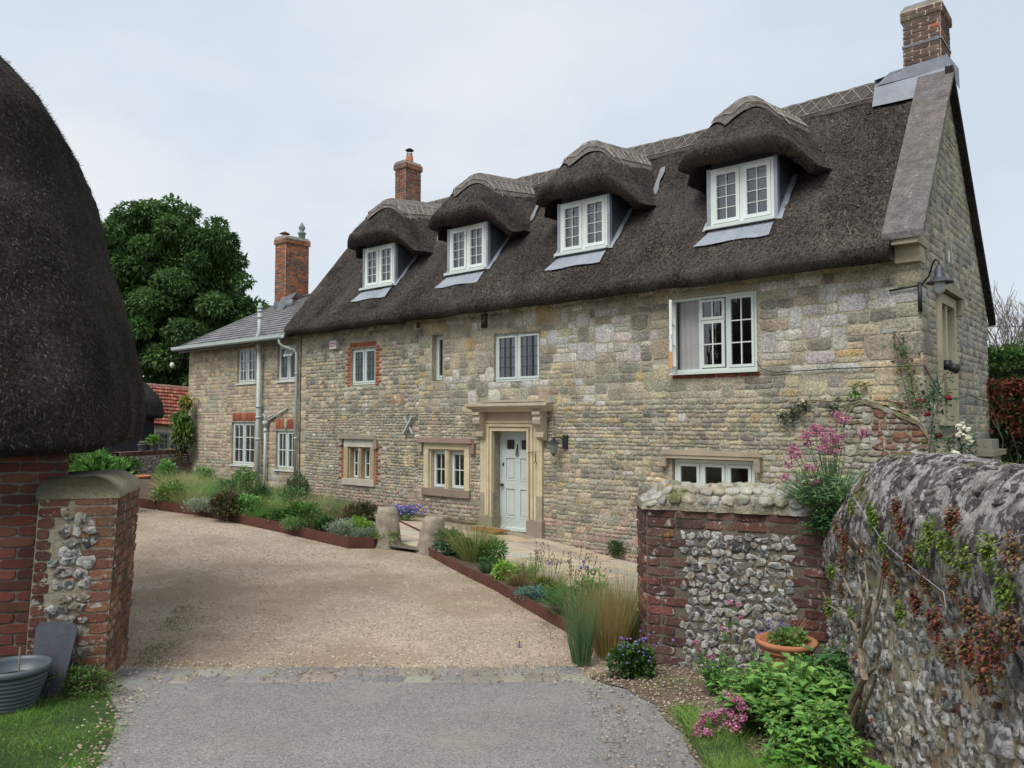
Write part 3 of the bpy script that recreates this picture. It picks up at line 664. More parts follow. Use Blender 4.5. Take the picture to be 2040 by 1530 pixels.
# loose straw ends all over the slope
def straw(mb, P, slope, n, L=(.04,.12), W=.004, cols=((.26,.21,.15),(.2,.165,.12),(.12,.1,.08),(.3,.26,.2))):
    for _ in range(n):
        p, nn, dn = P()
        d = (dn+Vector((rng.gauss(0,.45), rng.gauss(0,.45), rng.gauss(0,.45)))).normalized()
        d = (d+nn*rng.uniform(0, .35)).normalized(); l = rng.uniform(*L); s = d.cross(nn).normalized()*W*rng.uniform(.6,1.5)
        q = p+nn*.004; mb.add([tuple(q-s), tuple(q+s), tuple(q+d*l)], [(0,1,2)], cv(rng.choice(cols), .25))
nn0 = Vector((0,-1.195,1)).normalized(); dn0 = Vector((0,-1,-1.195)).normalized()
def Pm():
    while True:
        u = rng.uniform(-7.6, 6.95); v = rng.uniform(-.42, 2.45)
        if any(abs(u-c) < .62 and .25 < v < 1.6 for c in DU): continue
        d = .05*nz1(u*.6, v*.9, zm(v)*.5)+.025*nz1(u*2.3, v*2.5, zm(v))
        return Vector((u, v, zm(v)+d)), nn0, dn0
straw(rm, Pm, 0, 42000, L=(.03,.10), W=.0055, cols=((.26,.21,.15),(.2,.165,.12),(.04,.034,.03),(.05,.04,.035),(.14,.12,.1),(.3,.26,.2)))
for _ in range(90):     # a few long pale stray reeds
    u = rng.uniform(-6, 6.6); v = rng.uniform(-.3, .6)
    if any(abs(u-c) < .75 and v > .1 for c in DU): continue
    p = Vector((u, v, zm(v)+.03)); d = Vector((rng.uniform(-1,1), -.4, -.5)).normalized(); s = nn0.cross(d)*.005
    l = rng.uniform(.15,.5); rm.add([tuple(p-s), tuple(p+s), tuple(p+d*l+nn0*.03)], [(0,1,2)], (.33,.28,.2))
roof = rm.build('thatched_roof', mThatch, house, smooth=True)
# ridge band with scallop edge and hazel liggers
def ridgecap():
    m = MB(); n = 240; cols = []
    for i in range(n+1):
        u = -7.72+(6.62+7.72)*i/n; sc_ = 2.54-.43-.02*math.sin(u*7)
        row = [(sc_, zm(sc_)+.02), (sc_+.01, zm(sc_)+.075), (2.25, zm(2.25)+.075), (2.42, zm(2.42)+.06), (2.54, zm(2.54)+.03), (2.66, zm(2.42)+.05), (2.95, zm(2.54)-.42)]
        for v, z in row:
            m.v.append((u, v+.012*nz1(u*9, v*9), z+.018*nz1(u*5, v*7)+.03*nz1(u*.6, 0, 0))); m.c.append(lerp((.105,.092,.083), (.15,.135,.12), .5+.8*nz1(u*3, v*5)))
    k = 7
    m.f = [(i*k+j, (i+1)*k+j, (i+1)*k+j+1, i*k+j+1) for i in range(n) for j in range(k-1)]
    return m
rc = ridgecap().build('ridge_capping', mRidge, house, smooth=True)
lg = MB(); LG = (.33,.295,.255)
def rr(u, t): v = 2.12+.34*t; return (u, v, zm(v)+.085+.03*nz1(u*.6, 0, 0))
for t in (0.06, .95): lg.tube([rr(-7.6+.25*i, t+.03*nz1(i*.7, t)) for i in range(57)], .008, LG, 4)
u = -7.6
while u < 6.3:
    lg.tube([rr(u, .06), rr(u+.12, .5), rr(u+.24, .95)], .0055, cv(LG, .2), 4); lg.tube([rr(u+.24, .06), rr(u+.12, .5), rr(u, .95)], .0055, cv(LG, .2), 4); u += .24
lg.build('hazel_liggers', mBark, rc)

# ---- dormers
def hood_z(a, v):
    lat = 7.21-.92*(math.sqrt(a*a+.04)-.2)-.26*a*a-.10*a+.13*(v-.8)
    fr = 6.33+1.5*(v+.12)-.12*a*a
    k = .4; h = max(k-abs(lat-fr), 0)/k
    return min(lat, fr)-h*h*k*.25
def vfront(a): return -.13+.40*(abs(a)/1.18)**3
for di, c in enumerate(DU):
    m = MB(); na, nv_ = 44, 34; sd = di*13.7; asym = 1.0
    idxT = []
    for i in range(na+1):
        a = -1.07+2.28*i/na
        for j in range(nv_+1):
            v0 = vfront(a); v = v0+(2.5-v0)*(j/nv_)
            z = hood_z(a, v)+.03*nz1(a*2+sd, v*2)+.014*nz1(a*8, v*8, sd)
            m.v.append((c+a, v, z)); t = .5+1.2*lowtone(c+a, v); m.c.append(lerp((.072,.062,.056), (.112,.098,.086), max(0, min(1, t))))
    top = lambda i, j: i*(nv_+1)+j
    m.f = [(top(i,j), top(i+1,j), top(i+1,j+1), top(i,j+1)) for i in range(na) for j in range(nv_)]
    # rolled rim round the front and sides, then the soffit
    rim = [(0, j) for j in range(nv_, 0, -1)]+[(i, 0) for i in range(na+1)]+[(na, j) for j in range(1, nv_+1)]
    base = len(m.v); K = 5; nr = len(rim)
    for q in range(1, K+1):
        t = q/K
        for (i, j) in rim:
            p = m.v[top(i, j)]; a = p[0]-c; cen = Vector((0, 1.1)); d = Vector((a, p[1]-1.1)); d.normalize()
            outw = .055*math.sin(math.pi*min(1, t*1.15))-.16*max(0, t-.45)/.55; drop = .33*(1-math.cos(math.pi*t))/2*(1.0-.68*ss(abs(a), .7, 1.18))
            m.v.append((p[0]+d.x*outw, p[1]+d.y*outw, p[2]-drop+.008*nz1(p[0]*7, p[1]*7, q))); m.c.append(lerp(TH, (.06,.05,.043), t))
    ring = lambda q, k: top(*rim[k]) if q == 0 else base+(q-1)*nr+k
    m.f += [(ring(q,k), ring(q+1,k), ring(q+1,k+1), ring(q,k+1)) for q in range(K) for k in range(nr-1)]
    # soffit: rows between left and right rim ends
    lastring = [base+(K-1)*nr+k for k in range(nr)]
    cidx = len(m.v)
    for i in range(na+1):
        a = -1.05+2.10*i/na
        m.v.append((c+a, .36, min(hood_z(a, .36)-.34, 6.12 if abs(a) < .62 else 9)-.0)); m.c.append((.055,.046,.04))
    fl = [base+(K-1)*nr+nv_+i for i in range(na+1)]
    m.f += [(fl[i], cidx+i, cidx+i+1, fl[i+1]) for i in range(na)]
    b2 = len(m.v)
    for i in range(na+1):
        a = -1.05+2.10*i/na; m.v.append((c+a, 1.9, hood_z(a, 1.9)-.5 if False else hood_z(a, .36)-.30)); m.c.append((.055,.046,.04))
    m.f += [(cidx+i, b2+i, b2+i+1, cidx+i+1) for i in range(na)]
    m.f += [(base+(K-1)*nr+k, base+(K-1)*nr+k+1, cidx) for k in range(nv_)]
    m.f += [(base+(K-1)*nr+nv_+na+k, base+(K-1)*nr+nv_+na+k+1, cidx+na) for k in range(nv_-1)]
    def Ph():
        a = rng.uniform(-1.05, 1.19); v = vfront(a)+rng.random()*1.9; z = hood_z(a, v); e = .02
        n = Vector((-(hood_z(a+e, v)-z)/e, -(hood_z(a, v+e)-z)/e, 1)).normalized()
        dn = Vector((n.x, n.y, 0)); dn = (dn-n*dn.dot(n)+Vector((0,0,-.001))).normalized(); 
        return Vector((c+a, v, z+.03*nz1(a*2+sd, v*2))), n, dn
    straw(m, Ph, 0, 4200, L=(.03,.09), W=.0052, cols=((.24,.2,.15),(.2,.165,.12),(.04,.034,.03),(.05,.04,.035),(.14,.12,.1)))
    hood = m.build('dormer', mThatch, house, smooth=True)
    # patterned cap on the hood
    m = MB(); na2, nv2 = 22, 16
    def capP(a, s):      # s 0 lower edge .. 1 at the back
        vlo = .06+.62*abs(a+.16); v = vlo+(2.5-vlo)*s; k = 1-ss(v, .3, .7); return (c+a, v-.055*k, hood_z(a, v)+.055+.0*k)
    def wid_(s): return .60-.02*s
    for i in range(na2+1):
        for j in range(nv2+1):
            a = (-1+2*i/na2)*wid_(j/nv2); x, y, z = capP(a, j/nv2); edge = (i in (0, na2)) or j == 0
            m.v.append((x+.01*nz1(x*9, y*9), y, z-(.06 if edge else 0)+.014*nz1(x*7, y*7, sd))); m.c.append(lerp((.17,.152,.138), (.25,.225,.20), .5+.8*nz1(x*4, y*4)))
    m.f = [(i*(nv2+1)+j, (i+1)*(nv2+1)+j, (i+1)*(nv2+1)+j+1, i*(nv2+1)+j+1) for i in range(na2) for j in range(nv2)]
    cap = m.build('hood_capping', mRidge, hood, smooth=True)
    m = MB()
    def cp(a, s): x, y, z = capP(a, s); return (x, y, z+.012)
    for s in (.03, .16): m.tube([cp(wid_(s)*(-.93+1.86*k/24), s+.012*math.sin(k)) for k in range(25)], .0085, cv(LG, .15), 4)
    for e in (-1, 1):
        for wq in (.92, .55): m.tube([cp(e*wid_(s/10)*wq, .03+.08*s) for s in range(11)], .008, cv(LG, .15), 4)
        for k in range(9):
            s0 = .03+.085*k; m.tube([cp(e*wid_(s0)*.92, s0), cp(e*wid_(s0)*.55, s0+.085)], .0075, cv(LG, .2), 4); m.tube([cp(e*wid_(s0)*.55, s0), cp(e*wid_(s0)*.92, s0+.085)], .0075, cv(LG, .2), 4)
    for k in range(6):
        a0 = -.7+1.4*k/6; m.tube([cp(a0, .03), cp(a0+.23, .16)], .0075, cv(LG, .2), 4); m.tube([cp(a0+.23, .03), cp(a0, .16)], .0075, cv(LG, .2), 4)
    m.build('hazel_liggers', mBark, hood)
    # window, lead cheeks, apron
    u0, u1, z0, z1 = c-.555, c+.555, 4.97, 5.97
    wd = casement(u0, u1, z0, z1, .25, 2, 2, 4, fc=PALE, bar=WHITE, barw=.013, fr=.05, sashf=.07, sillw=.06, name='dormer_window', parent=hood, label=None, lintop=0, curtain=None) if False else None
    f = MB(); framebox(f, u0, u1, z0, z1, .05, .25, .33, PALE); f.box(c-.03, c+.03, .255, .33, z0+.05, z1-.05, PALE)
    for a, b in ((u0+.054, c-.034), (c+.034, u1-.054)): framebox(f, a, b, z0+.054, z1-.054, .062, .238, .30, PALE)
    f.build('window_frame', mPaint, hood)
    f = MB(); pm = MB()
    for a, b in ((u0+.116, c-.096), (c+.096, u1-.116)):
        x = (a+b)/2; f.box(x-.007, x+.007, .25, .268, z0+.116, z1-.116, WHITE)
        for k in range(1, 4): zz = z0+.116+(1-.232)*k/4; f.box(a, b, .252, .266, zz-.006, zz+.006, WHITE)
        pm.add([(a-.01,.28,z0+.1),(b+.01,.28,z0+.1),(b+.01,.28,z1-.1),(a-.01,.28,z1-.1)], [(0,1,2,3)], (1,1,1))
    f.build('glazing_bars', mPaint, hood); pm.build('pane', mGlass, hood)
    f = MB(); f.box(u0-.07, u1+.05, .13, .33, z0-.05, z0-.003, (.56,.62,.58)); f.build('sill', mPaint, hood)
    for (a, b) in ((u0+.1, u0+.27), (u1-.36, u1-.1)):
        f = MB(); n = 14; vs = []
        for k in range(n+1): x = a+(b-a)*k/n; y = .40+.015*math.sin(k*1.5); vs += [(x, y, z0+.05), (x, y, z1-.18)]
        f.add(vs, [(2*k, 2*k+2, 2*k+3, 2*k+1) for k in range(n)], (.6,.62,.62)); f.build('curtain', mFabric, hood, smooth=True)
    f = MB(); f.box(u0+.1, u1-.1, .44, .46, z0, z1-.16, (.46,.48,.50)); f.build('reflection_blind', mFabric, hood)  # blind colour lightened to stand in for reflections in the dormer panes
    LC = (.075,.088,.108); LL = (.26,.29,.335)  # cheek lead darker than the apron: its shadow is put into the colour
    f = MB()
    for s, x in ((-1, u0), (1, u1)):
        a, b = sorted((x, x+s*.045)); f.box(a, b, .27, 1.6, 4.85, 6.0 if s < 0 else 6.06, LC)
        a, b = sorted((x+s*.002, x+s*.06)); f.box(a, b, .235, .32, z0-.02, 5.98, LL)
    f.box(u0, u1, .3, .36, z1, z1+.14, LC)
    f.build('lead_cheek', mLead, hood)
    f = MB(); vs = []; n = 18
    for k in range(n+1):
        t = k/n; u = u0-.02+t*(u1-u0+.04)
        for q, (v, dz) in enumerate(((.22, .03), (.12, .035), (-.05-.012*math.sin(k*.5), .03))):
            uu = u+(-.16*(1-t)**3 if q == 2 else 0); vs.append((uu, v, (z0-.06 if q == 0 else zm(v)+dz+.03+.006*nz1(uu*5, v*5))))
    f.add(vs, [(3*k+q, 3*k+3+q, 3*k+4+q, 3*k+1+q) for k in range(n) for q in range(2)], LL)
    for s, x in ((-1, u0-.04), (1, u1+.04)):      # soakers up the cheeks
        vs = []
        for k in range(8):
            v = .2+.75*k/7; vs += [(x, v, zm(v)+.06), (x+s*.10, v, zm(v)+.05+.02*math.sin(k*2))]
        f.add(vs, [(2*k, 2*k+1, 2*k+3, 2*k+2) for k in range(7)], LL)
    f.build('lead_apron', mLead, hood, smooth=True)
    if di < 3:
        f = MB(); vs = []
        for k in range(7):
            v = 1.15+.10*k; a = .98-.02*k; z = zm(v)+.07; vs += [(c+a, v, z), (c+a+.10+.02*math.sin(k*1.7), v+.02, zm(v)+.09)]
        f.add(vs, [(2*k, 2*k+1, 2*k+3, 2*k+2) for k in range(6)], (.17,.18,.19)); f.build('valley_flashing', mLead, hood, smooth=True)
# ---- gable coping, kneeler, verge
mCoping = M_('weathered_coping', rough=.95, var=.3, vs=6, fine=(40, .3), bumps=((22, .03, 1.0), (70, .01, .8)), spots=((9, .66, .70, (.45, .44, .40), .7), (2, .6, .75, (.09, .085, .08), .5)))
CO = (.155,.145,.135)
f = MB()
nseg = 5
for k in range(nseg):
    t0, t1 = k/nseg, (k+1)/nseg-.002
    v0, v1 = -.33+2.43*t0, -.33+2.43*t1; z0, z1 = 4.20+3.12*t0, 4.20+3.12*t1
    dd = 0; cc = cv(CO, .05)
    u0_ = 6.985; 
    vs = [(x, v, z+h) for (v, z) in ((v0, z0), (v1, z1)) for x in (u0_, 7.52) for h in (0, .10+dd)]
    f.add(vs, [(0,1,3,2),(4,6,7,5),(0,4,5,1),(2,3,7,6),(0,2,6,4),(1,5,7,3)], cc)
f.build('gable_coping', mCoping, house)
f = MB(); f.prism([(7.1,3.9),(7.42,3.9),(7.42,4.18),(7.06,4.18)], -.12, .2, (.36,.31,.22)); f.box(7.04, 7.44, -.30, .3, 4.13, 4.2, (.30,.26,.19)); f.build('kneeler_stone', mAshlar, house)
f = MB()
f.v = [(7.40,2.0,7.3),(7.52,2.0,7.3),(7.52,5.35,3.5),(7.40,5.35,3.5),(7.40,2.0,7.42),(7.52,2.0,7.42),(7.52,5.35,3.66),(7.40,5.35,3.66)]
f.f = [(0,1,2,3),(4,7,6,5),(0,4,5,1),(3,2,6,7),(0,3,7,4),(1,5,6,2)]; f.c = [(.05,.047,.045)]*8
f.build('rear_verge_board', mThatch, house)
# ---- chimneys
def chimney(u0, u1, v0, v1, z0, z1, pal, cap=.16, capz=.22, mortar=(.40,.35,.28), name='chimney', bl=.225, m_=mBrickFar, taper=0):
    mb = MB(); bc = brickcol(pal)
    mb.box(u0, u1, v0, v1, z0, z1, mortar)
    ov = .035
    for (o_, a0, a1, S) in ((0, u0, u1, lambda a, b, h: (a, v0-h, b)), (1, v0, v1, lambda a, b, h: (u1+h, a, b)), (0, -u1, -u0, lambda a, b, h: (-a, v1+h, b)), (1, -v1, -v0, lambda a, b, h: (u0-h, -a, b))):
        bricks(mb, S, a0, a1, z0, z1-capz-.0, bc, bl=bl, off=o_, h=.01)
    mb.box(u0-ov, u1+ov, v0-ov, v1+ov, z1-capz, z1-.075, mortar)
    for (o_, a0, a1, S) in ((0, u0-ov, u1+ov, lambda a, b, h: (a, v0-ov-h, b)), (1, v0-ov, v1+ov, lambda a, b, h: (u1+ov+h, a, b)), (0, -u1-ov, -u0+ov, lambda a, b, h: (-a, v1+ov+h, b)), (1, -v1-ov, -v0+ov, lambda a, b, h: (u0-ov-h, -a, b))):
        bricks(mb, S, a0, a1, z1-capz, z1-.07, bc, bl=bl, off=o_+1, h=.008)
    mb.prism([(u0-ov,z1-.07),(u1+ov,z1-.07),(u1-.04,z1),(u0+.04,z1)], v0-.03, v1+.03, (.28,.26,.23))
    return mb.build(name, m_, house, smooth=False)
c1 = chimney(6.77, 7.33, 2.12, 2.82, 7.2, 8.66, DARK+[(.12,.085,.07)]*6+[(.30,.10,.06)], capz=.24, mortar=(.50,.42,.33), bl=.26)
f = MB(); f.box(6.75,7.35,2.10,2.84,7.96,8.0,(.13,.14,.155)); LB = (.19,.21,.25)
def leadz(v, dz): return zm(v)+dz
f.add([(6.3,1.93,zm(1.93)+.10),(7.46,1.93,zm(1.93)+.06),(7.46,2.12,7.50),(6.3,2.16,7.52)], [(0,1,2,3)], LB)
f.add([(6.32,2.1,7.44),(7.44,2.1,7.44),(7.40,2.105,7.66),(6.55,2.105,7.62)], [(0,1,2,3)], (.20,.22,.26))
f.add([(7.44,2.0,7.32),(7.46,2.0,7.32),(7.46,2.84,7.30),(7.46,2.8,7.66),(7.40,2.1,7.70)], [(0,1,2,3,4)], LB)
f.add([(6.3,2.1,7.55),(6.74,2.1,7.60),(6.74,2.9,7.60),(6.3,2.9,7.4)], [(0,1,2,3)], LB)
f.build('lead_flashing', mLead, c1)
REDC = [(.24,.095,.065),(.20,.08,.058),(.27,.12,.075),(.17,.095,.07),(.15,.115,.085)]
c2 = chimney(-6.33, -5.90, 2.22, 2.80, 7.3, 8.93, REDC+[(.14,.10,.08)], mortar=(.33,.28,.22))
f = MB(); f.lathe([(.11,8.92),(.10,9.12),(.10,9.12),(.0,9.12)], (.32,.13,.08), 16, (-6.05,2.5,0)); f.build('chimney_pot', mTerra, c2, True)
f = MB(); f.lathe([(.085,9.12),(.085,9.2)], (.3,.3,.3), 12, (-6.05,2.5,0)); f.lathe([(0,9.36),(.06,9.34),(.125,9.29),(.12,9.285),(0,9.30)], (.02,.02,.02), 16, (-6.05,2.5,0))
for k in range(4): t = k*math.pi/2; f.tube([(-6.05+.09*math.cos(t),2.5+.09*math.sin(t),9.1),(-6.05+.09*math.cos(t),2.5+.09*math.sin(t),9.3)], .006, (.05,.05,.05), 5)
f.build('cowl', mMetal, c2, True)
f = MB(); f.add([(-6.45,2.1,7.48),(-5.55,2.1,7.48),(-5.86,2.2,7.78),(-6.36,2.2,7.78)], [(0,1,2,3)], (.22,.24,.28)); f.add([(-5.55,2.1,7.48),(-5.6,2.9,7.55),(-5.86,2.85,7.72),(-5.86,2.2,7.78)], [(0,1,2,3)], (.2,.22,.26)); f.build('lead_flashing', mLead, c2)
c3 = chimney(-11.86, -11.27, 1.95, 2.82, 4.9, 7.62, REDC+[(.38,.12,.05)]*2, capz=.24, mortar=(.33,.28,.22))
f = MB(); f.lathe([(.07,7.62),(.06,7.72),(.17,7.72),(.02,7.80),(0,7.8)], (.2,.09,.08), 14, (-11.56,2.1,0)); f.build('cowl', mTerra, c3, True)
f = MB(); f.lathe([(.10,7.62),(.11,7.80),(.15,7.84),(.10,7.87),(.06,7.92),(.11,8.0),(.09,8.08),(.03,8.16),(.02,8.2),(0,8.21)], (.20,.24,.20), 14, (-11.5,2.7,0)); f.build('chimney_pot', mAshlar, c3, True)
# ---- slate wing roof
mb = MB(); EZ = 3.95; pz = lambda v: EZ+(v+.33)*.59
hipu = lambda v: -13.68+(v+.33)*.605
mb.add([(-13.7,-.34,EZ-.03),(-7.4,-.34,EZ-.03),(-7.4,2.6,pz(2.6)-.03),(hipu(2.6),2.6,pz(2.6)-.03),(-13.7,5.5,EZ-.03),(-7.4,5.5,EZ-.03)], [(0,1,2,3),(3,2,5,4),(0,3,4)], (.06,.06,.065))
sn = Vector((0,-.59,1)).normalized(); sd_ = Vector((0,1,.59)).normalized()
Ssl = lambda a, b, h: (a, -.33+sd_.y*b-0+sn.y*(h+.012), EZ+sd_.z*b+sn.z*(h+.012))
L_ = 2.93/sd_.y; rows = 17
for k in range(rows):
    b0 = L_*k/rows; b1 = b0+L_/rows+.025; a = hipu(-.33+b0*sd_.y)+(.1 if k % 2 else 0)
    while a < -7.35:
        ww = .2; cc = cv(rng.choice([(.155,.155,.165),(.13,.13,.14),(.18,.175,.175),(.15,.14,.14)]), .14)
        e = rng.uniform(0, .006)
        mb.add([Ssl(a+.004,b0-.004,.022+e), Ssl(a+ww-.004,b0,.022+e), Ssl(a+ww-.004,b1,.003), Ssl(a+.004,b1,.003), Ssl(a+.004,b0-.004,.006), Ssl(a+ww-.004,b0,.006)], [(0,1,2,3),(4,5,1,0),(1,5,2),(4,0,3)], cc); a += ww
wr = mb.build('slate_roof', mSlate, house)
f = MB(); f.tube([(hipu(2.6)-.02,2.6,pz(2.6)+.03),(-7.6,2.6,pz(2.6)+.03)], .06, (.10,.105,.11), 8); f.tube([(-13.68,-.33,EZ+.03),(hipu(2.6),2.6,pz(2.6)+.03)], .03, (.12,.12,.125), 8)
f.box(hipu(2.6)+.2,-10.7,1.82,1.9,pz(1.85)-.1,pz(1.85)+.24,(.10,.11,.12)); f.build('roof_ridge', mSlate, wr, True)
# lead upstand by wing chimney
f = MB(); f.add([(-11.25,1.6,pz(1.6)+.03),(-10.9,1.6,pz(1.6)+.03),(-11.24,2.4,pz(2.4)+.3),(-11.24,1.8,pz(1.8)+.35)], [(0,1,2,3)], (.12,.13,.15)); f.build('lead_flashing', mLead, c3)
GU = (.40,.45,.425)
f = MB()
pr = [(-.36,3.98),(-.37,3.90),(-.41,3.865),(-.46,3.865),(-.50,3.90),(-.505,3.98),(-.495,3.98),(-.47,3.9),(-.40,3.9),(-.375,3.98)]
n = len(pr); vs = [(-13.75, y, z) for y, z in pr]+[(-7.72, y, z-.02) for y, z in pr]
f.add(vs, [(i, i+n, (i+1) % n+n, (i+1) % n) for i in range(n)]+[tuple(range(n)), tuple(range(2*n-1, n-1, -1))], GU); f.box(-13.6,-7.7,-.34,-.30,3.80,3.95,(.06,.05,.045)); f.build('gutter', mPaint, house, False)
f = MB(); x = -9.28
f.tube([(x,-.52,4.9),(x,-.52,4.86),(x,-.50,4.0)], .075, GU, 14) if False else None
f.tube([(x,-.14,-.5),(x,-.14,1.5),(x,-.14,3.7)], .062, GU, 14); f.tube([(x,-.14,3.6),(x,-.20,4.02),(x+.0,-.14,4.2),(x,-.14,4.86)], .062, GU, 14)
for z in (1.15,1.75,2.05,4.55,4.72,4.82): f.tube([(x,-.14,z),(x,-.14,z+.06)], .078, GU, 14)
f.tube([(x,-.14,4.8),(x,-.14,4.98)], .05, GU, 12)
f.build('soil_pipe', mPaint, house, True)
f = MB(); x = -8.98; f.tube([(x,-.1,-.5),(x,-.1,1.52)], .036, GU, 10); f.tube([(x,-.1,1.5),(x,-.1,1.6),(x,-.1,1.68)], [.04,.08,.085], GU, 12); f.tube([(x,-.1,1.38),(x,-.1,1.43)], .05, GU, 10)
f.tube([(x+.03,-.1,1.66),(x+.1,-.07,1.78),(x+.35,-.07,1.86)], .026, GU, 8); f.tube([(x+.0,-.1,1.66),(x+.12,-.05,1.72),(x+.95,-.05,2.02)], .024, GU, 8); f.tube([(x,-.1,1.68),(x-.07,-.1,1.85),(x-.15,-.1,1.86)], .022, GU, 8); f.build('waste_pipe', mPaint, house, True)
f = MB(); x = -7.56
f.tube([(-7.85,-.43,3.88),(-7.85,-.43,3.74),(-7.80,-.36,3.66),(x-.05,-.12,3.56),(x,-.09,3.46),(x,-.09,-.4)], .036, GU, 10)
for z in (1.2,2.9): f.tube([(x,-.09,z),(x,-.09,z+.05)], .046, GU, 10)
f.build('rainwater_pipe', mPaint, house, True)
f = MB(); f.tube([(x+.1,-.02,-.3),(x+.1,-.02,3.9)], .012, (.03,.03,.03), 6); f.build('cable', mMetal, house)
f = MB(); f.tube([(5.02,-.03,2.62),(5.1,-.05,2.5),(5.3,-.04,2.43),(6.2,-.05,2.45),(7.1,-.05,2.44),(7.42,-.05,2.44),(7.45,.8,2.05),(7.45,1.5,2.0),(7.45,3.0,2.1),(7.46,4.8,2.0)], .008, (.03,.03,.03), 5); f.build('cable', mMetal, house)
# wall fittings: vent block, cross-shaped tie plate, boot-scraper hook
f = MB(); f.box(-.93,-.80,-.06,.02,3.62,3.92,(.03,.028,.026)); f.box(-2.95,-2.88,-.04,.02,3.78,3.9,(.10,.035,.025)); f.build('vent_brick', mStone, house)
f = MB()
for s in (-1, 1): M1 = Matrix.Translation((-3.18,-.045,1.58)) @ Matrix.Rotation(R(36*s), 4, 'Y'); f.box(-.021,.021,-.02*(s+2),.0,-.25,.25,(.47,.49,.50),M=M1)
f.build('wall_tie', mMetal, house, False)['label'] = 'grey iron cross-shaped tie plate on the front wall'
f = MB()
for s in (-1, 1): M1 = Matrix.Translation((7.47,1.62,4.33)) @ Matrix.Rotation(R(20*s), 4, 'X'); f.box(-.01,.012+.01*s,-.018,.018,-.22,.22,(.42,.43,.43),M=M1)
f.build('wall_tie', mMetal, house)['label'] = 'pale cross-shaped tie plate on the gable wall'
f = MB(); f.tube([(.38,-.12,1.05),(.56,-.12,1.07),(.57,-.12,.90),(.53,-.12,.84)], .008, (.04,.025,.02), 5); f.tube([(.57,-.12,.90),(.61,-.12,.84)], .008, (.04,.025,.02), 5); f.build('boot_hook', mMetal, doorcase)
# gable windows
f = MB()
def gbox(v0, v1, z0, z1, p, col): f.box(7.30, 7.40+p, v0, v1, z0, z1, col)
YG = (.42,.38,.27)
gbox(.92,1.05,1.65,3.45,.05,YG); gbox(1.95,2.08,1.65,3.45,.05,YG); gbox(.92,2.08,3.45,3.60,.05,YG); gbox(.85,2.15,1.60,1.68,.08,YG); gbox(1.44,1.56,1.7,3.45,.02,YG); gbox(.80,2.25,3.62,3.74,.14,(.26,.23,.17)); gbox(2.12,2.25,3.35,3.62,.12,(.30,.27,.2))
f.build('gable_window_surround', mAshlar, house); f = MB()
gbox(.65,.76,.3,1.15,.05,YG); gbox(1.64,1.75,.3,1.15,.05,YG); gbox(.65,1.75,1.15,1.27,.07,YG)
f.build('gable_window_surround', mAshlar, house); f = MB()
gbox(3.7,4.35,-.9,1.35,.25,(.24,.23,.19)); gbox(4.5,4.95,-.9,1.05,.2,(.27,.25,.2)); gbox(3.6,4.98,1.06,1.16,.28,(.25,.22,.17))
f.build('buttress', mAshlar, house)
f = MB(); f.add([(7.33,1.05,1.7),(7.33,1.95,1.7),(7.33,1.95,3.4),(7.33,1.05,3.4)], [(0,1,2,3)], (1,1,1)); f.add([(7.33,.76,.35),(7.33,1.64,.35),(7.33,1.64,1.15),(7.33,.76,1.15)], [(0,1,2,3)], (1,1,1)); f.build('pane', mGlass, house)

# ---- fittings that hang on the walls
def local(p): return house.matrix_basis @ Vector(p)
HM = Matrix.Translation(P0) @ Matrix.Rotation(math.atan2(UD.y, UD.x), 4, 'Z')
def fit(name, p, label, cat, group=None):
    e = empty(name, HM @ Vector(p), math.atan2(UD.y, UD.x)); tag(e, label, cat, group); return e
e = fit('wall_lantern', (1.08,0,1.2), 'black hexagonal coach lantern on the stone wall right of the front door', 'wall lantern')
f = MB(); f.box(.10,.20,-.06,.0,-.05,.2,(.03,.03,.035)); f.tube([(.14,-.05,.1),(.10,-.13,.16),(.04,-.19,.17),(0,-.2,.14)], .014, (.03,.03,.035), 6); f.lathe([(0,.17),(.03,.15),(.05,.11),(.12,.06),(.125,.045),(.0,.045)], (.03,.035,.045), 6, (0,-.2,0)); f.lathe([(0,-.21),(.012,-.19),(.03,-.17),(.055,-.155),(.06,-.14),(0,-.14)], (.03,.03,.035), 6, (0,-.2,0)); f.build('bracket', mMetal, e)
f = MB(); f.lathe([(.055,-.14),(.105,.045)], (.16,.17,.155), 6, (0,-.2,0)); f.build('lantern_glass', mLead, e)
e = fit('barn_lamp', (7.42,0,3.55), 'black swan-neck lamp with a glass globe on the right corner of the cottage', 'wall lamp')
f = MB(); K_ = (.025,.025,.03); f.tube([(-.42,-.05,-.02),(.02,-.05,.02)], .016, K_, 8); f.box(-.05,-.0,-.07,-.03,-.36,.06,K_); f.tube([(0,-.05,.02),(.10,-.09,.12),(.16,-.13,.28),(.20,-.16,.33),(.24,-.18,.30),(.25,-.18,.24)], .013, K_, 8); f.build('bracket', mMetal, e, True)
f = MB(); f.lathe([(.03,.26),(.06,.2),(.075,.10),(.10,.07),(.17,.03),(.175,.015),(.09,.05)], (.05,.055,.065), 20, (.25,-.18,-.02)); f.build('lamp_shade', mMetal, e, True)
f = MB(); f.lathe([(.065,.02),(.072,-.05),(.06,-.12),(.03,-.15),(0,-.155)], (.45,.48,.48), 16, (.25,-.18,-.0)); f.build('glass_globe', mPaint, e, True)
e = fit('string_lamp', (-13.5,0,3.55), 'small white bulb lamp on a curved arm at the far left corner of the wing', 'wall lamp')
f = MB(); f.tube([(0,0,.05),(-.15,-.2,.12),(-.3,-.35,.10),(-.36,-.4,-.02)], .015, K_, 6); f.build('bracket', mMetal, e, True)
f = MB(); f.lathe([(0,0),(.05,-.02),(.075,-.09),(.05,-.16),(0,-.18)], (.6,.62,.6), 14, (-.36,-.4,-.02)); f.build('bulb', mPaint, e, True)
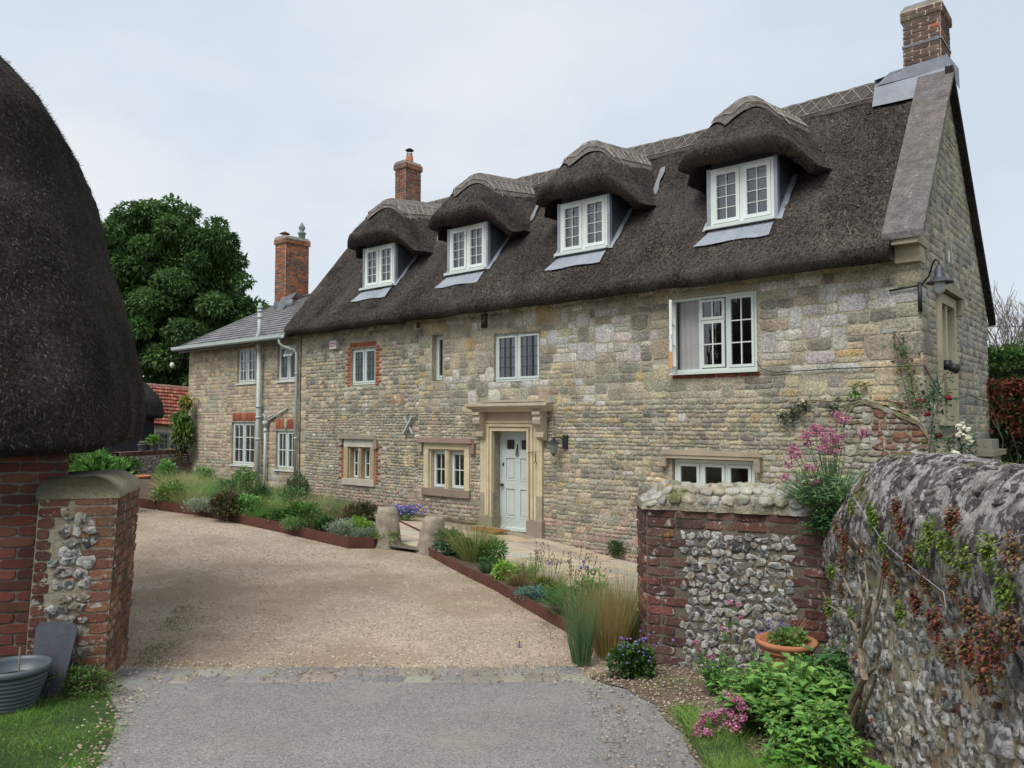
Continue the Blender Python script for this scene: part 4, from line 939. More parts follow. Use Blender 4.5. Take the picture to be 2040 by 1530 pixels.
e = fit('alarm_box', (-5.98,0,3.49), 'white alarm box with red lettering high on the wall under the thatch', 'alarm box')
f = MB(); f.prism([(-.14,0),(.14,0),(.14,.17),(.11,.21),(-.11,.21),(-.14,.17)], -.10, 0, (.6,.6,.58)); f.build('casing', mPaint, e)
f = MB(); f.box(-.12,.12,-.104,-.1005,.06,.15,(.45,.08,.10)); f.build('badge', mPaint, e)
f = MB()
for k in range(7): f.box(-.105+k*.03,-.085+k*.03,-.107,-.1045,.08,.125,(.65,.6,.6))
f.build('lettering', mPaint, e)
e = fit('security_light', (7.42,1.15,2.5), 'small black round light on the gable beneath the stone-framed window', 'wall light')
f = MB(); f.box(0,.12,-.06,.06,-.06,.08,K_); f.tube([(.1,0,-.02),(.2,-.03,-.06)], [.06,.075], (.035,.035,.045), 14); f.build('housing', mMetal, e, True)
# ================================================================ THATCHED OUTBUILDING, LEFT FOREGROUND
E1 = Vector((-.28,.96,0)).normalized(); E2 = Vector((-E1.y, E1.x, 0))      # back, left
PC = Vector((-2.85,5.52,0))
ob = empty('thatched_outbuilding', PC+E1*.1+E2*.33+Vector((0,0,-.2)), 0); OBL = ob.location.copy()
tag(ob, 'dark thatched brick outbuilding whose steep roof hangs over the flint gate pier', 'outbuilding')
def obl(p): return tuple(Vector(p)-OBL)
# roof: horizontal rings of a rounded rectangle whose inset grows with height
ins = [(1.49,.30),(1.45,.12),(1.50,.03),(1.66,.0),(1.9,.0),(2.2,.05),(2.6,.13),(3.0,.24),(3.4,.37),(3.75,.45),(4.05,.50),(4.3,.66),(4.6,.92),(4.9,1.25),(5.2,1.62),(5.45,2.0),(5.62,2.3)]
Fx, Fy = Vector((-2.78,5.22,0)), 0
RB = Vector((-.37,.93,0)).normalized(); RL = Vector((-.96,-.28,0)).normalized(); DEP, LEN = 4.6, 6.5
def rpt(t, inset, z):      # t 0..1: along front from left to right corner, then back along the right end
    r_ = .75+inset*.35; nst = 10
    f_in = inset*.55
    A = Fx+RB*f_in-RL*0; pts = None
    L1 = LEN; 
    s = t*(LEN+DEP)
    x = LEN-s if s < LEN else 0; y = 0 if s < LEN else s-LEN
    # round the corner
    d = s-LEN; rr = min(r_, 1.4)
    if abs(d) < rr: q = (d+rr)/(2*rr); ang = q*math.pi/2; x = rr*(1-math.sin(ang)); y = rr*(1-math.cos(ang))
    if s > LEN+DEP-rr*.8:
        q = (s-(LEN+DEP-rr*.8))/(rr*.8); x = rr*.6*(1-math.cos(q*math.pi/2)); y = DEP-rr*.8+rr*.8*math.sin(q*math.pi/2)
    depth = DEP-2*f_in; y2 = f_in+y*depth/DEP
    return Fx+RL*(x+inset)+RB*y2+Vector((0,0,z))
m = MB(); nt_ = 150; lv = []
for k in range(len(ins)-1):
    n = max(1, int((ins[k+1][0]-ins[k][0])/.07)) if k > 1 else 2
    for q in range(n): t = q/n; lv.append((ins[k][0]+(ins[k+1][0]-ins[k][0])*t, ins[k][1]+(ins[k+1][1]-ins[k][1])*t))
lv.append(ins[-1])
for z, i_ in lv:
    for j in range(nt_+1):
        p = rpt(j/nt_, i_, z); c = (p-Vector((-5.2,7.4,z))).normalized()
        d = .05*nz1(p.x*1.1, p.y*1.1, z*1.1)+.022*nz1(p.x*4, p.y*4, z*4)+.016*nz1(p.x*12, p.y*12, z*12); p = p+c*d
        p.z += .05*nz1(p.x*1.3, p.y*1.3)*(1 if z < 1.7 else 0)
        m.v.append(obl(p)); t = .5+1.2*fbm(p.x, p.y, z*1.2, 3); m.c.append(lerp((.040,.036,.033), (.066,.058,.050), max(0, min(1, t))))
m.f = [(i*(nt_+1)+j, i*(nt_+1)+j+1, (i+1)*(nt_+1)+j+1, (i+1)*(nt_+1)+j) for i in range(len(lv)-1) for j in range(nt_)]
m.f.append(tuple((len(lv)-1)*(nt_+1)+j for j in range(nt_+1)))
m.f.append(tuple(j for j in range(nt_, -1, -1)))
def Po():
    while True:
        t = rng.uniform(.45, .98); z = 1.47+3.8*rng.random()**1.1
        i_ = np.interp(z, [q[0] for q in ins[1:]], [q[1] for q in ins[1:]]); e = .01
        p = rpt(t, i_, z); p1 = rpt(min(1, t+e), i_, z); z2 = z+.05; i2 = np.interp(z2, [q[0] for q in ins[1:]], [q[1] for q in ins[1:]]); p2 = rpt(t, i2, z2)
        n = (p1-p).cross(p2-p)
        if n.length < 1e-9: continue
        n.normalize()
        if n.dot(p-Vector((-5.2,7.4,z))) < 0: n = -n
        c = (p-Vector((-5.2,7.4,z))).normalized(); d = .05*nz1(p.x*1.1, p.y*1.1, z*1.1)+.022*nz1(p.x*4, p.y*4, z*4)
        return Vector(obl(p+c*d)), n, (p-p2).normalized()
straw(m, Po, 0, 26000, L=(.015,.05), W=.0028, cols=((.16,.145,.115),(.12,.105,.08),(.09,.08,.06),(.10,.10,.06),(.24,.22,.18)))
m.build('thatched_roof', mThatchD, ob, smooth=True)
BR = [(.125,.04,.03),(.105,.035,.028),(.145,.048,.034),(.08,.032,.027),(.12,.052,.034)]  # brick colours darkened to include the deep shade under the thatch
wbk = MB(); O_ = PC+E1*.12; Sw = lambda a, b, h: obl(O_+E2*a+Vector((0,0,b))-E1*h)
Sw_m = lambda a, b, h: Sw(-a, b, h)     # a increases to the right in the picture
wbk.add([Sw_m(-6,-.5,-.004), Sw_m(-.32,-.5,-.004), Sw_m(-.32,1.75,-.004), Sw_m(-6,1.75,-.004)], [(0,1,2,3)], (.15,.135,.115))
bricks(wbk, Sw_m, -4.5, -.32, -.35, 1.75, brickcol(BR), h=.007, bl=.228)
WR = Vector((-.60,1,0)).normalized(); WRN = Vector((WR.y,-WR.x,0))
Sr = lambda a, b, h: obl(O_+E2*.32+WR*a+Vector((0,0,b))+WRN*(h))
wbk.add([Sr(0,-.5,-.004), Sr(3.4,-.5,-.004), Sr(3.4,2.0,-.004), Sr(0,2.0,-.004)], [(0,1,2,3)], (.15,.135,.115))
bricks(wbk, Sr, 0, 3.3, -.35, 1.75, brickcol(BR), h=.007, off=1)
wbk.build('wall', mBrickFar, ob)
# gate pier of brick and flint
FR = [(.46,.45,.42),(.56,.55,.52),(.34,.34,.33),(.44,.40,.34)]; FC = [(.07,.075,.08),(.14,.145,.15),(.20,.205,.205),(.05,.053,.057),(.26,.25,.23)]
def flint(mb, S, a, b, wa, wb_, h, r=rng):
    k = r.random()
    if k < .55: rim, core = cv(r.choice(FR), .12), cv(r.choice(FC), .25)
    elif k < .78: c = cv(lerp(r.choice(FR), (.25,.24,.21), .35), .2); rim, core = c, cv(lerp(c, (.18,.18,.18), .4), .15)
    elif k < .87: c = cv((.26,.23,.18), .2); rim, core = c, c
    else: c = cv(r.choice(FC), .3); rim, core = c, c
    stone(mb, S, a-wa, a+wa, b-wb_, b+wb_, rim, gap=.0, h=h, ex=2.4, jit=.38, n=10, rings=((1.0,-.015), (.93,.6), (.78,.85), (.4,.8)), rim=rim, core=core)
def flints(mb, S, inside, a0, a1, b0, b1, sz, rowh, h=.022, dens=1.0):
    b = b0+rowh*.5; k = 0
    while b < b1:
        a = a0+rng.random()*sz
        while a < a1:
            wa = sz*rng.uniform(.55, 1.25)*.5; wb_ = rowh*rng.uniform(.42, .66)*.92
            bb_ = b+rng.uniform(-.25, .25)*rowh
            if rng.random() < dens and inside(a+wa, bb_, wa): flint(mb, S, a+wa, bb_, wa, wb_, h*rng.uniform(.6, 1.5))
            a += wa*2+.004
        b += rowh; k += 1
pier = empty('gate_pier', PC+Vector((0,0,-.22))); PL = pier.location.copy(); tag(pier, 'brick and flint gate pier with cement cap beside the dark thatched outbuilding', 'pier')
PH = 1.14
def bat(b): return .05*(b+.2)-.03        # leans out a little as it rises
Sp = lambda a, b, h: tuple(PC-E2*(bat(b)*1.0)+E2*(.50-a)+Vector((0,0,b))-E1*h-PL)       # front, a: 0 left .. .5 right
Sq = lambda a, b, h: tuple(PC-E2*(bat(b)+h)+E1*a+Vector((0,0,b))-PL)
f = MB(); MC = (.30,.27,.205)
grid = lambda S, a0, a1, b0, b1, na, nb, amp, col: None
def gridsurf(mb, S, a0, a1, b0, b1, na, nb, amp, colf, fr=9, h0=0.0):
    o = len(mb.v)
    vs = []; cs = []
    for i in range(na+1):
        for j in range(nb+1):
            a = a0+(a1-a0)*i/na; b = b0+(b1-b0)*j/nb; ed = 0 if i in (0, na) else 1
            vs.append(S(a, b, h0+amp*ed*(nz1(a*fr, b*fr, 1.3)+.5*nz1(a*fr*3, b*fr*3, 7)))); cs.append(colf(a, b) if callable(colf) else colf)
    mb.add(vs, [(i*(nb+1)+j, (i+1)*(nb+1)+j, (i+1)*(nb+1)+j+1, i*(nb+1)+j+1) for i in range(na) for j in range(nb)], cs)
gridsurf(f, Sp, 0, .5, -.4, PH, 16, 40, .006, MC); gridsurf(f, Sq, 0, .8, -.4, PH, 16, 40, .004, (.17,.14,.11))
f.add([Sq(.8,-.4,0), Sq(.8,PH,0), tuple(PC+E1*.8+E2*.5+Vector((0,0,PH))-PL), tuple(PC+E1*.8+E2*.5+Vector((0,0,-.4))-PL)], [(0,1,2,3)], MC)
f.build('mortar_core', mCement, pier)
f = MB(); pb = [(.20,.082,.055),(.17,.07,.048),(.22,.09,.058),(.14,.068,.052),(.22,.115,.07)]
def pcol(a, b): 
    c = cv(rng.choice(pb), .15)
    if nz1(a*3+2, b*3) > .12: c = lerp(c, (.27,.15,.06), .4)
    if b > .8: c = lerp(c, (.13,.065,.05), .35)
    return c
for k in range(20):
    z0 = -.36+k*.075
    L_ = (.30, .17, .22, .14)[k % 4] if k < 18 else .28
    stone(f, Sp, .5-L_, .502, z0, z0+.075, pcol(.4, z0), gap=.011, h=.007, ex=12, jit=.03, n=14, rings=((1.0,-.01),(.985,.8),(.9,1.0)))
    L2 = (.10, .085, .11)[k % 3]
    stone(f, Sp, 0, L2 if k < 18 else .2, z0, z0+.075, cv(rng.choice(BR), .15), gap=.011, h=.007, ex=12, jit=.03, n=14, rings=((1.0,-.01),(.985,.8),(.9,1.0)))  # left quoin takes the darker bricks: shade on that side is in the colour
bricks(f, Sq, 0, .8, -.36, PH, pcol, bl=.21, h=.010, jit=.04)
f.build('brick_quoin', mBrick, pier)
f = MB(); flints(f, Sp, lambda a, b, w_: .09+w_*.6 < a < .37-w_*.3, .08, .38, -.3, 1.03, .105, .078, h=.02, dens=1); f.build('flint_panel', mFlint, pier, smooth=True)
f = MB(); n = 14
tp = [(-.01,PH-.02),(-.015,PH+.02),(.0,PH+.08),(.04,PH+.125),(.36,PH+.145),(.43,PH+.12),(.50,PH+.07),(.522,PH+.0),(.52,PH-.02)]
vs = []
for q in range(9):
    y = -.012+.82*q/8
    for (a, z) in tp:
        zz = z-(.012 if q in (0, 8) else 0)*(1 if z > PH+.05 else 0); p = PC-E2*(.03)+E2*(.50-a)+E1*y+Vector((0,0,zz+.012*nz1(a*9, y*9))); vs.append(tuple(p-PL))
K = len(tp); f.add(vs, [(q*K+j, (q+1)*K+j, (q+1)*K+j+1, q*K+j+1) for q in range(8) for j in range(K-1)]+[tuple(range(K-1, -1, -1)), tuple(8*K+j for j in range(K))], [lerp((.12,.115,.085), (.30,.27,.18), max(0, min(1, (i % K)-4.5))) for i in range(9*K)])
f.build('cement_cap', mCement, pier, smooth=True)

# ================================================================ FOREGROUND FLINT WALLS, RIGHT
# long wall: a runs from the corner towards the camera
WA = Vector((2.27,5.52,0)); WD = Vector((-.19,-1,0)).normalized(); WN = Vector((-WD.y*-1, 0, 0)); WN = Vector((-1,.19,0)).normalized()
WTH = .42; SPR = 1.0
def topdrop(a): return .40*(1-ss(a, -.1, 1.1))+.04*nz1(a*1.3, 2.0)
LC_ = .62
def Sl(a, b, h):
    base = WA+WD*a; zs = SPR-topdrop(a)
    if b < SPR:
        zz = -.35+(b+.35)*(zs+.35)/(SPR+.35); o_ = .05*(1-(b/SPR)); p = base+WN*(o_+h)+Vector((0,0,zz))
        k = ss(b, SPR-.16, SPR); p += WN*.05*k; return tuple(p)
    t = (b-SPR)/LC_; ph = t*math.pi; rise = .47
    off = -(WTH/2)*(1-math.cos(ph)); zz = zs+rise*math.sin(ph)**.85 if 0 < ph < math.pi else zs
    nx, nzv = math.cos(ph)*rise, math.sin(ph)*WTH/2+.05; l = math.hypot(nx, nzv)
    return tuple(base+WN*(.05+off*1.1+h*nx/l)+Vector((0,0,zz+h*nzv/l)))
fw = empty('long_flint_garden_wall', WA+Vector((0,0,-.25))); FL = fw.location.copy(); tag(fw, 'tall lichen-covered flint wall with dark rounded coping and a climber stem up it', 'garden wall')
S1 = lambda a, b, h: tuple(Vector(Sl(a, b, h))-FL)
f = MB()
def mcol(a, b):
    t = max(0, min(1, .5+1.3*nz1(a*2, b*2, 4))); return lerp((.47,.40,.29), (.29,.225,.16), t)
gridsurf(f, S1, -.02, 7.0, -.35, SPR, 380, 80, .012, mcol, fr=11)
f.build('flint_face_mortar', mFlintFace, fw, smooth=True)
f = MB(); flints(f, S1, lambda a, b, w_: True, -.02, 5.2, -.2, .98, .072, .06, h=.017, dens=.66)
flints(f, S1, lambda a, b, w_: True, .1, 4.4, .0, .92, .13, .12, h=.03, dens=.16)
for _ in range(34):
    a = rng.uniform(.2, 4.2); b = rng.uniform(.0, .85); c = cv(rng.choice([(.20,.075,.05),(.22,.10,.06),(.16,.07,.05)]), .2); s = rng.uniform(.015,.035)
    stone(f, S1, a-s, a+s*1.3, b-s*.7, b+s*.8, c, gap=0, h=.02, ex=5, jit=.15, n=10)
f.build('flint_face', mFlint, fw, smooth=True)
f = MB()
def ccol(a, b):
    n = nz1(a*3, b*5, 9); return lerp((.26,.24,.22), (.46,.44,.41), max(0, min(1, .5+1.5*n)))
gridsurf(f, S1, -.02, 7.0, SPR-.01, SPR+LC_, 320, 40, .018, ccol, fr=9, h0=.015)
mCop = M_('flint_coping', rough=.9, var=.4, vs=8, bumps=((14, .05, 1.0), (30, .03, 1.0), (70, .012, .9)), spots=((7.5, .50, .54, (.11,.092,.095), .9), (24, .53, .58, (.60,.59,.57), .85), (2.7, .58, .64, (.19,.20,.04), .9), (6, .68, .72, (.30,.15,.03), .7)))
for _ in range(620):
    a = rng.uniform(-.02, 5.0); b = rng.uniform(SPR, SPR+LC_*.62); s = rng.uniform(.02,.05)
    c = cv(rng.choice([(.11,.09,.092),(.13,.105,.10),(.16,.14,.13),(.45,.44,.41),(.38,.36,.33)]), .15)
    sk = rng.uniform(-.5,.5); S2 = (lambda aa, bb, h, a=a, b=b, sk=sk: S1(aa+(bb-b)*.9, bb, h))
    stone(f, S2, a-s*1.5, a+s*1.5, b-s*.7, b+s*.7, c, gap=0, h=.021, ex=3, jit=.35, n=10, rings=((1.0,-.02),(.93,.6),(.8,1.0)))
f.build('coping', mCop, fw, smooth=True)
f = MB(); f.v = [S1(-.02,-.35,0), S1(-.02,SPR,0), S1(-.02,SPR+LC_*.3,0), S1(-.02,SPR+LC_*.5,0), S1(-.02,SPR+LC_*.7,0), S1(-.02,SPR+LC_,0)]; 
bk = [tuple(WA+WD*a-WN*(WTH)+Vector((0,0,z))-FL) for a, z in ((-.02,-.35),(-.02,SPR-.3),(7,SPR),(7,-.35))]; f.v += bk; f.f = [(0,1,2,3,4,5,7,6),(6,7,8,9)]; f.c = [(.25,.22,.18)]*10; f.build('rear_face', mCement, fw)
# return wall with brick quoins
RA = Vector((1.05,6.05,0)); RD = (Vector((2.27,5.52,0))-RA).normalized(); RN = Vector((RD.y, -RD.x, 0)); RLN = (Vector((2.27,5.52,0))-RA).length+.05
rw = empty('short_brick_and_flint_wall', RA+Vector((0,0,-.25))); RLc = rw.location.copy(); tag(rw, 'short return wall with a flint panel framed in red brick beside the planting bed', 'garden wall')
BT = .99
Sa = lambda a, b, h: tuple(RA+RD*a+RN*h+Vector((0,0,b))-RLc)
Sb = lambda a, b, h: tuple(RA+Vector((.01,.47,0))*(1-a/.48)-Vector((h,0,0))+Vector((0,0,b))-RLc)       # left end, a: 0 back .. front
f = MB(); gridsurf(f, Sa, 0, RLN, -.4, BT, 50, 50, .012, (.15,.13,.105)); gridsurf(f, Sb, 0, .48, -.4, BT, 10, 20, .004, (.30,.26,.21)); 
f.add([tuple(RA+Vector((.01,.47,0))+RD*a+Vector((0,0,z))-RLc) for a, z in ((0,-.4),(RLN,-.4),(RLN,BT+.1),(0,BT+.1))], [(0,1,2,3)], (.2,.17,.14)); f.build('mortar_core', mCement, rw, smooth=True)
f = MB(); fr_ = MB(); RB_ = [(.12,.05,.042),(.10,.046,.04),(.14,.056,.045),(.085,.043,.038),(.14,.075,.06)]
nrw = 18; z00 = BT-nrw*.0745
rkw = dict(gap=.012, h=.009, ex=12, jit=.035, n=14, rings=((1.0,-.01),(.985,.8),(.9,1.0)))
for k in range(nrw):
    z0 = z00+k*.0745; Lq = .22 if k % 2 else .33
    if k >= nrw-2: bricks(f, Sa, 0 if k % 2 else -.11, RLN, z0, z0+.0745, brickcol(RB_), bh=.0745, h=.008, lim=lambda b: (0, RLN)); 
    else:
        cuts = [0, .11, .33] if k % 2 == 0 else [0, .22]
        for p, q in zip(cuts, cuts[1:]): stone(f, Sa, p, q, z0, z0+.0745, cv(rng.choice(RB_), .2), **rkw)
        R0 = RLN-(.34 if k % 2 else .24)
        if not 3 < k < 6:
            stone(fr_, Sa, R0, R0+.2, z0, z0+.0745, cv(rng.choice(RB_[:4]), .2), **rkw); stone(fr_, Sa, R0+.2, RLN, z0, z0+.0745, cv(rng.choice(RB_[:4]), .2), **rkw)
bricks(f, Sb, 0, .48, z00, BT, brickcol(RB_+[(.22,.09,.06)]*2), bh=.0745, bl=.215, h=.010, jit=.04, off=1)
f.build('brick_quoin', mBrick, rw); fr_.build('brick_quoin', mBrick, rw)
f = MB(); flints(f, Sa, lambda a, b, w_: .26+w_*.6 < a < RLN-.28, .22, RLN-.22, z00, BT-.155, .082, .062, h=.014, dens=1.0); f.build('flint_panel', mFlint, rw, smooth=True)
f = MB()
def Sc(a, b, h):       # rough rounded capping: b 0 front lip .. 1 back lip
    ph = b*math.pi; e = ss(a, -.02, .22); hgt = (.19+.03*nz1(a*3, 4))*(.35+.65*e)
    off = .03-.50*(1-math.cos(ph))/2; zz = BT-.01+hgt*max(0, math.sin(ph))**.6
    nx, nq = math.cos(ph), math.sin(ph)
    return tuple(RA+RD*a+(RN if off > 0 else Vector((-.02,-1,0)))*(off+h*nx)+Vector((0,0,zz+h*nq))-RLc)
gridsurf(f, Sc, -.03, RLN+.1, 0, 1, 90, 26, .035, lambda a, b: lerp((.36,.32,.235), (.26,.23,.175), max(0, min(1, .5+1.5*nz1(a*6, b*4)))), fr=10)
f.add([Sc(-.03, k/12, 0) for k in range(13)], [tuple(range(13))], (.3,.27,.22))
a = .0
while a < RLN:
    ww = rng.uniform(.06,.12); c = cv(rng.choice([(.34,.305,.225),(.29,.26,.19),(.31,.28,.21),(.40,.38,.32)]), .12)
    stone(f, Sc, a, a+ww,  .03, .17, cv(c, .2), gap=.006, h=.018, ex=2.6, jit=.2, n=12, rings=((1.0,-.02),(.93,.5),(.75,.9),(.4,1.0))); stone(f, Sc, a+.03, a+ww+.04, .17, .33, c, gap=.006, h=.02, ex=2.6, jit=.15, n=12, rings=((1.0,-.02),(.93,.5),(.75,.9),(.4,1.0))); stone(f, Sc, a+.04, a+ww+.03, .32, .62, cv(c, .15), gap=.01, h=.018, ex=2.6, jit=.15, n=12, rings=((1.0,-.02),(.93,.5),(.75,.9),(.4,1.0))); a += ww
f.build('rough_coping', mRough, rw, smooth=True)
# humped wall end further back, meeting the cottage corner
HO = Vector((3.46,8.05,0)); HDp = Vector((.45,.89,0)).normalized(); HR = Vector((HDp.y, -HDp.x, 0))
hw = empty('humped_rubble_wall', HO+Vector((0,0,-.4))); HL = hw.location.copy(); tag(hw, 'mossy humped rubble and brick wall end behind the pink valerian', 'garden wall')
def Sfh(a, b, h): return tuple(HO+HR*a+Vector((0,0,b))-HDp*h-HL)
AX = [0,.05,.12,.2,.36,.5,.68,.78]; AZ = [1.58,1.74,1.84,1.88,1.81,1.74,1.66,1.50]
def archz(a): return float(np.interp(a, AX, AZ))
f = MB(); arch = [(0,-.6)]+[(a, archz(a)) for a in np.linspace(0, .78, 14).tolist()]+[(.78,-.6)]
n = len(arch); vs = [tuple(HO+HR*a+Vector((0,0,z))-HL) for a, z in arch]+[tuple(HO+HR*a+HDp*2.4+Vector((0,0,z))-HL) for a, z in arch]
f.add(vs, [tuple(range(n)), tuple(range(2*n-1, n-1, -1))]+[(i, i+n, i+n+1, i+1) for i in range(n-1)], (.27,.24,.185))
def hc(a, b): return cv(rng.choice([(.20,.10,.07),(.24,.15,.11),(.26,.22,.17),(.18,.12,.09)]), .15) if a > .3 else cv(rng.choice([(.42,.395,.33),(.33,.30,.24),(.38,.35,.28)]), .12)
def hlim(b):
    ok = [a for a in np.linspace(0, .78, 60).tolist() if archz(a) > b-.005]
    return (min(ok), max(ok)) if ok else (0, .001)
rubble(f, Sfh, .0, .78, -.3, 1.86, (.05,.085), (.06,.18), hc, [], lim=hlim, **dict(gap=.004, h=.012, ex=3.5, jit=.25, n=11, rings=((1.0,-.012),(.94,.6),(.7,1.0))))
f.build('wall', mRough, hw, smooth=True)
f = MB()
Sar = lambda a, b, h: tuple(HO+HR*(-.02+.82*a)+HDp*b+Vector((0,0,archz(.78*a)-.01+h*1.2+.02*math.sin(3.14*a)))-HL)
gridsurf(f, Sar, 0, 1, -.03, 2.4, 40, 80, .035, lambda a, b: lerp((.34,.31,.22), (.22,.20,.07), max(0, min(1, .5+1.6*nz1(a*5, b*4)))), fr=11, h0=.015)
for k in range(40): a0, a1 = k/40, (k+1)/40; f.add([Sar(a0,-.03,.012), Sar(a1,-.03,.012), tuple(Vector(Sar(a1,-.02,-.028-.02*nz1(a1*9,3)))), tuple(Vector(Sar(a0,-.02,-.028-.02*nz1(a0*9,3))))], [(0,1,2,3)], (.30,.27,.17))
f.build('coping', mRough, hw, smooth=True)

# ================================================================ BED EDGING, BEDS, PATH
EDGE = (.105,.043,.030)
def edging(name, pts, label, h=.165, th=.008):
    f = MB(); P = [Vector((x, y, 0)) for x, y in pts]; n = len(P); offs = []
    for i in range(n):
        d = (P[min(i+1, n-1)]-P[max(i-1, 0)]).normalized(); offs.append(Vector((d.y, -d.x, 0))*th)
    sub = []
    vs = []
    for i in range(n):
        zg = gz(P[i].x, P[i].y)
        for o_ in (-1, 1):
            q = P[i]+offs[i]*o_*.5; vs += [(q.x, q.y, zg-.1), (q.x, q.y, zg+h)]
    fs = []
    for i in range(n-1):
        a, b = 4*i, 4*i+4; fs += [(a, b, b+1, a+1), (a+2, a+3, b+3, b+2), (a+1, b+1, b+3, a+3)]
    fs += [(0,1,3,2), (4*n-4, 4*n-2, 4*n-1, 4*n-3)]
    f.add(vs, fs, EDGE); o = f.build(name, mCorten, loc=(P[0].x, P[0].y, gz(P[0].x, P[0].y))); tag(o, label, 'bed edging', 'rusted steel edging strips round the planting beds'); return o
def dens(pts, step=.5):
    o = []
    for (a, b) in zip(pts, pts[1:]):
        n = max(1, int(math.dist(a, b)/step)); o += [(a[0]+(b[0]-a[0])*k/n, a[1]+(b[1]-a[1])*k/n) for k in range(n)]
    return o+[pts[-1]]
lineA = [(-11.8,16.6),(-9.2,15.5),xy(290,1012),xy(400,1027),xy(560,1060),xy(695,1092)]
endA = xy(745,1092)
houseW = lambda u, v=-.03: (P0.x+UD.x*u+VD.x*v, P0.y+UD.y*u+VD.y*v)
edging('steel_edging', dens(lineA), 'long rusty steel edging between the gravel drive and the left planting bed')
edging('steel_edging', dens([xy(695,1092), endA, (endA[0]+.15, endA[1]+.5)]), 'short rusty steel edging strip joining the long edging to the left staddle stone')
lineB = [xy(852,1105), xy(985,1175), xy(1090,1237), xy(1180,1290), (1.02,6.02)]
edging('steel_edging', dens(lineB, .3), 'rusty steel edging of the right planting bed running towards the flint wall', h=.12)
bedA = lineA+[endA, (endA[0]+.15, endA[1]+.5), houseW(-3.9, -1.0), houseW(-4.3), houseW(-13.5), (-12.5, 21.5)]
sheet('planting_bed_soil', bedA, mSoil, .09, res=.3, col=(.105,.075,.05), nzamp=.03)
bedS = [houseW(-3.9,-.02), houseW(-1.05,-.02), houseW(-1.15,-.45), houseW(-3.6,-.7)]
sheet('narrow_bed_soil', bedS, mSoil, .07, res=.2, col=(.105,.075,.05), nzamp=.03)
inB = [(-.75,11.3),(-.1,10.4),(.62,9.3),(1.15,8.1),(1.55,6.6)]
bedB = lineB+[(1.5,6.3)]+inB[::-1]
sheet('planting_bed_soil', bedB, mSoil, .07, res=.2, col=(.115,.082,.055), nzamp=.03)
edging('steel_edging', dens([(-1.28,11.95), (-.95,12.2), houseW(-1.9,-1.55)]), 'short rusty steel strip behind the staddle stones beside the path', h=.1)
path = [xy(800,1112), (-1.2,11.75)]+inB+[(1.5,6.4),(2.6,6.4),(4.2,9.5),houseW(6.2,-.02),houseW(-1.1,-.02),houseW(-1.2,-.5),houseW(-3.4,-.75),(-3.2,13.6),(-2.3,12.4)]
PTH = [(-1.95,12.0),(-1.3,11.72),(-.75,11.3)]+inB[1:]+[(2.6,6.4),(4.2,9.5),houseW(6.2,-.02),houseW(-1.1,-.02),houseW(-1.2,-.5),houseW(-3.6,-.75)]
sheet('paved_path', PTH, mPave, .05, res=.4, col=(.13,.11,.085))
def inpoly(x, y, poly):
    c = False; j = len(poly)-1
    for i in range(len(poly)):
        if (poly[i][1] > y) != (poly[j][1] > y) and x < (poly[j][0]-poly[i][0])*(y-poly[i][1])/(poly[j][1]-poly[i][1])+poly[i][0]: c = not c
        j = i
    return c
f = MB(); PV = [(.45,.375,.27),(.38,.325,.25),(.48,.41,.29),(.36,.30,.23),(.44,.39,.31),(.47,.37,.26)]
v = -4.2-1.8; 
slabs = []
vrow = -.04
while vrow > -6.4:
    wv = rng.choice((.45,.6,.6,.75)); u = -3.8+rng.random()*.6
    while u < 6.4:
        wu = rng.choice((.6,.75,.9,.9)); slabs.append((u, u+wu, vrow-wv, vrow)); u += wu
    vrow -= wv
g4 = .011
for (u0, u1, v0, v1) in slabs:
    cs = [houseW(a, b) for a, b in ((u0+g4,v0+g4),(u1-g4,v0+g4),(u1-g4,v1-g4),(u0+g4,v1-g4))]
    ctr = houseW((u0+u1)/2, (v0+v1)/2)
    if sum(inpoly(x, y, PTH) for x, y in cs) < 2 or not inpoly(*ctr, PTH): continue
    c = cv(rng.choice(PV), .09)
    if v1 > -.7 and u1 < .9: c = lerp(c, (.16,.14,.105), .6)
    f.add([(x, y, gz(x, y)+.066) for x, y in cs]+[(x, y, gz(x, y)+.04) for x, y in cs], [(0,1,2,3),(0,4,5,1),(1,5,6,2),(2,6,7,3),(3,7,4,0)], c)
struct(f.build('path_slabs', mPave))
pM = HM @ Vector((-.15,-.75,0)); f = MB(); f.box(-.42,.42,-.22,.22,0,.022,(.26,.085,.035)); f.build('doormat', mCorten, loc=(0,0,0)).location = (pM.x, pM.y, gz(pM.x, pM.y)+.068)
dm = bpy.data.objects['doormat']; dm.rotation_euler = (0,0,math.atan2(UD.y, UD.x)); tag(dm, 'rust-coloured doormat on the paving before the front door', 'doormat')
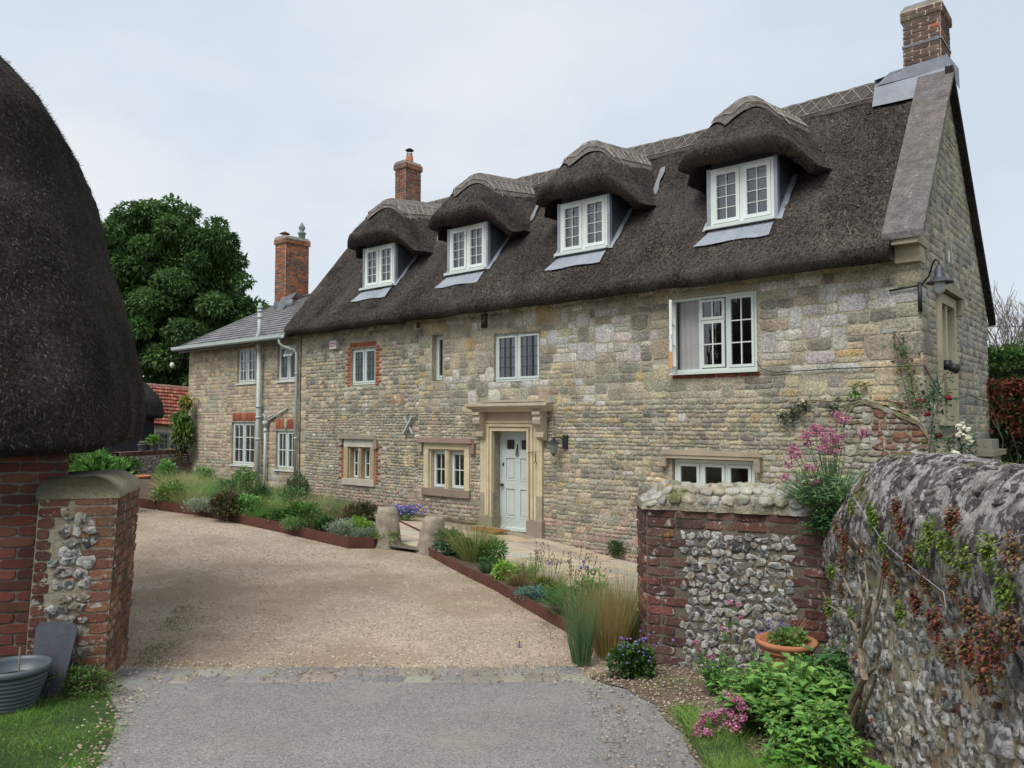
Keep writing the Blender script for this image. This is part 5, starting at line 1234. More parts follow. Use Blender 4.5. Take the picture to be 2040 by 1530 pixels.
# staddle stones
def staddle(name, x, y, h, r0, r1, label, seed, tilt):
    f = MB(); nl, nn = 14, 24; vs = []; cs = []
    for i in range(nl+1):
        t = i/nl; r = r0+(r1-r0)*t+(.02 if t < .08 else 0)
        for k in range(nn):
            a = 2*math.pi*k/nn; sq = (abs(math.cos(a))**4+abs(math.sin(a))**4)**(-.25); q = r*(.45*1+.55*sq)*(1+.05*nz1(math.cos(a)*2, math.sin(a)*2, t*3+seed)+.03*nz1(math.cos(a)*6, math.sin(a)*6, t*9+seed))
            if t > .93: q *= 1-(t-.93)*2.2
            vs.append((q*math.cos(a+.5)+tilt*t, q*math.sin(a+.5), h*t+.015*nz1(a, seed)*t)); cs.append(lerp((.20,.17,.13), (.34,.29,.23), max(0, min(1, .3+t*.5+.6*nz1(a*2, t*4, seed)))))
    fs = [(i*nn+k, i*nn+(k+1) % nn, (i+1)*nn+(k+1) % nn, (i+1)*nn+k) for i in range(nl) for k in range(nn)]+[tuple(nl*nn+k for k in range(nn))]
    f.add(vs, fs, cs); o = f.build(name, mRough2, smooth=True); o.location = (x, y, gz(x, y)-.02); tag(o, label, 'staddle stone', 'staddle stones either side of the path')
mRough2 = M_('weathered_stone', rough=.92, var=.32, vs=7, bumps=((12, .03, .8), (50, .01, .8)), spots=((6, .62, .70, (.42,.40,.34), .7), (3, .6, .72, (.12,.11,.07), .6)))
p = xy(770,1092); staddle('staddle_stone', p[0], p[1]+.12, .64, .215, .15, 'pale squat staddle stone at the right end of the left planting bed', 1, -.01)
p = xy(850,1104); staddle('staddle_stone', p[0]+.03, p[1]+.12, .58, .205, .15, 'mossy leaning staddle stone half hidden by the tall feathery grass', 5, .07)
# loose pebbles on the drive
f = MB()
for _ in range(7000):
    y = 5.95+9*rng.random()**1.8; x = rng.uniform(-.5*y-.3, .25*y)
    if not inpoly(x, y, drive): continue
    r = rng.uniform(.004,.010)*(1+.05*y); c = cv(rng.choice([(.42,.34,.25),(.34,.27,.20),(.5,.44,.36),(.28,.22,.17),(.45,.35,.22)]), .15)
    z = gz(x, y)+r*.2; f.add([(x-r,y,z),(x+r*1.2,y+r*.3,z),(x,y+r,z),(x+r*.2,y-r,z),(x,y,z+r*.8)], [(0,3,4),(3,1,4),(1,2,4),(2,0,4)], c)
o = f.build('loose_gravel', mPave); o['kind'] = 'stuff'
# ================================================================ BACKGROUND
G1, G2, G3 = (.045,.085,.022), (.07,.125,.03), (.03,.06,.02)
def crown(mb, blobs, n, ls, cols, rg=rng, droop=.2, shell=.55):
    tot = sum(b[3]*b[4] for b in blobs)
    for (cx_, cy_, cz_, rx, rz) in blobs:
        k = int(n*rx*rz/tot); bc = cv(rg.choice(cols), .18)
        for _ in range(k):
            d = Vector((rg.gauss(0,1), rg.gauss(0,1), rg.gauss(0,1))).normalized(); r = shell+(1-shell)*rg.random()**.6; r *= 1+.12*nz1(d.x*3+cx_, d.y*3, d.z*3)
            p = Vector((cx_+d.x*rx*r, cy_+d.y*rx*r, cz_+d.z*rz*r))
            dd = (d*.6+Vector((rg.gauss(0,.6), rg.gauss(0,.6), rg.gauss(0,.5)-droop))).normalized()
            mb.leaf(p, dd, Vector((rg.gauss(0,.4), rg.gauss(0,.4), 1)), ls*rg.uniform(.6,1.3), ls*rg.uniform(.35,.6), cv(lerp(bc, rg.choice(cols), .35), .2))
def limb(mb, p, d, L, r, depth, col, spread=.5, up=.1, minr=.01, seg=4):
    pts = [p.copy()]; q = p.copy(); dd = d.normalized()
    for i in range(seg):
        dd = (dd+Vector((rng.gauss(0,.12), rng.gauss(0,.12), rng.gauss(0,.08)+up*.3))).normalized(); q = q+dd*L/seg; pts.append(q.copy())
    mb.tube(pts, [r*(1-.55*i/seg) for i in range(seg+1)], col, 6 if r > .03 else 4, cap=False)
    if depth > 0:
        for k in range(rng.choice((2,3,3))):
            i = rng.randint(max(1, seg-2), seg); nd = (dd+Vector((rng.gauss(0,spread), rng.gauss(0,spread), rng.gauss(0,spread*.6)+up))).normalized()
            limb(mb, pts[i], nd, L*rng.uniform(.55,.8), max(minr, r*.45), depth-1, col, spread, up, minr, seg)
def tree(name, base, blobs, n, ls, cols, trunk, label, group=None, cat='tree', bark=(.09,.075,.06)):
    e = empty(name, base); tag(e, label, cat, group); b0 = Vector(base)
    f = MB(); f.tube([(0,0,-.2),(0,0,trunk[0]*.5),(.1,0,trunk[0])], [trunk[1]*1.3, trunk[1], trunk[1]*.8], bark, 10)
    for b in blobs[:9]:
        c = Vector(b[:3])-b0; f.tube([(0,0,trunk[0]*.75), tuple(c*.6+Vector((0,0,trunk[0]*.3))), tuple(c)], [trunk[1]*.5, trunk[1]*.3, .03], bark, 6)
    f.build('trunk', mBark, e)
    f = MB(); crown(f, [(b[0]-b0.x, b[1]-b0.y, b[2]-b0.z, b[3], b[4]) for b in blobs], n, ls, cols); f.build('crown', mLeaf, e)
    return e
# big chestnut
tb = []
core = [(325,490,2.3),(265,520,2.2),(395,540,2.3),(320,590,3.0),(400,640,2.8),(240,620,2.6),(300,700,2.9),(410,720,2.4),(345,650,2.8)]
for (px, py, r) in core: p = pxY(px, py, 41.3); tb.append((p.x, p.y, p.z, r*.95, r*.9))
for (px, py, r) in core:
    for _ in range(13):
        d = Vector((rng.gauss(0,1), rng.gauss(-.3,.8), rng.gauss(0,1))).normalized()*r*rng.uniform(.55,1.0); p = pxY(px, py, 40.5)+d*1.02; q = rng.uniform(.45,.95)
        tb.append((p.x, p.y, p.z, q, q*.7))
for (px, py) in ((482,560),(478,600),(470,520),(484,640),(455,480),(430,450),(300,415),(340,408),(375,425),(240,440),(225,480),(470,690)): p = pxY(px, py, 40); tb.append((p.x, p.y, p.z, .55, .4))
tree('chestnut_tree', (-17.6,41,.2), tb, 130000, .28, [(.065,.135,.038),(.095,.18,.052),(.052,.105,.033),(.12,.21,.065)], (5,.45), 'large dense dark green chestnut tree behind the slate-roofed wing')
# red tiled cottage
def W(px, py, Y): return pxY(px, py, Y)
rh = empty('red_tiled_cottage', (-15.4,30,.1)); tag(rh, 'low cream cottage with red clay tile roof beyond the flint wall', 'house'); rl = Vector(rh.location)
A0, A1 = W(250,764,29.5), W(400,777,32); B0_, B1_ = W(250,842,27.5), W(400,852,30)
rd = (A1-A0)
f = MB(); nr_ = 11
for k in range(nr_):
    t0, t1 = k/nr_, (k+1)/nr_+.02
    n = 26
    for i in range(n):
        s0, s1 = i/n, (i+1)/n-.004
        P = lambda s, t, h: tuple(B0_.lerp(B1_, s).lerp(A0.lerp(A1, s), t)+Vector((.02,-.04,.06))*h-rl)
        f.add([P(s0,t0,1), P(s1,t0,1), P(s1,t1,.1), P(s0,t1,.1), P(s0,t0,0), P(s1,t0,0)], [(0,1,2,3),(4,5,1,0)], cv(rng.choice([(.26,.075,.05),(.30,.09,.06),(.22,.07,.05),(.33,.13,.09)]), .15))
f.add([P(0,0,-.3), P(1,0,-.3), P(1,1,-.3), P(0,1,-.3)], [(0,1,2,3)], (.1,.04,.03))
ro = f.build('tiled_roof', mTile, rh)
f = MB(); f.tube([tuple(A0-rl), tuple(A1-rl)], .09, (.25,.15,.12), 8); f.build('ridge_tile', mTile, ro)
f = MB(); c = Vector((0,.5,0)); w0, w1 = B0_+Vector((0,.35,0)), B1_+Vector((0,.35,0))
f.add([tuple(w0-rl+Vector((0,0,.1))), tuple(w1-rl+Vector((0,0,.1))), tuple(w1-rl+Vector((0,0,-2.0))), tuple(w0-rl+Vector((0,0,-2.0))), tuple(w1-rl+Vector((.5,3,-2))), tuple(w1-rl+Vector((.5,3,.1))), tuple(w0-rl+Vector((-.5,3,-2))), tuple(w0-rl+Vector((-.5,3,.1)))], [(0,1,2,3),(1,5,4,2),(0,3,6,7)], (.62,.58,.46)); f.build('wall', mPaint, rh)
f = MB(); wp = lambda s, z: w0.lerp(w1, s)+Vector((0,0,z))-rl; dx = (w1-w0).normalized(); sc0 = .0
def wbx(f, s0, s1, z0, z1, p, col): a, b = w0.lerp(w1, s0)-rl, w0.lerp(w1, s1)-rl; f.add([(a.x,a.y-p,a.z+z0),(b.x,b.y-p,b.z+z0),(b.x,b.y-p,b.z+z1),(a.x,a.y-p,a.z+z1),(a.x,a.y,a.z+z0),(b.x,b.y,b.z+z0),(b.x,b.y,b.z+z1),(a.x,a.y,a.z+z1)], [(0,1,2,3),(0,4,5,1),(1,5,6,2),(2,6,7,3),(3,7,4,0)], col)
GG = (.19,.25,.21)
for (s0, s1, z0, z1) in ((.36,.66,-.36,-.28),(.36,.66,-.98,-.88),(.36,.385,-.88,-.36),(.635,.66,-.88,-.36),(.49,.53,-.88,-.36),(.44,.447,-.88,-.36),(.58,.587,-.88,-.36)): wbx(f, s0, s1, z0, z1, .06, GG)
for z in (-.72,-.54): wbx(f, .385, .49, z, z+.03, .05, GG); wbx(f, .53, .635, z, z+.03, .05, GG)
wn = f.build('window', mPaint, rh); f = MB(); wbx(f, .385, .635, -.88, -.36, .02, (.05,.06,.065)); f.build('pane', mLead, wn)
# dark shed with rounded dark roof
sh = empty('dark_thatched_shed', (-12.8,25.6,.1)); tag(sh, 'small black-walled shed with dark cone-like thatch behind the left outbuilding', 'shed'); sl_ = Vector(sh.location)
c0 = W(248,790,26); c0.z = 0
f = MB(); f.lathe([(1.25,1.82),(1.27,1.72),(1.15,1.64),(.2,1.64)][::-1]+[(1.23,1.92),(1.18,2.2),(.97,2.52),(.66,2.85),(.33,3.05),(0,3.15)], (.05,.048,.046), 28, (c0.x-sl_.x, c0.y-sl_.y, .02)); f.build('thatched_roof', mThatchD, sh, True)
f = MB(); f.box(-.9,1.0,-.7,.05,-.3,1.68,(.012,.012,.015), M=Matrix.Translation((c0.x-sl_.x, c0.y-sl_.y, 0))); f.build('wall', mCement, sh)
# flint boundary wall by the wing
bw0, bw1 = W(238,905,21.5), W(376,905,24.4); bw0.z = bw1.z = 0; bd = (bw1-bw0).normalized(); bn = Vector((bd.y,-bd.x,0)); BL = (bw1-bw0).length
bwe = empty('flint_boundary_wall', bw0); tag(bwe, 'low flint boundary wall with brick piers and tiled coping joining the wing', 'garden wall')
gb = (gz(bw0.x,bw0.y)+gz(bw1.x,bw1.y))/2
Sbw = lambda a, b, h: tuple(bd*a+bn*h+Vector((0,0,b))); TOPW = .80
f = MB(); gridsurf(f, Sbw, .3, BL-.3, gb-.3, TOPW-.12, 20, 8, .004, (.36,.34,.31)); f.add([tuple(bd*a-bn*.3+Vector((0,0,z))) for a, z in ((0,gb-.3),(BL,gb-.3),(BL,TOPW),(0,TOPW))], [(0,1,2,3)], (.3,.28,.25)); f.build('mortar_core', mCement, bwe)
f = MB(); flints(f, Sbw, lambda a, b, w_: True, .32, BL-.34, gb, TOPW-.16, .11, .085, h=.03); f.build('flint_panel', mFlint, bwe, True)
f = MB()
for a0, a1 in ((0,.34),(BL-.36,BL)): bricks(f, Sbw, a0, a1, gb-.1, TOPW-.1, brickcol([(.22,.08,.06),(.18,.07,.055),(.27,.11,.08)]), h=.02)
bricks(f, Sbw, 0, BL, TOPW-.12, TOPW, brickcol([(.14,.065,.055),(.11,.055,.05)]), bl=.11, bh=.12, h=.03); f.add([tuple(bd*a+bn*q+Vector((0,0,TOPW))) for a, q in ((0,.03),(BL,.03),(BL,-.3),(0,-.3))], [(0,1,2,3)], (.16,.08,.07)); f.build('brick_coping', mBrickFar, bwe)
# hedge, shrub and bare tree to the right
def hedge(name, x0, x1, y0, y1, z0, z1, n, ls, cols, label, cat, topcols=None):
    e = empty(name, ((x0+x1)/2, (y0+y1)/2, z0)); tag(e, label, cat); l = Vector(e.location); f = MB()
    for _ in range(n):
        x = rng.uniform(x0, x1); y = rng.uniform(y0, y0+.7) if rng.random() < .65 else rng.uniform(y0, y1); t = rng.random(); z = z0+(z1-z0)*t
        if rng.random() < .3: z = z1-rng.random()*.2
        z += .12*nz1(x*1.5, y*1.5, z); y += .25*nz1(x, z*1.3, 2)
        cs = topcols if topcols and z > z1-(z1-z0)*.34+.25*nz1(x*2, 5) else cols
        f.leaf(Vector((x,y,z))-l, Vector((rng.gauss(0,1), rng.gauss(-.6,.6), rng.gauss(.3,.7))), Vector((rng.gauss(0,.5), rng.gauss(0,.5), 1)), ls*rng.uniform(.6,1.3), ls*.45, cv(rng.choice(cs), .2))
    f.build('foliage', mLeaf, e); f = MB()
    for k in range(9): x = x0+(x1-x0)*(k+.5)/9; limb(f, Vector((x, y0+.35, z0-.2))-l, Vector((rng.uniform(-.3,.3),0,1)), (z1-z0)*.45, .035, 2, (.13,.11,.09), .4, .2)
    f.box(x0-l.x, x1-l.x, y0+1.0-l.y, y0+1.1-l.y, 0, z1-z0-.35, (.012,.02,.01)); f.build('stems', mBark, e); return e  # stems mesh also holds a near-black panel standing inside the foliage
hedge('photinia_hedge', 8.9, 13.5, 14.4, 15.6, -.6, 2.45, 16000, .12, [(.022,.045,.014),(.035,.07,.02),(.018,.035,.012)], 'dark hedge topped with red young leaves to the right of the cottage gable', 'hedge', [(.22,.05,.03),(.16,.06,.03),(.06,.09,.03),(.25,.08,.045)])
hedge('conifer_hedge', 10.9, 16, 18.6, 19.8, -.5, 3.35, 9000, .16, [(.06,.13,.025),(.045,.10,.022),(.08,.16,.03)], 'bright green clipped conifer hedge behind the red-leaved hedge', 'hedge')
bl = []
for (px, py, r) in [(1990,760,1.0),(2020,745,1.2),(2060,740,1.4),(2090,760,1.5),(1985,790,1.0),(2030,785,1.4)]:
    p = pxY(px, py, 26); bl.append((p.x, p.y, p.z, r, r*.8))
tree('round_shrub', (17.2,26.5,-.9), bl, 9000, .2, [(.085,.125,.04),(.07,.11,.035),(.10,.14,.05)], (2,.12), 'pale green rounded tree behind the two hedges')
e = empty('bare_tree', (21.2,33,-.9)); tag(e, 'leafless dead tree with thin branching twigs right of the gable', 'tree'); f = MB()
f.tube([(0,0,0),(-.05,0,3.2),(0,0,5.4)], [.16,.12,.08], (.17,.15,.13), 8)
for k in range(30): limb(f, Vector((0,0,3.0+.085*k)), Vector((rng.uniform(-1,1), rng.uniform(-.6,.6), rng.uniform(.5,1.4))), rng.uniform(1.0,1.8), .045, 3, (.20,.18,.16), .45, .28, .013)
f.build('branches', mBark, e)
f = MB()
for (a, b) in (((9.3,15.5),(640,640)),):
    pass
for (py0, py1, lab) in ((646,638,'upper'),(681,678,'lower')):
    f = MB(); p0, p1 = pxY(1900, py0+3, 22), pxY(2180, py1, 30); pts = [p0.lerp(p1, k/10)+Vector((0,0,-.12*math.sin(math.pi*k/10))) for k in range(11)]
    f.tube([tuple(p-p0) for p in pts], .014 if lab == 'upper' else .008, (.03,.03,.03), 5); o = f.build('overhead_cable', mMetal, loc=None); o.location = p0; tag(o, {'upper': 'thick black overhead cable against the sky right of the gable', 'lower': 'thin lower overhead cable crossing the bare tree'}[lab], 'cable')

# ================================================================ PLANTS
def plantroot(name, p, label, cat='plant', group=None): e = empty(name, p); tag(e, label, cat, group); return e
def tuft(p, n, h, sp, cols, droop=.6, w=.006, lean=.35, seed=None):
    f = MB()
    for _ in range(n):
        a = rng.random()*6.283; r = sp*math.sqrt(rng.random()); q = Vector((r*math.cos(a), r*math.sin(a), -.03)); le = lean*(.3+r/max(sp,.01))*rng.uniform(.4,1.2)
        t = rng.random(); c = lerp(cols[0], cols[1], rng.random()); 
        if len(cols) > 2 and rng.random() < .35: c = cols[2]
        f.blade(q, Vector((math.cos(a)*le, math.sin(a)*le, 1)), h*rng.uniform(.55,1.12), w*rng.uniform(.6,1.3), droop*rng.uniform(.3,1.3), cv(c, .15), 5)
        if seed and rng.random() < seed[0]:
            pass
    return f
def bushm(n, rx, rz, ls, cols, lw=.5, z0=.0, upb=.4, lobes=5, ry=None):
    f = MB(); ry = ry or rx; L = [(rng.uniform(-.45,.45)*rx, rng.uniform(-.45,.45)*ry, rz*rng.uniform(.35,.65), rng.uniform(.45,.7)) for _ in range(lobes)]
    for _ in range(n):
        lx, ly, lz, lr = rng.choice(L); d = Vector((rng.gauss(0,1), rng.gauss(0,1), rng.gauss(.2,1))).normalized(); r = (.45+.55*rng.random()**.5)*lr
        p = Vector((lx+d.x*rx*r, ly+d.y*ry*r, z0+max(.0, lz+d.z*rz*r*.8)))
        dd = (d+Vector((rng.gauss(0,.5), rng.gauss(0,.5), rng.gauss(upb,.5)))).normalized()
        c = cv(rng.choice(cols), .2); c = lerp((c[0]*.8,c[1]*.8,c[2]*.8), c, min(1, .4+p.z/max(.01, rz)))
        f.leaf(p, dd, Vector((rng.gauss(0,.4), rng.gauss(0,.4), 1)), ls*rng.uniform(.6,1.3), ls*lw*rng.uniform(.7,1.2), c)
    for _ in range(8): a = rng.random()*6.28; f.tube([(0,0,-.04),(math.cos(a)*rx*.3, math.sin(a)*ry*.3, rz*.5+z0),(math.cos(a)*rx*.6, math.sin(a)*ry*.6, rz*.8+z0)], .004, (.08,.09,.04), 4, cap=False)
    return f
STI = [(.24,.38,.11),(.38,.38,.17),(.54,.45,.25)]; GRN = [(.13,.29,.075),(.18,.36,.09),(.23,.40,.12)]; BLU = [(.10,.17,.12),(.15,.22,.16)]; GREY = [(.30,.37,.26),(.37,.43,.32),(.24,.31,.21)]
BRZ = [(.10,.07,.04),(.15,.12,.05),(.07,.08,.035)]; LIM = [(.22,.38,.06),(.28,.45,.08)]; ORG = [(.2,.25,.08),(.38,.27,.12),(.46,.31,.15)]
gA = 'plants in the left planting bed'; gB = 'plants in the right planting bed'
BP = [  # kind, px, py, height m, radius m, label
 ('t',335,1008,.6,.32,STI,'golden feathery grass clump nearest the left outbuilding'),
 ('t',392,1004,.72,.32,GRN,'greener feathery grass clump second from the left end of the bed'),
 ('b',325,962,.62,.26,GRN,'tall leafy green shrub in front of the flint boundary wall'),
 ('s',357,1018,.24,.25,GREY,'silvery low cushion plant under the golden grass at the left end'),
 ('s',387,1021,.26,.25,GREY,'silvery cushion plant left of the bronze spurge'),
 ('b',420,1028,.42,.32,BRZ,'bronze and yellow mounded spurge by the rusty edging'),
 ('t',462,1006,.62,.34,[(.10,.2,.04),(.22,.25,.07),(.30,.26,.11)],'fresh green grass mound behind the bronze spurge'),
 ('b',440,1000,.50,.30,[(.07,.13,.06),(.10,.17,.08)],'blue-green leafy perennial between two grasses'),
 ('t',497,1032,.60,.30,GRN,'wispy dark green grass left of the soil pipe'),
 ('t',470,1034,.35,.2,GRN,'small arching grass leaning over the edging'),
 ('t',530,1034,.62,.30,STI,'straw-tinted grass in front of the soil pipe'),
 ('b',563,1052,.45,.28,[(.10,.22,.04),(.07,.16,.03)],'mid-green leafy herb bush in the middle of the left bed'),
 ('b',523,1045,.26,.17,[(.12,.24,.06),(.09,.19,.05)],'small bright green herb beside the rusty edging'),
 ('t',606,1043,.60,.30,STI,'pale arching grass below the rainwater pipe'),
 ('t',640,1046,.62,.22,[(.06,.14,.07),(.09,.18,.08)],'upright blue-green grass clump'),
 ('t',668,1050,.60,.25,ORG,'orange-tinted grass clump left of the dark round shrub'),
 ('b',612,1058,.26,.2,[(.09,.2,.06),(.07,.16,.05)],'spreading green herb under the pale arching grass'),
 ('s',641,1066,.25,.3,GREY,'wide silver cushion plant near the right end of the left bed'),
 ('b',700,1052,.44,.27,[(.07,.05,.035),(.11,.09,.045),(.06,.08,.03)],'dark bronze rounded shrub behind the silver cushion'),
 ('b',684,1066,.26,.22,LIM,'lime green mound beneath the dark rounded shrub'),
 ('s',697,1077,.17,.3,[(.2,.27,.17),(.25,.31,.2)],'grey-green creeping mat at the corner of the rusty edging'),
 ('t',728,1074,.42,.16,[(.10,.17,.06),(.17,.2,.09)],'strappy spiky plant beside the left staddle stone'),
 ('b',735,1080,.2,.16,LIM,'low yellow-green herb at the right tip of the left bed'),
 ('b',505,1010,.5,.25,[(.07,.13,.05),(.10,.16,.06)],'loose rose foliage against the wing wall'),
 ('b',585,1015,.75,.3,[(.08,.13,.05),(.12,.15,.06)],'thin rose bush with coral buds by the rainwater pipe'),
]
def addplant(kind, px, py, h, r, cols, label, group, dz=.1, P=None):
    p = P if P is not None else at(px, py, dz); nm = {'t':'ornamental_grass','b':'leafy_shrub','s':'cushion_plant','f':'feathery_plant'}[kind]
    if kind == 't': f = tuft(p, int(620*(r/.3)), h, r*.45, cols, droop=.9, w=.007 if p.y > 9 else .0048, lean=.5)
    elif kind == 'b': f = bushm(int(1100*(r/.3)), r, h, .075 if p.y > 9 else .05, cols, .5, lobes=6)
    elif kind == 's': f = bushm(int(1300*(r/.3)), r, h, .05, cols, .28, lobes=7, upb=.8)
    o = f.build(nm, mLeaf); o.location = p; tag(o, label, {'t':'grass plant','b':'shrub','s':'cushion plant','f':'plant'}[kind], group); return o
BP += [
 ('t',318,990,.75,.32,STI,'golden feathery grass closest to the stacked terracotta bowls'),
 ('t',345,978,.7,.3,[(.14,.26,.07),(.25,.3,.11),(.4,.34,.17)],'green-gold grass before the brick end of the boundary wall'),
 ('b',300,1003,.45,.3,[(.2,.3,.06),(.15,.26,.06)],'yellow-flowered leafy plant at the far left end of the bed'),
 ('t',375,990,.7,.3,STI,'pale grass between the boundary wall and the rose bush'),
 ('t',415,996,.62,.3,GRN,'green grass clump in the second row above the silvery cushions'),

 ('t',360,985,.6,.3,STI,'tall straw-coloured grass near the brick end of the flint boundary wall'),
 ('b',400,978,.6,.26,GRN,'upright leafy rose bush against the far end of the wing wall'),
 ('t',430,985,.75,.34,[(.14,.25,.07),(.25,.3,.11),(.4,.34,.17)],'loose green-gold grass below the left ground-floor wing window'),
 ('b',480,992,.7,.3,[(.12,.24,.07),(.16,.28,.09)],'airy green perennial below the tall wing window'),
 ('t',545,1006,.7,.3,GRN,'green grass clump behind the soil pipe foot'),
 ('b',575,1030,.6,.26,[(.11,.21,.07),(.15,.25,.09)],'leafy perennial between the waste pipe and the rainwater pipe'),
 ('t',625,1022,.65,.26,STI,'feathery grass against the wall right of the rainwater pipe'),
 ('t',655,1030,.6,.24,[(.13,.26,.09),(.22,.3,.12)],'green grass clump close to the wall behind the upright blue-green grass'),
 ('t',585,1056,.45,.24,[(.14,.27,.07),(.3,.3,.13)],'arching grass between the herb bush and the pale grass'),
 ('b',455,1030,.38,.24,GRN,'rounded green perennial right of the bronze spurge'),
 ('s',545,1058,.2,.22,[(.14,.27,.09),(.2,.33,.12)],'low green groundcover at the middle of the long edging'),
]
for (k, px, py, h, r, cols, lab) in BP: 
    p = at(px, py, .1)+VD*(.34 if py-((px-290)*.198+1012) > -28 else .1); p.z = gz(p.x, p.y)+.09
    addplant(k, px, py, h*.86, r*1.12, cols, lab, gA, P=p)
def head(f, p, r, cols, n=9, fl=.006):
    for _ in range(n):
        d = Vector((rng.gauss(0,1), rng.gauss(0,1), rng.gauss(.2,.7))).normalized()*r*rng.uniform(.3,1); f.blob(p+d, fl*rng.uniform(.7,1.4), cv(rng.choice(cols), .18), jit=.35)
# loose rose flowers
for (px, py, Y, c, lab) in ((426,960,21.6,(.62,.33,.22),'single peach rose above the left bed grasses'),(598,991,19.0,(.65,.36,.33),'pink-and-cream rose bloom beside the rainwater pipe')):
    p = pxY(px, py, Y); e = plantroot('standard_rose', (p.x, p.y, gz(p.x,p.y)+.08), lab, 'rose'); hh = p.z-gz(p.x,p.y)-.08
    f = MB(); f.tube([(0,0,0),(.02,0,hh*.5),(0,0,hh)], .006, (.08,.12,.04), 5)
    for _ in range(60): z = rng.uniform(.2,1)*hh; f.leaf(Vector((0,0,z)), Vector((rng.gauss(0,1),rng.gauss(0,1),.3)), Vector((0,0,1)), .07,.04, cv((.07,.13,.05),.2))
    f.build('stem', mLeaf, e); f = MB(); head(f, Vector((0,0,hh)), .05, [c,(.7,.5,.4)], 16, .028); f.build('flower', mPetal, e)
p = at(806,1036,.07); e = plantroot('bellflower_clump', p, 'mound of violet-blue bellflowers at the wall foot behind the staddle stones', 'flowers'); f = bushm(700, .38, .2, .05, GRN, .6, ry=.2); f.build('foliage', mLeaf, e); f = MB()
for _ in range(170): f.blob((rng.gauss(-.05,.17), rng.gauss(-.05,.1), rng.uniform(.12,.3)), .02, cv((.20,.16,.50), .2), jit=.35)
f.build('flowers', mPetal, e)['kind'] = 'stuff'
# right bed
BQ = [
 ('t',1080,1178,.42,.2,[(.18,.30,.09),(.30,.30,.13),(.42,.32,.17)],'loose buff-tipped grass at the path side of the yellow-leaved plant'),
 ('b',1150,1218,.36,.22,[(.13,.28,.07),(.17,.34,.09)],'fresh green leafy perennial between the ferny mound and the feather grasses'),
 ('t',1195,1240,.55,.2,[(.2,.3,.1),(.36,.33,.15),(.46,.36,.18)],'straw-green feather grass next to the paving in front of the brick pillar'),
 ('t',1030,1150,.34,.18,[(.13,.26,.07),(.2,.32,.1)],'small green grass beside the path behind the red-tipped grass'),
 ('b',960,1122,.32,.22,[(.12,.26,.07),(.16,.32,.09)],'leafy green herb behind the dark spiky grass'),
 ('t',926,1118,.86,.30,[(.12,.24,.04),(.24,.29,.08),(.34,.30,.13)],'big golden-green feathery grass beside the mossy staddle stone'),
 ('b',876,1104,.36,.28,[(.09,.17,.09),(.12,.21,.12),(.07,.14,.07)],'blue-green leafy perennial at the left tip of the right bed'),
 ('b',905,1112,.26,.2,[(.08,.17,.06),(.06,.13,.04)],'dark green low herb under the big golden-green grass'),
 ('t',954,1141,.28,.18,[(.05,.12,.05),(.08,.16,.06)],'short dark spiky grass right of the big golden-green grass'),
 ('b',985,1153,.17,.18,LIM,'bright lime green low plant behind the rusty edging'),
 ('t',1010,1168,.30,.17,[(.10,.2,.05),(.22,.16,.08),(.28,.13,.08)],'red-tipped grass beside the lime green plant'),
 ('s',1041,1195,.10,.24,[(.10,.20,.16),(.14,.25,.20)],'flat blue-green mat by the middle of the rusty edging'),
 ('b',1058,1180,.14,.16,[(.28,.27,.06),(.2,.24,.05)],'yellow-leaved low plant behind the blue-green mat'),
]
for (k, px, py, h, r, cols, lab) in BQ:
    p = at(px, py, .07)+Vector((.13,.05,0)); p.z = gz(p.x, p.y)+.06
    addplant(k, px, py, h, r*.95, cols, lab, gB, .07, P=p)
p = at(1120,1226,.07)+Vector((.08,0,0)); f = MB()
for _ in range(420):      # feathery fennel-like mound
    a = rng.random()*6.28; r = .26*math.sqrt(rng.random()); q = Vector((r*math.cos(a)*.8, r*math.sin(a)*.8, .02+rng.random()*.22)); d = Vector((math.cos(a)*.7, math.sin(a)*.7, rng.uniform(.1,.9))).normalized()
    L = rng.uniform(.06,.14); f.blade(q, d, L, .003, .4, cv((.08,.2,.04), .2), 3)
    for k in range(9):
        t = L*(k+1)/9; s = d.cross(Vector((0,0,1))).normalized(); sd2 = 1 if k % 2 else -1; f.leaf(q+d*t, (d*.5+s*sd2).normalized(), Vector((0,0,1)), .028, .008, cv(rng.choice([(.08,.21,.04),(.12,.27,.05),(.06,.15,.04)]), .2))
o = f.build('feathery_plant', mLeaf); o.location = p; tag(o, 'lush bright green ferny mound in the middle of the right bed', 'plant', gB)
for (px, py, h, sp, n, cols, lab, lean, dr) in ((1213,1296,.62,.11,700,[(.17,.20,.06),(.33,.28,.12),(.42,.27,.11)],'tall golden feather grass next to the brick pillar of the flint wall',.24,.35),(1250,1282,.66,.09,620,[(.10,.17,.04),(.18,.22,.07),(.30,.27,.12)],'tall green feather grass touching the brick pillar',.20,.3),(1158,1312,.60,.07,420,[(.09,.18,.07),(.12,.21,.09),(.16,.23,.10)],'upright blue-green lavender-like stems spilling over the rusty edging',.18,.15),(1180,1262,.5,.12,420,[(.15,.20,.06),(.30,.20,.09),(.33,.24,.1)],'reddish feather grass behind the upright blue-green stems',.3,.4)):
    p = at(px, py, .06); f = tuft(p, n, h, sp, cols, droop=dr, w=.0034, lean=lean)
    if 'lavender' in lab:
        for _ in range(70): z = rng.uniform(.03,.5); f.leaf(Vector((rng.gauss(0,.05),rng.gauss(0,.05),z)), Vector((rng.gauss(0,.6),rng.gauss(0,.6),1)), Vector((0,1,0)), .05,.008, cv((.13,.22,.10),.2))
    o = f.build('ornamental_grass', mLeaf); o.location = p; tag(o, lab, 'grass plant', gB)
k = 0
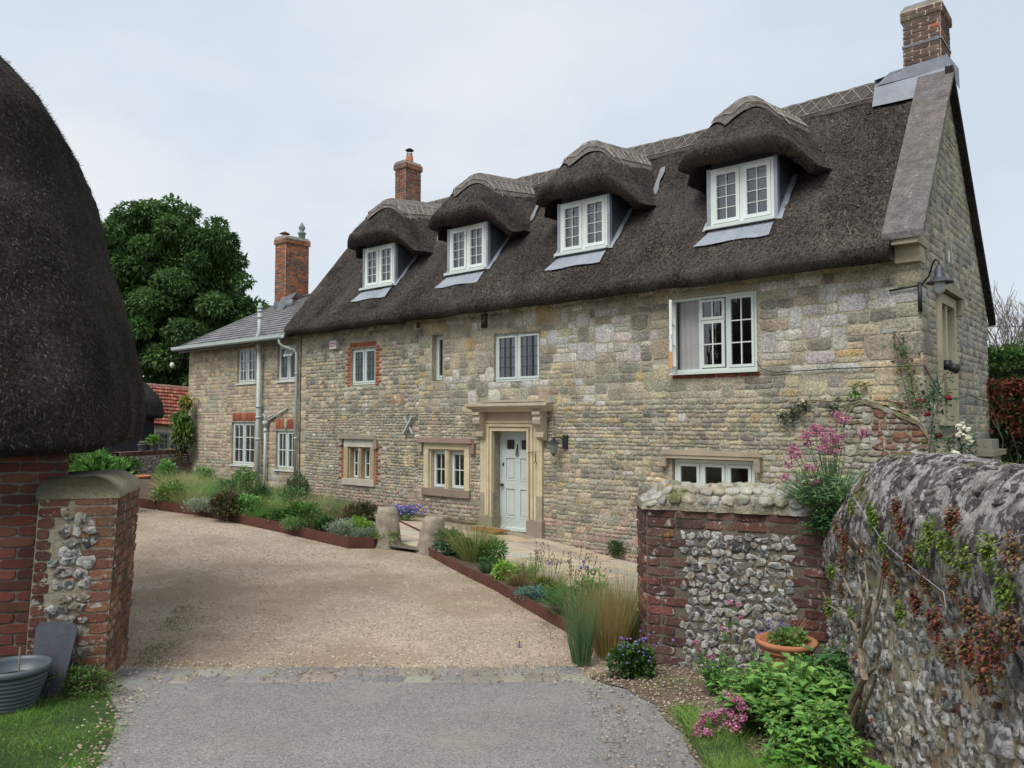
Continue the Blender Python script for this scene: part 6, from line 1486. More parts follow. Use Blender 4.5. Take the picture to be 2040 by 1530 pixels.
for (px, py, n, lab) in ((1062,1185,9,'sparse wiry dark flower stems above the yellow-leaved plant'),(1095,1200,12,'wiry stems with one mauve flower above the ferny mound'),(1140,1215,14,'tall thin stems with dark seed heads in front of the paving'),(1165,1240,12,'slender stems with purple flower spikes left of the feather grasses')):
    p = at(px, py, .06); e = plantroot('wiry_perennial', p, lab, 'plant', gB); f = MB(); g_ = MB()
    for _ in range(n):
        a = rng.random()*6.28; h = rng.uniform(.3,.62); x, y = math.cos(a)*rng.uniform(.02,.16), math.sin(a)*rng.uniform(.02,.1); top = Vector((x*1.6, y, h))
        f.tube([(x*.3,y*.3,0),(x*.9,y*.7,h*.55),tuple(top)], [.0022,.0018,.0012], cv((.12,.13,.06),.2), 4, cap=False)
        for _ in range(3): t = rng.uniform(.4,.9); q = Vector((x*.9,y*.7,h*.55)).lerp(top, t); d2 = Vector((rng.gauss(0,.5),rng.gauss(0,.5),1)).normalized()*rng.uniform(.04,.1); f.tube([tuple(q), tuple(q+d2)], .0012, (.12,.12,.06), 3, cap=False); g_.blob(q+d2, .005, cv((.11,.06,.05),.3), 1.5)
        g_.blob(top, .006, cv((.12,.06,.07),.3), 2.2)
        f.leaf(Vector((x*.5,y*.5,h*.2)), Vector((x,y,.1)), Vector((0,0,1)), .05,.015, cv((.08,.14,.05),.2))
    if k in (1, 3):
        for _ in range(3 if k == 3 else 1):
            q = Vector((rng.gauss(0,.06), rng.gauss(0,.05), rng.uniform(.35,.6)))
            head(g_, q, .018, [(.23,.15,.42),(.28,.18,.45)], 9, .008); f.tube([(0,0,0), tuple(q)], .002, (.12,.13,.06), 4)
    k += 1; f.build('stem', mLeaf, e); g_.build('seed_head', mPetal, e)['kind'] = 'stuff'
p = at(1260,1352,.0); e = plantroot('bellflower_bush', p, 'bushy purple bellflower growing at the foot of the brick pillar', 'flowers')
bushm(1700, .17, .22, .035, [(.06,.14,.03),(.08,.17,.035),(.05,.11,.03)], .8, lobes=8, ry=.12).build('foliage', mLeaf, e); f = MB()
for _ in range(70): f.blob((rng.gauss(.02,.09), rng.gauss(0,.06), rng.uniform(.14,.31)), .008, cv((.22,.17,.48), .2), jit=.4)
f.build('flowers', mPetal, e)['kind'] = 'stuff'
# fallen flower on the drive
p = at(1034,1290); f = MB()
for a in range(5): f.leaf(Vector((0,0,.01)), Vector((math.cos(a*1.26), math.sin(a*1.26), .3)), Vector((0,0,1)), .028, .02, (.17,.11,.36))
f.leaf(Vector((0,0,.01)), Vector((.1,0,1)), Vector((0,1,0)), .06, .012, (.10,.08,.2)); o = f.build('fallen_flower', mPetal); o.location = p; tag(o, 'single purple flower lying on the gravel drive', 'flower')
# weeds along the edging and pier
wd = MB()
for _ in range(2600):
    r = rng.random()
    if r < .40: t = rng.random(); i = min(len(lineB)-2, int(t*4)); a, b = lineB[i], lineB[i+1]; s = rng.random(); x, y = a[0]+(b[0]-a[0])*s-abs(rng.gauss(.03,.10)), a[1]+(b[1]-a[1])*s-abs(rng.gauss(.0,.1))
    elif r < .85: x, y = -2.93+abs(rng.gauss(0,.16))+0, rng.uniform(6.0,8.2); x -= (y-6.0)*.28
    else: x, y = rng.uniform(-2.6,.5), rng.gauss(5.99,.04)
    if nz1(x*2.2, y*2.2) < -.05: continue
    wd.blade(Vector((x, y, gz(x, y))), Vector((rng.gauss(0,.7), rng.gauss(0,.7), .8)), rng.uniform(.015,.05), .004, .5, cv(rng.choice([(.14,.17,.05),(.2,.18,.08),(.10,.15,.04)]), .2), 2)
for _ in range(2200):
    x, y = rng.uniform(.6,1.6), rng.uniform(4.2,6.1)
    if not inpoly(x, y, soilR) or nz1(x*3, y*3) < .02: continue
    wd.blade(Vector((x, y, gz(x, y)+.01)), Vector((rng.gauss(0,.8), rng.gauss(0,.8), .8)), rng.uniform(.02,.07), .005, .6, cv(rng.choice([(.16,.28,.06),(.24,.24,.10),(.12,.22,.05)]), .2), 2)
o = wd.build('gravel_weeds', mLeaf); o['kind'] = 'stuff'
f = MB()
for _ in range(6400):
    q_ = rng.random()
    if q_ < .07: y = rng.uniform(3.4,5.4); x = -2.02-.3*(y-3.4)+rng.gauss(.0,.09)
    elif q_ < .72: x, y = rng.uniform(.5,1.7), rng.uniform(3.6,6.1)
    else: x, y = rng.uniform(-2.9,.6), rng.gauss(5.78,.16)
    if q_ > .07 and rng.random() < .7 and (not inpoly(x, y, soilR) or (x-.95)*.8 > .45): continue
    r = rng.uniform(.004,.011); c = cv(rng.choice([(.40,.33,.25),(.30,.25,.19),(.36,.31,.25),(.14,.10,.07),(.2,.14,.09),(.10,.07,.05)]), .2); z = gz(x, y)+.022
    f.add([(x-r,y,z),(x+r*1.2,y+r*.3,z),(x,y+r,z),(x+r*.2,y-r,z),(x,y,z+r*.8)], [(0,3,4),(3,1,4),(1,2,4),(2,0,4)], c)
f.build('verge_pebbles', mPave)['kind'] = 'stuff'
# grass verges
def lawn(name, poly, n, h, cols, w=.003):
    f = MB(); x0, x1 = min(q[0] for q in poly), max(q[0] for q in poly); y0, y1 = min(q[1] for q in poly), max(q[1] for q in poly); k = 0
    while k < n:
        x, y = rng.uniform(x0, x1), rng.uniform(y0, y1)
        if not inpoly(x+.10*nz1(x*5,y*5)+rng.gauss(0,.035), y+rng.gauss(0,.03), poly): continue
        k += 1; s = .6+.7*max(0, .5+nz1(x*2.5, y*2.5)); c = lerp(cols[0], cols[1], max(0, min(1, .5+1.2*nz1(x*1.6, y*1.6, 3))))
        if rng.random() < .05: c = (.33,.27,.13)
        f.blade(Vector((x, y, gz(x, y)-.01)), Vector((rng.gauss(0,.45), rng.gauss(0,.45), 1)), h*s*rng.uniform(.5,1.2), w*rng.uniform(.7,1.3), .6, cv(c, .2), 3)
    o = f.build(name, mLeaf); o['kind'] = 'stuff'; return o
lg_poly = [(-2.15,4.05),(-2.30,4.5),(-2.5,4.95),(-2.70,5.25),(-2.85,5.46),(-3.6,5.2),(-5.5,4.7),(-4.5,2.8),(-2.2,2.8),(-1.98,3.3)]
sheet('turf', lg_poly, mEarth, .02, res=.2, col=(.09,.17,.04)); lawn('grass_verge', lg_poly, 60000, .065, [(.16,.38,.045),(.27,.46,.07)])
rg_poly = [(1.0,4.75),(1.06,5.02),(1.16,5.0),(1.26,4.5),(1.3,4.1),(1.75,3.9),(1.85,3.4),(1.5,3.0),(1.04,3.0),(1.02,3.9),(1.0,4.3)]
sheet('turf', rg_poly, mEarth, .035, res=.12, col=(.10,.14,.05)); lawn('grass_verge', rg_poly, 22000, .13, [(.14,.32,.05),(.26,.40,.09)])
# weedy plants at the pier foot
p = at(170,1385); o = bushm(1500, .28, .17, .03, [(.07,.15,.03),(.10,.19,.04),(.13,.15,.06)], .5, lobes=8, ry=.18).build('weed_clump', mLeaf); o.location = p; tag(o, 'low green weeds growing at the foot of the left gate pier', 'weeds')
p = at(120,1372); o = bushm(700, .2, .22, .035, [(.06,.12,.03),(.09,.15,.05)], .4, lobes=5, ry=.12).build('weed_clump', mLeaf); o.location = p; tag(o, 'taller straggly weeds between the slate and the gate pier', 'weeds')

# ---- slate slab and ribbed pot
p0 = at(92,1352); f = MB(); n = 6; w2, hh = .13, .50
ol = [(-w2*.85,0),(w2*.7,0),(w2,hh-.05),(w2-.03,hh-.01),(-w2*.8,hh),(-w2,hh-.04)]
f.prism(ol, -.012, .012, (.045,.05,.065)); o = f.build('slate_slab', mSlate); p0 = pxY(92,1350,5.22); o.location = (p0.x, p0.y, gz(p0.x,p0.y)-.0); o.rotation_euler = (R(-14), R(3), R(12)); tag(o, 'dark slate slab leaning against the brick wall behind the ribbed pot', 'slate slab')
pp = pxY(26,1372,5.0); e = plantroot('ribbed_plant_pot', (pp.x, pp.y, gz(pp.x,pp.y)), 'dark grey ribbed planter standing on the grass beside the slate slab', 'plant pot')
f = MB(); prf = [(.10,.0)]; nrb = 9
for k in range(nrb*4+1):
    t = k/(nrb*4); r = .115+.085*t**.8; prf.append((r+.004*math.cos(k*math.pi/2), .01+.24*t))
prf += [(.205,.25),(.215,.262),(.215,.285),(.205,.295),(.188,.292),(.182,.27),(.17,.2),(0,.2)]
f.lathe(prf, (.075,.095,.11), 40); f.build('pot', mPaint, e, True)
f = MB(); f.lathe([(.17,.205),(.09,.225),(0,.22)], (.03,.025,.02), 20); f.build('compost', mSoil, e); f = MB(); f.tube([(.03,0,.2),(.035,0,.3),(.03,.01,.40)], .006, (.2,.2,.12), 6); f.build('stem', mBark, e)
# ---- terracotta pot with plants
pt = Vector((1.88,5.35,0)); pt.z = gz(pt.x, pt.y)+.02
e = plantroot('terracotta_pot', pt, 'wide terracotta pot with violet flowers before the flint panel', 'plant pot')
f = MB(); f.lathe([(.10,0),(.12,.05),(.145,.22),(.165,.27),(.175,.275),(.175,.285),(.168,.29),(.185,.30),(.205,.325),(.205,.345),(.19,.35),(.165,.335),(.15,.31),(0,.31)], (.42,.17,.09), 36); f.build('pot', mTerra, e, True)
f = bushm(420, .15, .1, .04, GRN, .6, z0=.31, ry=.15); f.build('foliage', mLeaf, e); f = MB()
for _ in range(26): q = Vector((rng.gauss(-.08,.04), rng.gauss(0,.04), rng.uniform(.38,.47))); [f.leaf(q, Vector((rng.gauss(0,1),rng.gauss(0,1),.5)), Vector((0,0,1)), .025, .015, cv((.15,.11,.42),.2)) for _ in range(3)]
f.build('flowers', mPetal, e)['kind'] = 'stuff'; f = MB()
for _ in range(45): a = rng.random()*6.28; f.tube([(0,0,.3),(math.cos(a)*.08,math.sin(a)*.08,.40),(math.cos(a)*.15,math.sin(a)*.15,.40+rng.random()*.1)], .0012, (.33,.25,.14), 3, cap=False)
f.build('dry_stems', mLeaf, e)
# ---- big leafy plant
def leafy(nm, P, n, rx, ry, rz, ls, cols, label, z0=.0, cat='shrub'):
    e = plantroot(nm, P, label, cat); f = MB(); g_ = MB()
    stems = []
    for _ in range(n):
        a = rng.random()*6.28; r = math.sqrt(rng.random()); tx, ty = rx*r*math.cos(a), ry*r*math.sin(a); h = rz*(.55+.5*rng.random())*(1-.45*r*r)
        pts = [Vector((tx*.3,ty*.3,z0)), Vector((tx*.7,ty*.7,z0+h*.6)), Vector((tx,ty,z0+h))]
        f.tube([tuple(q) for q in pts], [.004,.003,.002], (.12,.2,.05), 4, cap=False)
        k = int(7+h*16)
        for i in range(k):
            t = .25+.75*(i+1)/k; q = pts[0].lerp(pts[1], t*2) if t < .5 else pts[1].lerp(pts[2], t*2-1); b = i*2.4+rng.random()
            d = Vector((math.cos(b), math.sin(b), rng.uniform(-.15,.6))); L = ls*rng.uniform(.55,1.2)*(1.15-.5*t); c = cv(rng.choice(cols), .18)
            f.leaf(q, d, Vector((rng.gauss(0,.25), rng.gauss(0,.25), 1)), L, L*.52, c, .18)
        for _ in range(3): q = pts[2]+Vector((rng.gauss(0,.015), rng.gauss(0,.015), rng.gauss(0,.012))); g_.blob(q, .006, cv((.22,.30,.10),.2))
    f.build('foliage', mLeaf, e); g_.build('buds', mPetal, e)['kind'] = 'stuff'; return e
LG1 = [(.19,.39,.08),(.14,.31,.07),(.25,.46,.10),(.11,.26,.07)]
leafy('broad_leaved_shrub', (1.62,4.62,gz(1.62,4.62)), 200, .42, .42, .44, .115, LG1, 'large fresh green broad-leaved shrub at the foot of the flint wall')
leafy('broad_leaved_shrub', (1.62,4.2,gz(1.62,4.2)), 80, .26, .24, .3, .105, LG1, 'lower spreading part of green shrub nearest the tarmac grass edge')
leafy('broad_leaved_shrub', (1.98,4.9,gz(1.98,4.9)), 46, .22, .25, .52, .13, [(.05,.15,.06),(.06,.17,.05),(.08,.2,.05)], 'darker big-leaved bush under the climbing stem on the flint wall')
leafy('broad_leaved_shrub', (1.40,4.05,gz(1.4,4.05)), 16, .13, .12, .15, .08, [(.12,.30,.04),(.10,.26,.04)], 'small bright leafy seedling clump on the grass before the large shrub')
leafy('broad_leaved_shrub', (1.80,3.9,gz(1.8,3.9)), 10, .09, .09, .12, .09, [(.14,.34,.04)], 'tiny lime green plant under the flint wall by the climber foot')
# ---- valerian
def valerian(P, n, rx, ry, h, label, cols, z0=.0, lean=(0,0), leafc=None, hr=.022, nf=26, tall=True, spots=None):
    e = plantroot('valerian', P, label, 'flowers'); f = MB(); g_ = MB(); leafc = leafc or [(.15,.30,.09),(.2,.35,.12),(.12,.24,.1)]
    for i in range(n):
        a = rng.random()*6.28; r = math.sqrt(rng.random())
        if spots and i < len(spots): top = Vector(spots[i]); fl = True
        else: top = Vector((rx*r*math.cos(a)+lean[0], ry*r*math.sin(a)+lean[1], z0+h*rng.uniform(.55,1.05)*(1-.25*r))); fl = not spots and i % 2 == 0
        m_ = Vector((top.x*.45, top.y*.45, z0+(top.z-z0)*.5)); pts = [Vector((0,0,z0)), m_, top]
        f.tube([tuple(q) for q in pts], [.004,.003,.0015], (.16,.22,.12), 4, cap=False)
        for k in range(9):
            t = rng.uniform(.15,.95); q = pts[0].lerp(pts[1], t*2) if t < .5 else pts[1].lerp(pts[2], t*2-1); f.leaf(q, Vector((rng.gauss(0,1), rng.gauss(0,1), .4)), Vector((0,0,1)), rng.uniform(.035,.08), rng.uniform(.010,.024), cv(rng.choice(leafc), .2))
        if fl:
            g_ = MB(); top0 = top
            for _ in range(nf):
                d = Vector((rng.gauss(0,1), rng.gauss(0,1), rng.gauss(0,.7))).normalized()*hr*rng.uniform(.3,1.1); g_.blob(top+d, .0055*rng.uniform(.7,1.3), cv(rng.choice(cols), .2), jit=.4)
            g_.build('flower_head', mPetal, e)
    f.build('foliage', mLeaf, e); return e
PK = [(.46,.14,.25),(.54,.22,.33),(.38,.10,.19),(.60,.30,.40)]
def rel(P, Y, lst): return [tuple(pxY(px, py, Y+rng.uniform(-.08,.08))-Vector(P)) for px, py in lst]
P = Vector((1.40,4.62,0)); P.z = gz(P.x, P.y)
valerian(P, 64, .2, .15, .3, 'pink valerian with dense flower clusters beside the tarmac edge', PK, spots=rel(P, 4.45, [(1398,1440),(1410,1460),(1425,1425),(1400,1480),(1435,1450),(1440,1415),(1455,1400),(1470,1395),(1460,1425),(1480,1430),(1465,1450),(1415,1490),(1445,1490),(1405,1425),(1430,1470),(1450,1385),(1478,1410),(1388,1460),(1392,1450),(1425,1440),(1448,1440),(1420,1405+20),(1470,1440)]), hr=.032, nf=44)
P = Vector((1.38,5.3,0)); P.z = gz(P.x, P.y)
valerian(P, 48, .15, .15, .32, 'pink valerian growing left of the terracotta pot', PK, spots=rel(P, 5.35, [(1385,1280),(1392,1295),(1440,1252),(1452,1260),(1447,1292),(1452,1300),(1412,1308),(1470,1205),(1455,1200),(1420,1310),(1475,1230)]), hr=.022, nf=20, leafc=[(.10,.25,.05),(.13,.30,.06)])
P = Vector((2.28,5.52,.95))
valerian(P, 340, .38, .22, .44, 'large pink valerian growing out of the top of the flint wall corner', PK, spots=rel(P, 5.45, [(1608,865),(1620,850),(1632,856),(1655,862),(1660,875),(1648,880),(1668,872),(1680,868),(1655,895),(1670,890),(1582,890),(1575,900),(1590,905),(1685,835),(1675,840),(1722,862),(1718,868),(1570,925),(1612,930),(1618,932),(1565,950),(1612,955),(1622,960),(1636,895),(1640,890),(1610,885),(1583,912),(1668,825),(1664,880),(1640,870),(1663,900),(1605,872),(1625,862)]), leafc=[(.26,.46,.22),(.32,.52,.27),(.20,.36,.18),(.36,.52,.2)], hr=.038, nf=44)
leafy('valerian_foliage', (2.2,5.47,.86), 34, .14, .10, .22, .085, [(.05,.14,.06),(.07,.18,.07)], 'broad dark green leaves hanging at the corner of the two flint walls', cat='plant')
# ---- climber stems on the flint wall
e = plantroot('climber_stem', (1.98,4.45,gz(1.98,4.45)), 'twisted woody climber stem rising up the flint wall', 'climber'); eL = Vector(e.location); f = MB()
def wp_(px, py, d=.03):      # a point just off the face of the long wall
    a = (px-1020)/1532; b = (765-py)/1532; r = Vector((a, _c-b*_s, _s+b*_c)); q0 = WA+WN*(.06+d); k = (q0.dot(WN)-0)/(r.dot(WN)); return Vector((r.x*k, r.y*k, EYE+r.z*k))-eL
def stem(pts, r0, r1, col=(.22,.17,.12), off=.04):
    P = []
    for (a, b) in zip(pts, pts[1:]):
        for k in range(4): t = k/4; P.append(wp_(a[0]+(b[0]-a[0])*t+rng.uniform(-1.5,1.5), a[1]+(b[1]-a[1])*t, off))
    P.append(wp_(*pts[-1], off)); n = len(P); f.tube([tuple(q) for q in P], [r0+(r1-r0)*i/(n-1) for i in range(n)], col, 7, cap=False)
stem([(1678,1512),(1688,1440),(1700,1395),(1722,1350),(1712,1290),(1720,1250),(1735,1190)], .026, .009, off=.12)
stem([(1690,1500),(1700,1430),(1715,1390)], .02, .012, off=.13); stem([(1700,1470),(1712,1440),(1745,1345)], .013, .008, off=.1)
stem([(1722,1350),(1745,1330),(1752,1290)], .012, .006, off=.08)
for s_ in ([(1716,1300),(1708,1250),(1716,1190),(1710,1130),(1716,1100),(1700,1070)],[(1716,1280),(1735,1240),(1752,1200),(1762,1140),(1750,1090)],[(1712,1260),(1690,1230),(1650,1205),(1640,1180)],[(1720,1230),(1730,1180),(1722,1120)],[(1740,1240),(1750,1180),(1760,1100),(1770,1080)],[(1700,1190),(1680,1150)]): stem(s_, .008, .003, (.30,.24,.18), .05)
f.build('stems', mBark, e)
# wall-rooted little plants
WP = [(1740,1020,.05,'g'),(1745,1040,.05,'g'),(1860,1060,.06,'g'),(1845,1100,.055,'g'),(1895,1085,.07,'g'),(1978,1100,.06,'g'),(1800,1050,.05,'r'),(1790,1010,.04,'r'),(1690,1080,.07,'r'),(1870,1240,.07,'r'),(1985,1290,.10,'r'),(1830,1200,.05,'r'),(1660,1140,.05,'g'),(1655,1210,.06,'g'),(2010,1180,.05,'g'),(1935,1300,.05,'r'),(1770,1130,.04,'r'),(1765,1090,.05,'g'),(1815,1110,.045,'r'),(1905,1035,.05,'r')]
words = ['just under the coping near the corner','below the first sprig near the corner','hanging beneath the coping midway','hanging low of the midway coping sprig','under the big slab of coping','nearest the right edge of the picture']
wi = {'g': ['green ivy-leaved sprig '+w_ for w_ in ('under the coping nearest the valerian','just below the one nearest the valerian','high on the flint wall in its middle','beneath the high middle sprig','full and bright below the dark coping','close to the right picture edge under the coping','low beside the corner of the two walls','lowest at the corner of the two walls','small one at the far right of the flint wall','above the pale climber twigs')], 'r': ['red-leaved creeper patch '+w_ for w_ in ('beside the upper green sprigs','right under the coping','large one near the corner with a mauve flower','dark crimson in the middle of the flint wall','big crimson one towards the lower right','small one over a white flint','below the big slab at right','tiny one near the climber twigs','between the two middle sprigs','tucked beneath the coping at right')]}
ci = {'g': 0, 'r': 0}
for (px, py, r, k) in WP:
    q = wp_(px, py, .03)+eL; lab = wi[k][ci[k]]; ci[k] += 1; f = MB()
    for _ in range(int(2200*r)+30):
        d = Vector((rng.gauss(0,1), rng.gauss(0,1), rng.gauss(0,1))).normalized()*r*rng.random()**.5; d.x = -abs(d.x)*.5; d.z *= 1.3
        c = cv(rng.choice([(.16,.24,.03),(.20,.28,.05),(.12,.18,.04)] if k == 'g' else [(.20,.05,.045),(.26,.08,.05),(.14,.06,.035),(.16,.14,.04)]), .2)
        f.leaf(d, Vector((-1, rng.gauss(0,.7), rng.gauss(-.3,.7))), Vector((-.3,0,1)), .022, .016, c)
    o = f.build('wall_creeper', mLeaf); o.location = q; tag(o, lab, 'wall plant', 'small creepers rooted in the flint wall')
more = [(1672,1050,.06,'r'),(1682,1120,.07,'r'),(1700,1010,.05,'g'),(1720,1095,.05,'r'),(1785,1165,.05,'r'),(1800,1220,.05,'g'),(1850,1165,.05,'r'),(1905,1160,.05,'r'),(1940,1220,.06,'r'),(1895,1300,.06,'r'),(2020,1245,.06,'r'),(1965,1350,.06,'r'),(1680,1175,.05,'r'),(1930,1120,.05,'g'),(2025,1100,.06,'r'),(1700,1225,.05,'g')]
spots_ = ['just left of the pale climber twigs','over the uppermost climber twigs','at the very top of the corner edge','between twigs and the first green sprig','right of the thin climber twigs','small and low under the middle','over a pair of white flints','below the big right-hand stone slab','trailing towards the right','low on the lower right flints','furthest right at mid height','lowest on the right part','at the base of the pale twigs','below the dark coping slab on the right','furthest right under the coping','lowest by the twisted stem']
for (px, py, r, k), w_ in zip(more, spots_):
    q = wp_(px, py, .03)+eL; f = MB()
    for _ in range(int(1900*r)+20):
        d = Vector((rng.gauss(0,1), rng.gauss(0,1), rng.gauss(0,1))).normalized()*r*rng.random()**.5; d.x = -abs(d.x)*.4; d.z *= 1.2
        f.leaf(d, Vector((-1, rng.gauss(0,.7), rng.gauss(-.3,.7))), Vector((-.3,0,1)), .02, .015, cv(rng.choice([(.2,.28,.05),(.15,.2,.04)] if k == 'g' else [(.22,.09,.06),(.17,.10,.05),(.2,.17,.06),(.13,.06,.04)]), .25))
    o = f.build('wall_creeper', mLeaf); o.location = q; tag(o, ('thin green' if k == 'g' else 'thin rusty red')+' creeper tuft '+w_, 'wall plant', 'small creepers rooted in the flint wall')
# training wires
f = MB(); e = None
pts = [wp_(*q, .05)+eL for q in ((1700,990),(1760,1080),(1815,1130),(1880,1180),(1885,1210))]; pts2 = [wp_(*q, .05)+eL for q in ((1885,1150),(1940,1100),(2038,1065))]
o0 = pts[0]; f.tube([tuple(q-o0) for q in pts], .0018, (.4,.42,.45), 4); f.tube([tuple(q-o0) for q in pts2], .0018, (.4,.42,.45), 4); o = f.build('training_wire', mMetal); o.location = o0; tag(o, 'thin loose grey wire hanging on the flint wall', 'wire')
# ---- climbing roses at the cottage corner and on the front wall
e = plantroot('red_climbing_rose', (4.6,9.2,.2), 'red climbing rose growing by the cottage corner behind the humped wall', 'rose'); eL2 = Vector(e.location); f = MB(); g_ = MB()
def path3(pts): return [pxY(px, py, Y)-eL2 for px, py, Y in pts]
def rose_st(pts, r=.008, lf=40, ls=.07, col=(.10,.08,.05), lc=((.045,.11,.045),(.06,.14,.05),(.035,.08,.035))):
    P = path3(pts); f.tube([tuple(q) for q in P], [r*(1-.6*i/(len(P)-1)) for i in range(len(P))], col, 5, cap=False)
    for _ in range(lf):
        i = rng.randrange(len(P)-1); q = P[i].lerp(P[i+1], rng.random())+Vector((rng.gauss(0,.07), rng.gauss(0,.07), rng.gauss(0,.06))); f.leaf(q, Vector((rng.gauss(0,1), rng.gauss(0,1)-.3, rng.gauss(0,.5))), Vector((0,0,1)), ls*rng.uniform(.6,1.2), ls*.55, cv(rng.choice(lc), .2))
rose_st([(1838,930,9.0),(1828,850,9.0),(1805,780,9.2),(1790,720,9.4),(1780,665,9.5)], .011, 30)
rose_st([(1838,930,9.0),(1850,860,9),(1870,800,9.1),(1890,780,9.2)], .009, 60)
rose_st([(1828,850,9.0),(1800,820,8.9),(1780,800,8.8)], .008, 55); rose_st([(1850,920,9.0),(1858,840,9.2),(1862,760,9.4)], .008, 60); rose_st([(1840,800,9.1),(1870,770,9.3),(1885,745,9.3)], .007, 50); rose_st([(1830,810,9.0),(1845,790,9.1),(1880,800,9.1)], .006, 60); rose_st([(1812,790,9.2),(1806,740,9.3),(1815,720,9.3)], .005, 40, lc=((.10,.2,.04),(.08,.16,.04)))
for (px, py) in ((1791,808),(1847,826),(1891,792),(1870,868),(1836,800)): g_ = MB(); head(g_, pxY(px, py, 9.0)-eL2, .03, [(.24,.02,.03),(.17,.015,.02)], 10, .02); g_.build('flower', mPetal, e)
f.build('foliage', mLeaf, e)
e = plantroot('white_climbing_rose', (4.9,8.6,.2), 'white climbing rose in full bloom in front of the gable', 'rose'); eL2 = Vector(e.location); f = MB(); g_ = MB()
rose_st([(1925,940,8.6),(1915,890,8.6),(1905,850,8.6)], .008, 110, .06); rose_st([(1900,930,8.6),(1890,880,8.7),(1870,850,8.8)], .007, 70, .06); rose_st([(1930,900,8.5),(1940,870,8.5)], .005, 50, .06); rose_st([(1880,940,8.6),(1862,900,8.6),(1858,880,8.6)], .006, 50, .06, lc=((.10,.19,.05),(.08,.15,.04)))
for (px, py, n) in ((1916,850,26),(1922,858,26),(1925,872,22),(1932,880,16),(1912,865,18),(1902,903,18),(1908,912,18),(1900,912,10),(1915,925,10)): g_ = MB(); head(g_, pxY(px, py, 8.5)-eL2, .045, [(.72,.70,.58),(.78,.77,.66),(.68,.64,.48)], n, .018); g_.build('flower', mPetal, e)
f.build('foliage', mLeaf, e)
def onwall(px, py, v=-.06):
    a = (px-1020)/1532; b = (765-py)/1532; r = Vector((a, _c-b*_s, _s+b*_c)); k = ((P0-Vector((0,0,0))).dot(VD)+v)/r.dot(VD); return Vector((r.x*k, r.y*k, EYE+r.z*k))
for (nm, lab, sprays) in (('rose_spray','dark leafy rose shoot trained on the front wall above the flint wall',[((1838,805),(1740,797),(1650,800),(1610,795))]),):
    e = plantroot(nm, onwall(1700,800), lab, 'climber'); b0 = Vector(e.location); f = MB(); f.tube([tuple(onwall(*q)-b0) for q in ((1845,812),(1800,803),(1740,797),(1650,800),(1615,797),(1585,812),(1568,828))], .008, (.10,.09,.06), 5, cap=False)
    for (cx_, cy_, n, r, cs) in ((1575,825,46,.10,((.035,.075,.03),(.05,.10,.04))),(1598,808,46,.09,((.035,.075,.03),(.05,.10,.04))),(1562,832,24,.07,((.035,.075,.03),)),(1660,808,30,.08,((.035,.075,.03),(.05,.10,.04))),(1712,778,34,.09,((.12,.24,.03),(.09,.18,.03))),(1700,785,14,.06,((.09,.18,.03),))):
        for _ in range(n): q = onwall(cx_, cy_, -.08)-b0+Vector((rng.gauss(0,r*.7), rng.gauss(0,.03), rng.gauss(0,r*.7))); f.leaf(q, Vector((rng.gauss(0,1), -.4, rng.gauss(-.2,.6))), Vector((0,0,1)), .08*rng.uniform(.6,1.1), .05, cv(rng.choice(cs), .2))
    f.build('foliage', mLeaf, e)
e = plantroot('wall_climber', onwall(1800,760), 'tall thin climbing shoot against the right end of the front wall', 'climber'); b0 = Vector(e.location); f = MB(); f.tube([tuple(onwall(*q, -.1)-b0) for q in ((1828,815),(1815,760),(1808,715),(1795,685),(1780,662))], .006, (.14,.08,.05), 5, cap=False)
for _ in range(110):
    t = rng.random(); x = 1780+48*t**.8; y = 662+153*t; q = onwall(x+rng.gauss(0,8), y+rng.gauss(0,5), -.1)-b0; f.leaf(q, Vector((rng.gauss(0,1), -.3, rng.gauss(0,.5))), Vector((0,0,1)), .07, .045, cv(rng.choice([(.10,.2,.04),(.07,.15,.04)] if t > .1 else [(.2,.12,.05)]), .2))
f.build('foliage', mLeaf, e)
# wisteria-like climber on the wing corner
e = plantroot('yellow_green_climber', (-10.2,24.0,.2), 'bushy green and yellow climber on the far left corner of the wing', 'climber'); b0 = Vector(e.location); f = MB()
for (px, py, r, cs) in ((372,800,.2,((.12,.2,.03),(.25,.22,.03))),(363,830,.30,((.06,.14,.02),(.09,.18,.025))),(368,850,.28,((.07,.15,.02),(.1,.19,.03))),(360,858,.2,((.09,.17,.02),(.2,.2,.03))),(368,875,.28,((.03,.06,.02),(.06,.1,.02))),(358,870,.22,((.10,.15,.04),)),(342,905,.18,((.25,.2,.04),))):
    c = pxY(px, py, 23.8)-b0
    for _ in range(int(1100*r)+40): d = Vector((rng.gauss(0,1), rng.gauss(0,.6), rng.gauss(0,1)))*r*.45; f.leaf(c+d, Vector((rng.gauss(0,.5), -.6, rng.gauss(-.7,.4))), Vector((0,0,1)), .16, .06, cv(rng.choice(cs), .22))
f.tube([(.2,0,-.3),(.1,0,.6),(.0,0,1.6)], .025, (.09,.07,.05), 6); f.build('foliage', mLeaf, e)
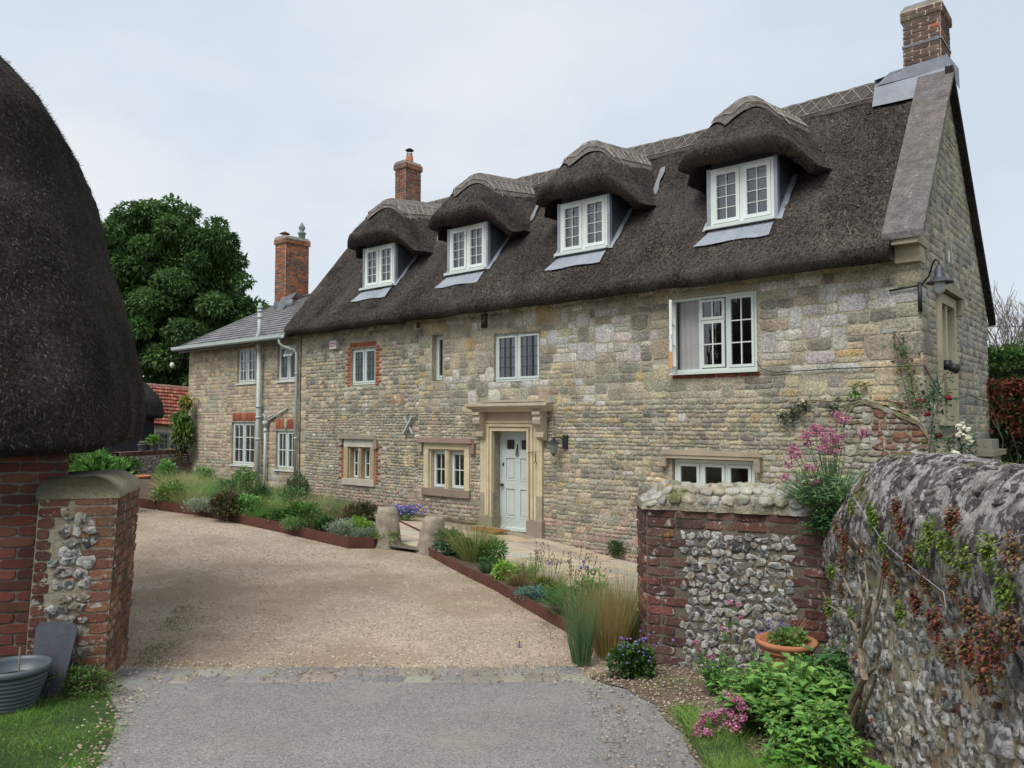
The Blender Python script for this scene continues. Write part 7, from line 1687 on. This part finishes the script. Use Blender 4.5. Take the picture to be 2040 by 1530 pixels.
# pots on the boundary wall, shrubs behind the pier, stacked pots
for (px, lab, cs) in ((286,'grey pot with pale succulents on the flint boundary wall',[(.24,.28,.16),(.2,.24,.12)]),(309,'grey pot with bright green leafy plant on the flint boundary wall',[(.10,.24,.03),(.14,.3,.04)])):
    t = (px-238)/(376-238); q = bw0.lerp(bw1, t)-bn*.12; e = plantroot('wall_top_pot', (q.x, q.y, TOPW), lab, 'plant pot', 'pots standing on the flint boundary wall'); f = MB(); f.lathe([(.09,0),(.13,.17),(.14,.175),(.14,.20),(.12,.20),(.11,.16),(0,.16)], (.085,.095,.11), 20); f.build('pot', mPaint, e, True)
    f = bushm(200 if px < 300 else 300, .13 if px < 300 else .2, .08 if px < 300 else .26, .08, cs, .6, z0=.16); f.build('foliage', mLeaf, e)
for (px, py, Y, r, h, cs, lab) in ((205,935,13.5,.62,.55,[(.09,.22,.04),(.12,.28,.05),(.07,.17,.04)],'lush green leafy shrub seen over the gate pier'),(150,925,14.0,.4,.5,[(.14,.22,.07),(.1,.18,.05)],'pale green shrub behind the thatched outbuilding wall'),(245,935,20.8,.35,.4,[(.08,.19,.04),(.06,.14,.04)],'leafy shrub against the left brick pier of the boundary wall')):
    p = pxY(px, py, Y); z0 = gz(p.x, p.y); o = bushm(1500, r, p.z-z0+h*.55, .15, cs, .45, lobes=8).build('leafy_shrub', mLeaf); o.location = (p.x, p.y, z0); tag(o, lab, 'shrub')
e = plantroot('stacked_terracotta_pots', pxY(276,958,20.3)+Vector((0,0,-.25)), 'stacked terracotta bowls at the left end of the planting bed', 'plant pots'); f = MB()
for k in range(3): f.lathe([(.2,.0),(.3,.13),(.31,.14),(.31,.17),(.27,.17),(.2,.02)], (.40,.15,.08), 20, (0,0,.11*k))
f.build('bowl', mTerra, e, True)
# weeds at the foot of the wall by the path
for (u, r, lab) in ((2.35,.22,'small weeds at the foot of the cottage wall left of the brick pillar'),(3.05,.2,'taller weeds at the wall foot touching the brick pillar in view')):
    q = HM @ Vector((u, -.1, 0)); q.z = gz(q.x, q.y)+.06; o = bushm(420, r, .3, .05, [(.05,.11,.03),(.08,.16,.04)], .5, ry=.08).build('weed_clump', mLeaf); o.location = q; o.rotation_euler = (0,0,math.atan2(UD.y, UD.x)); tag(o, lab, 'weeds')
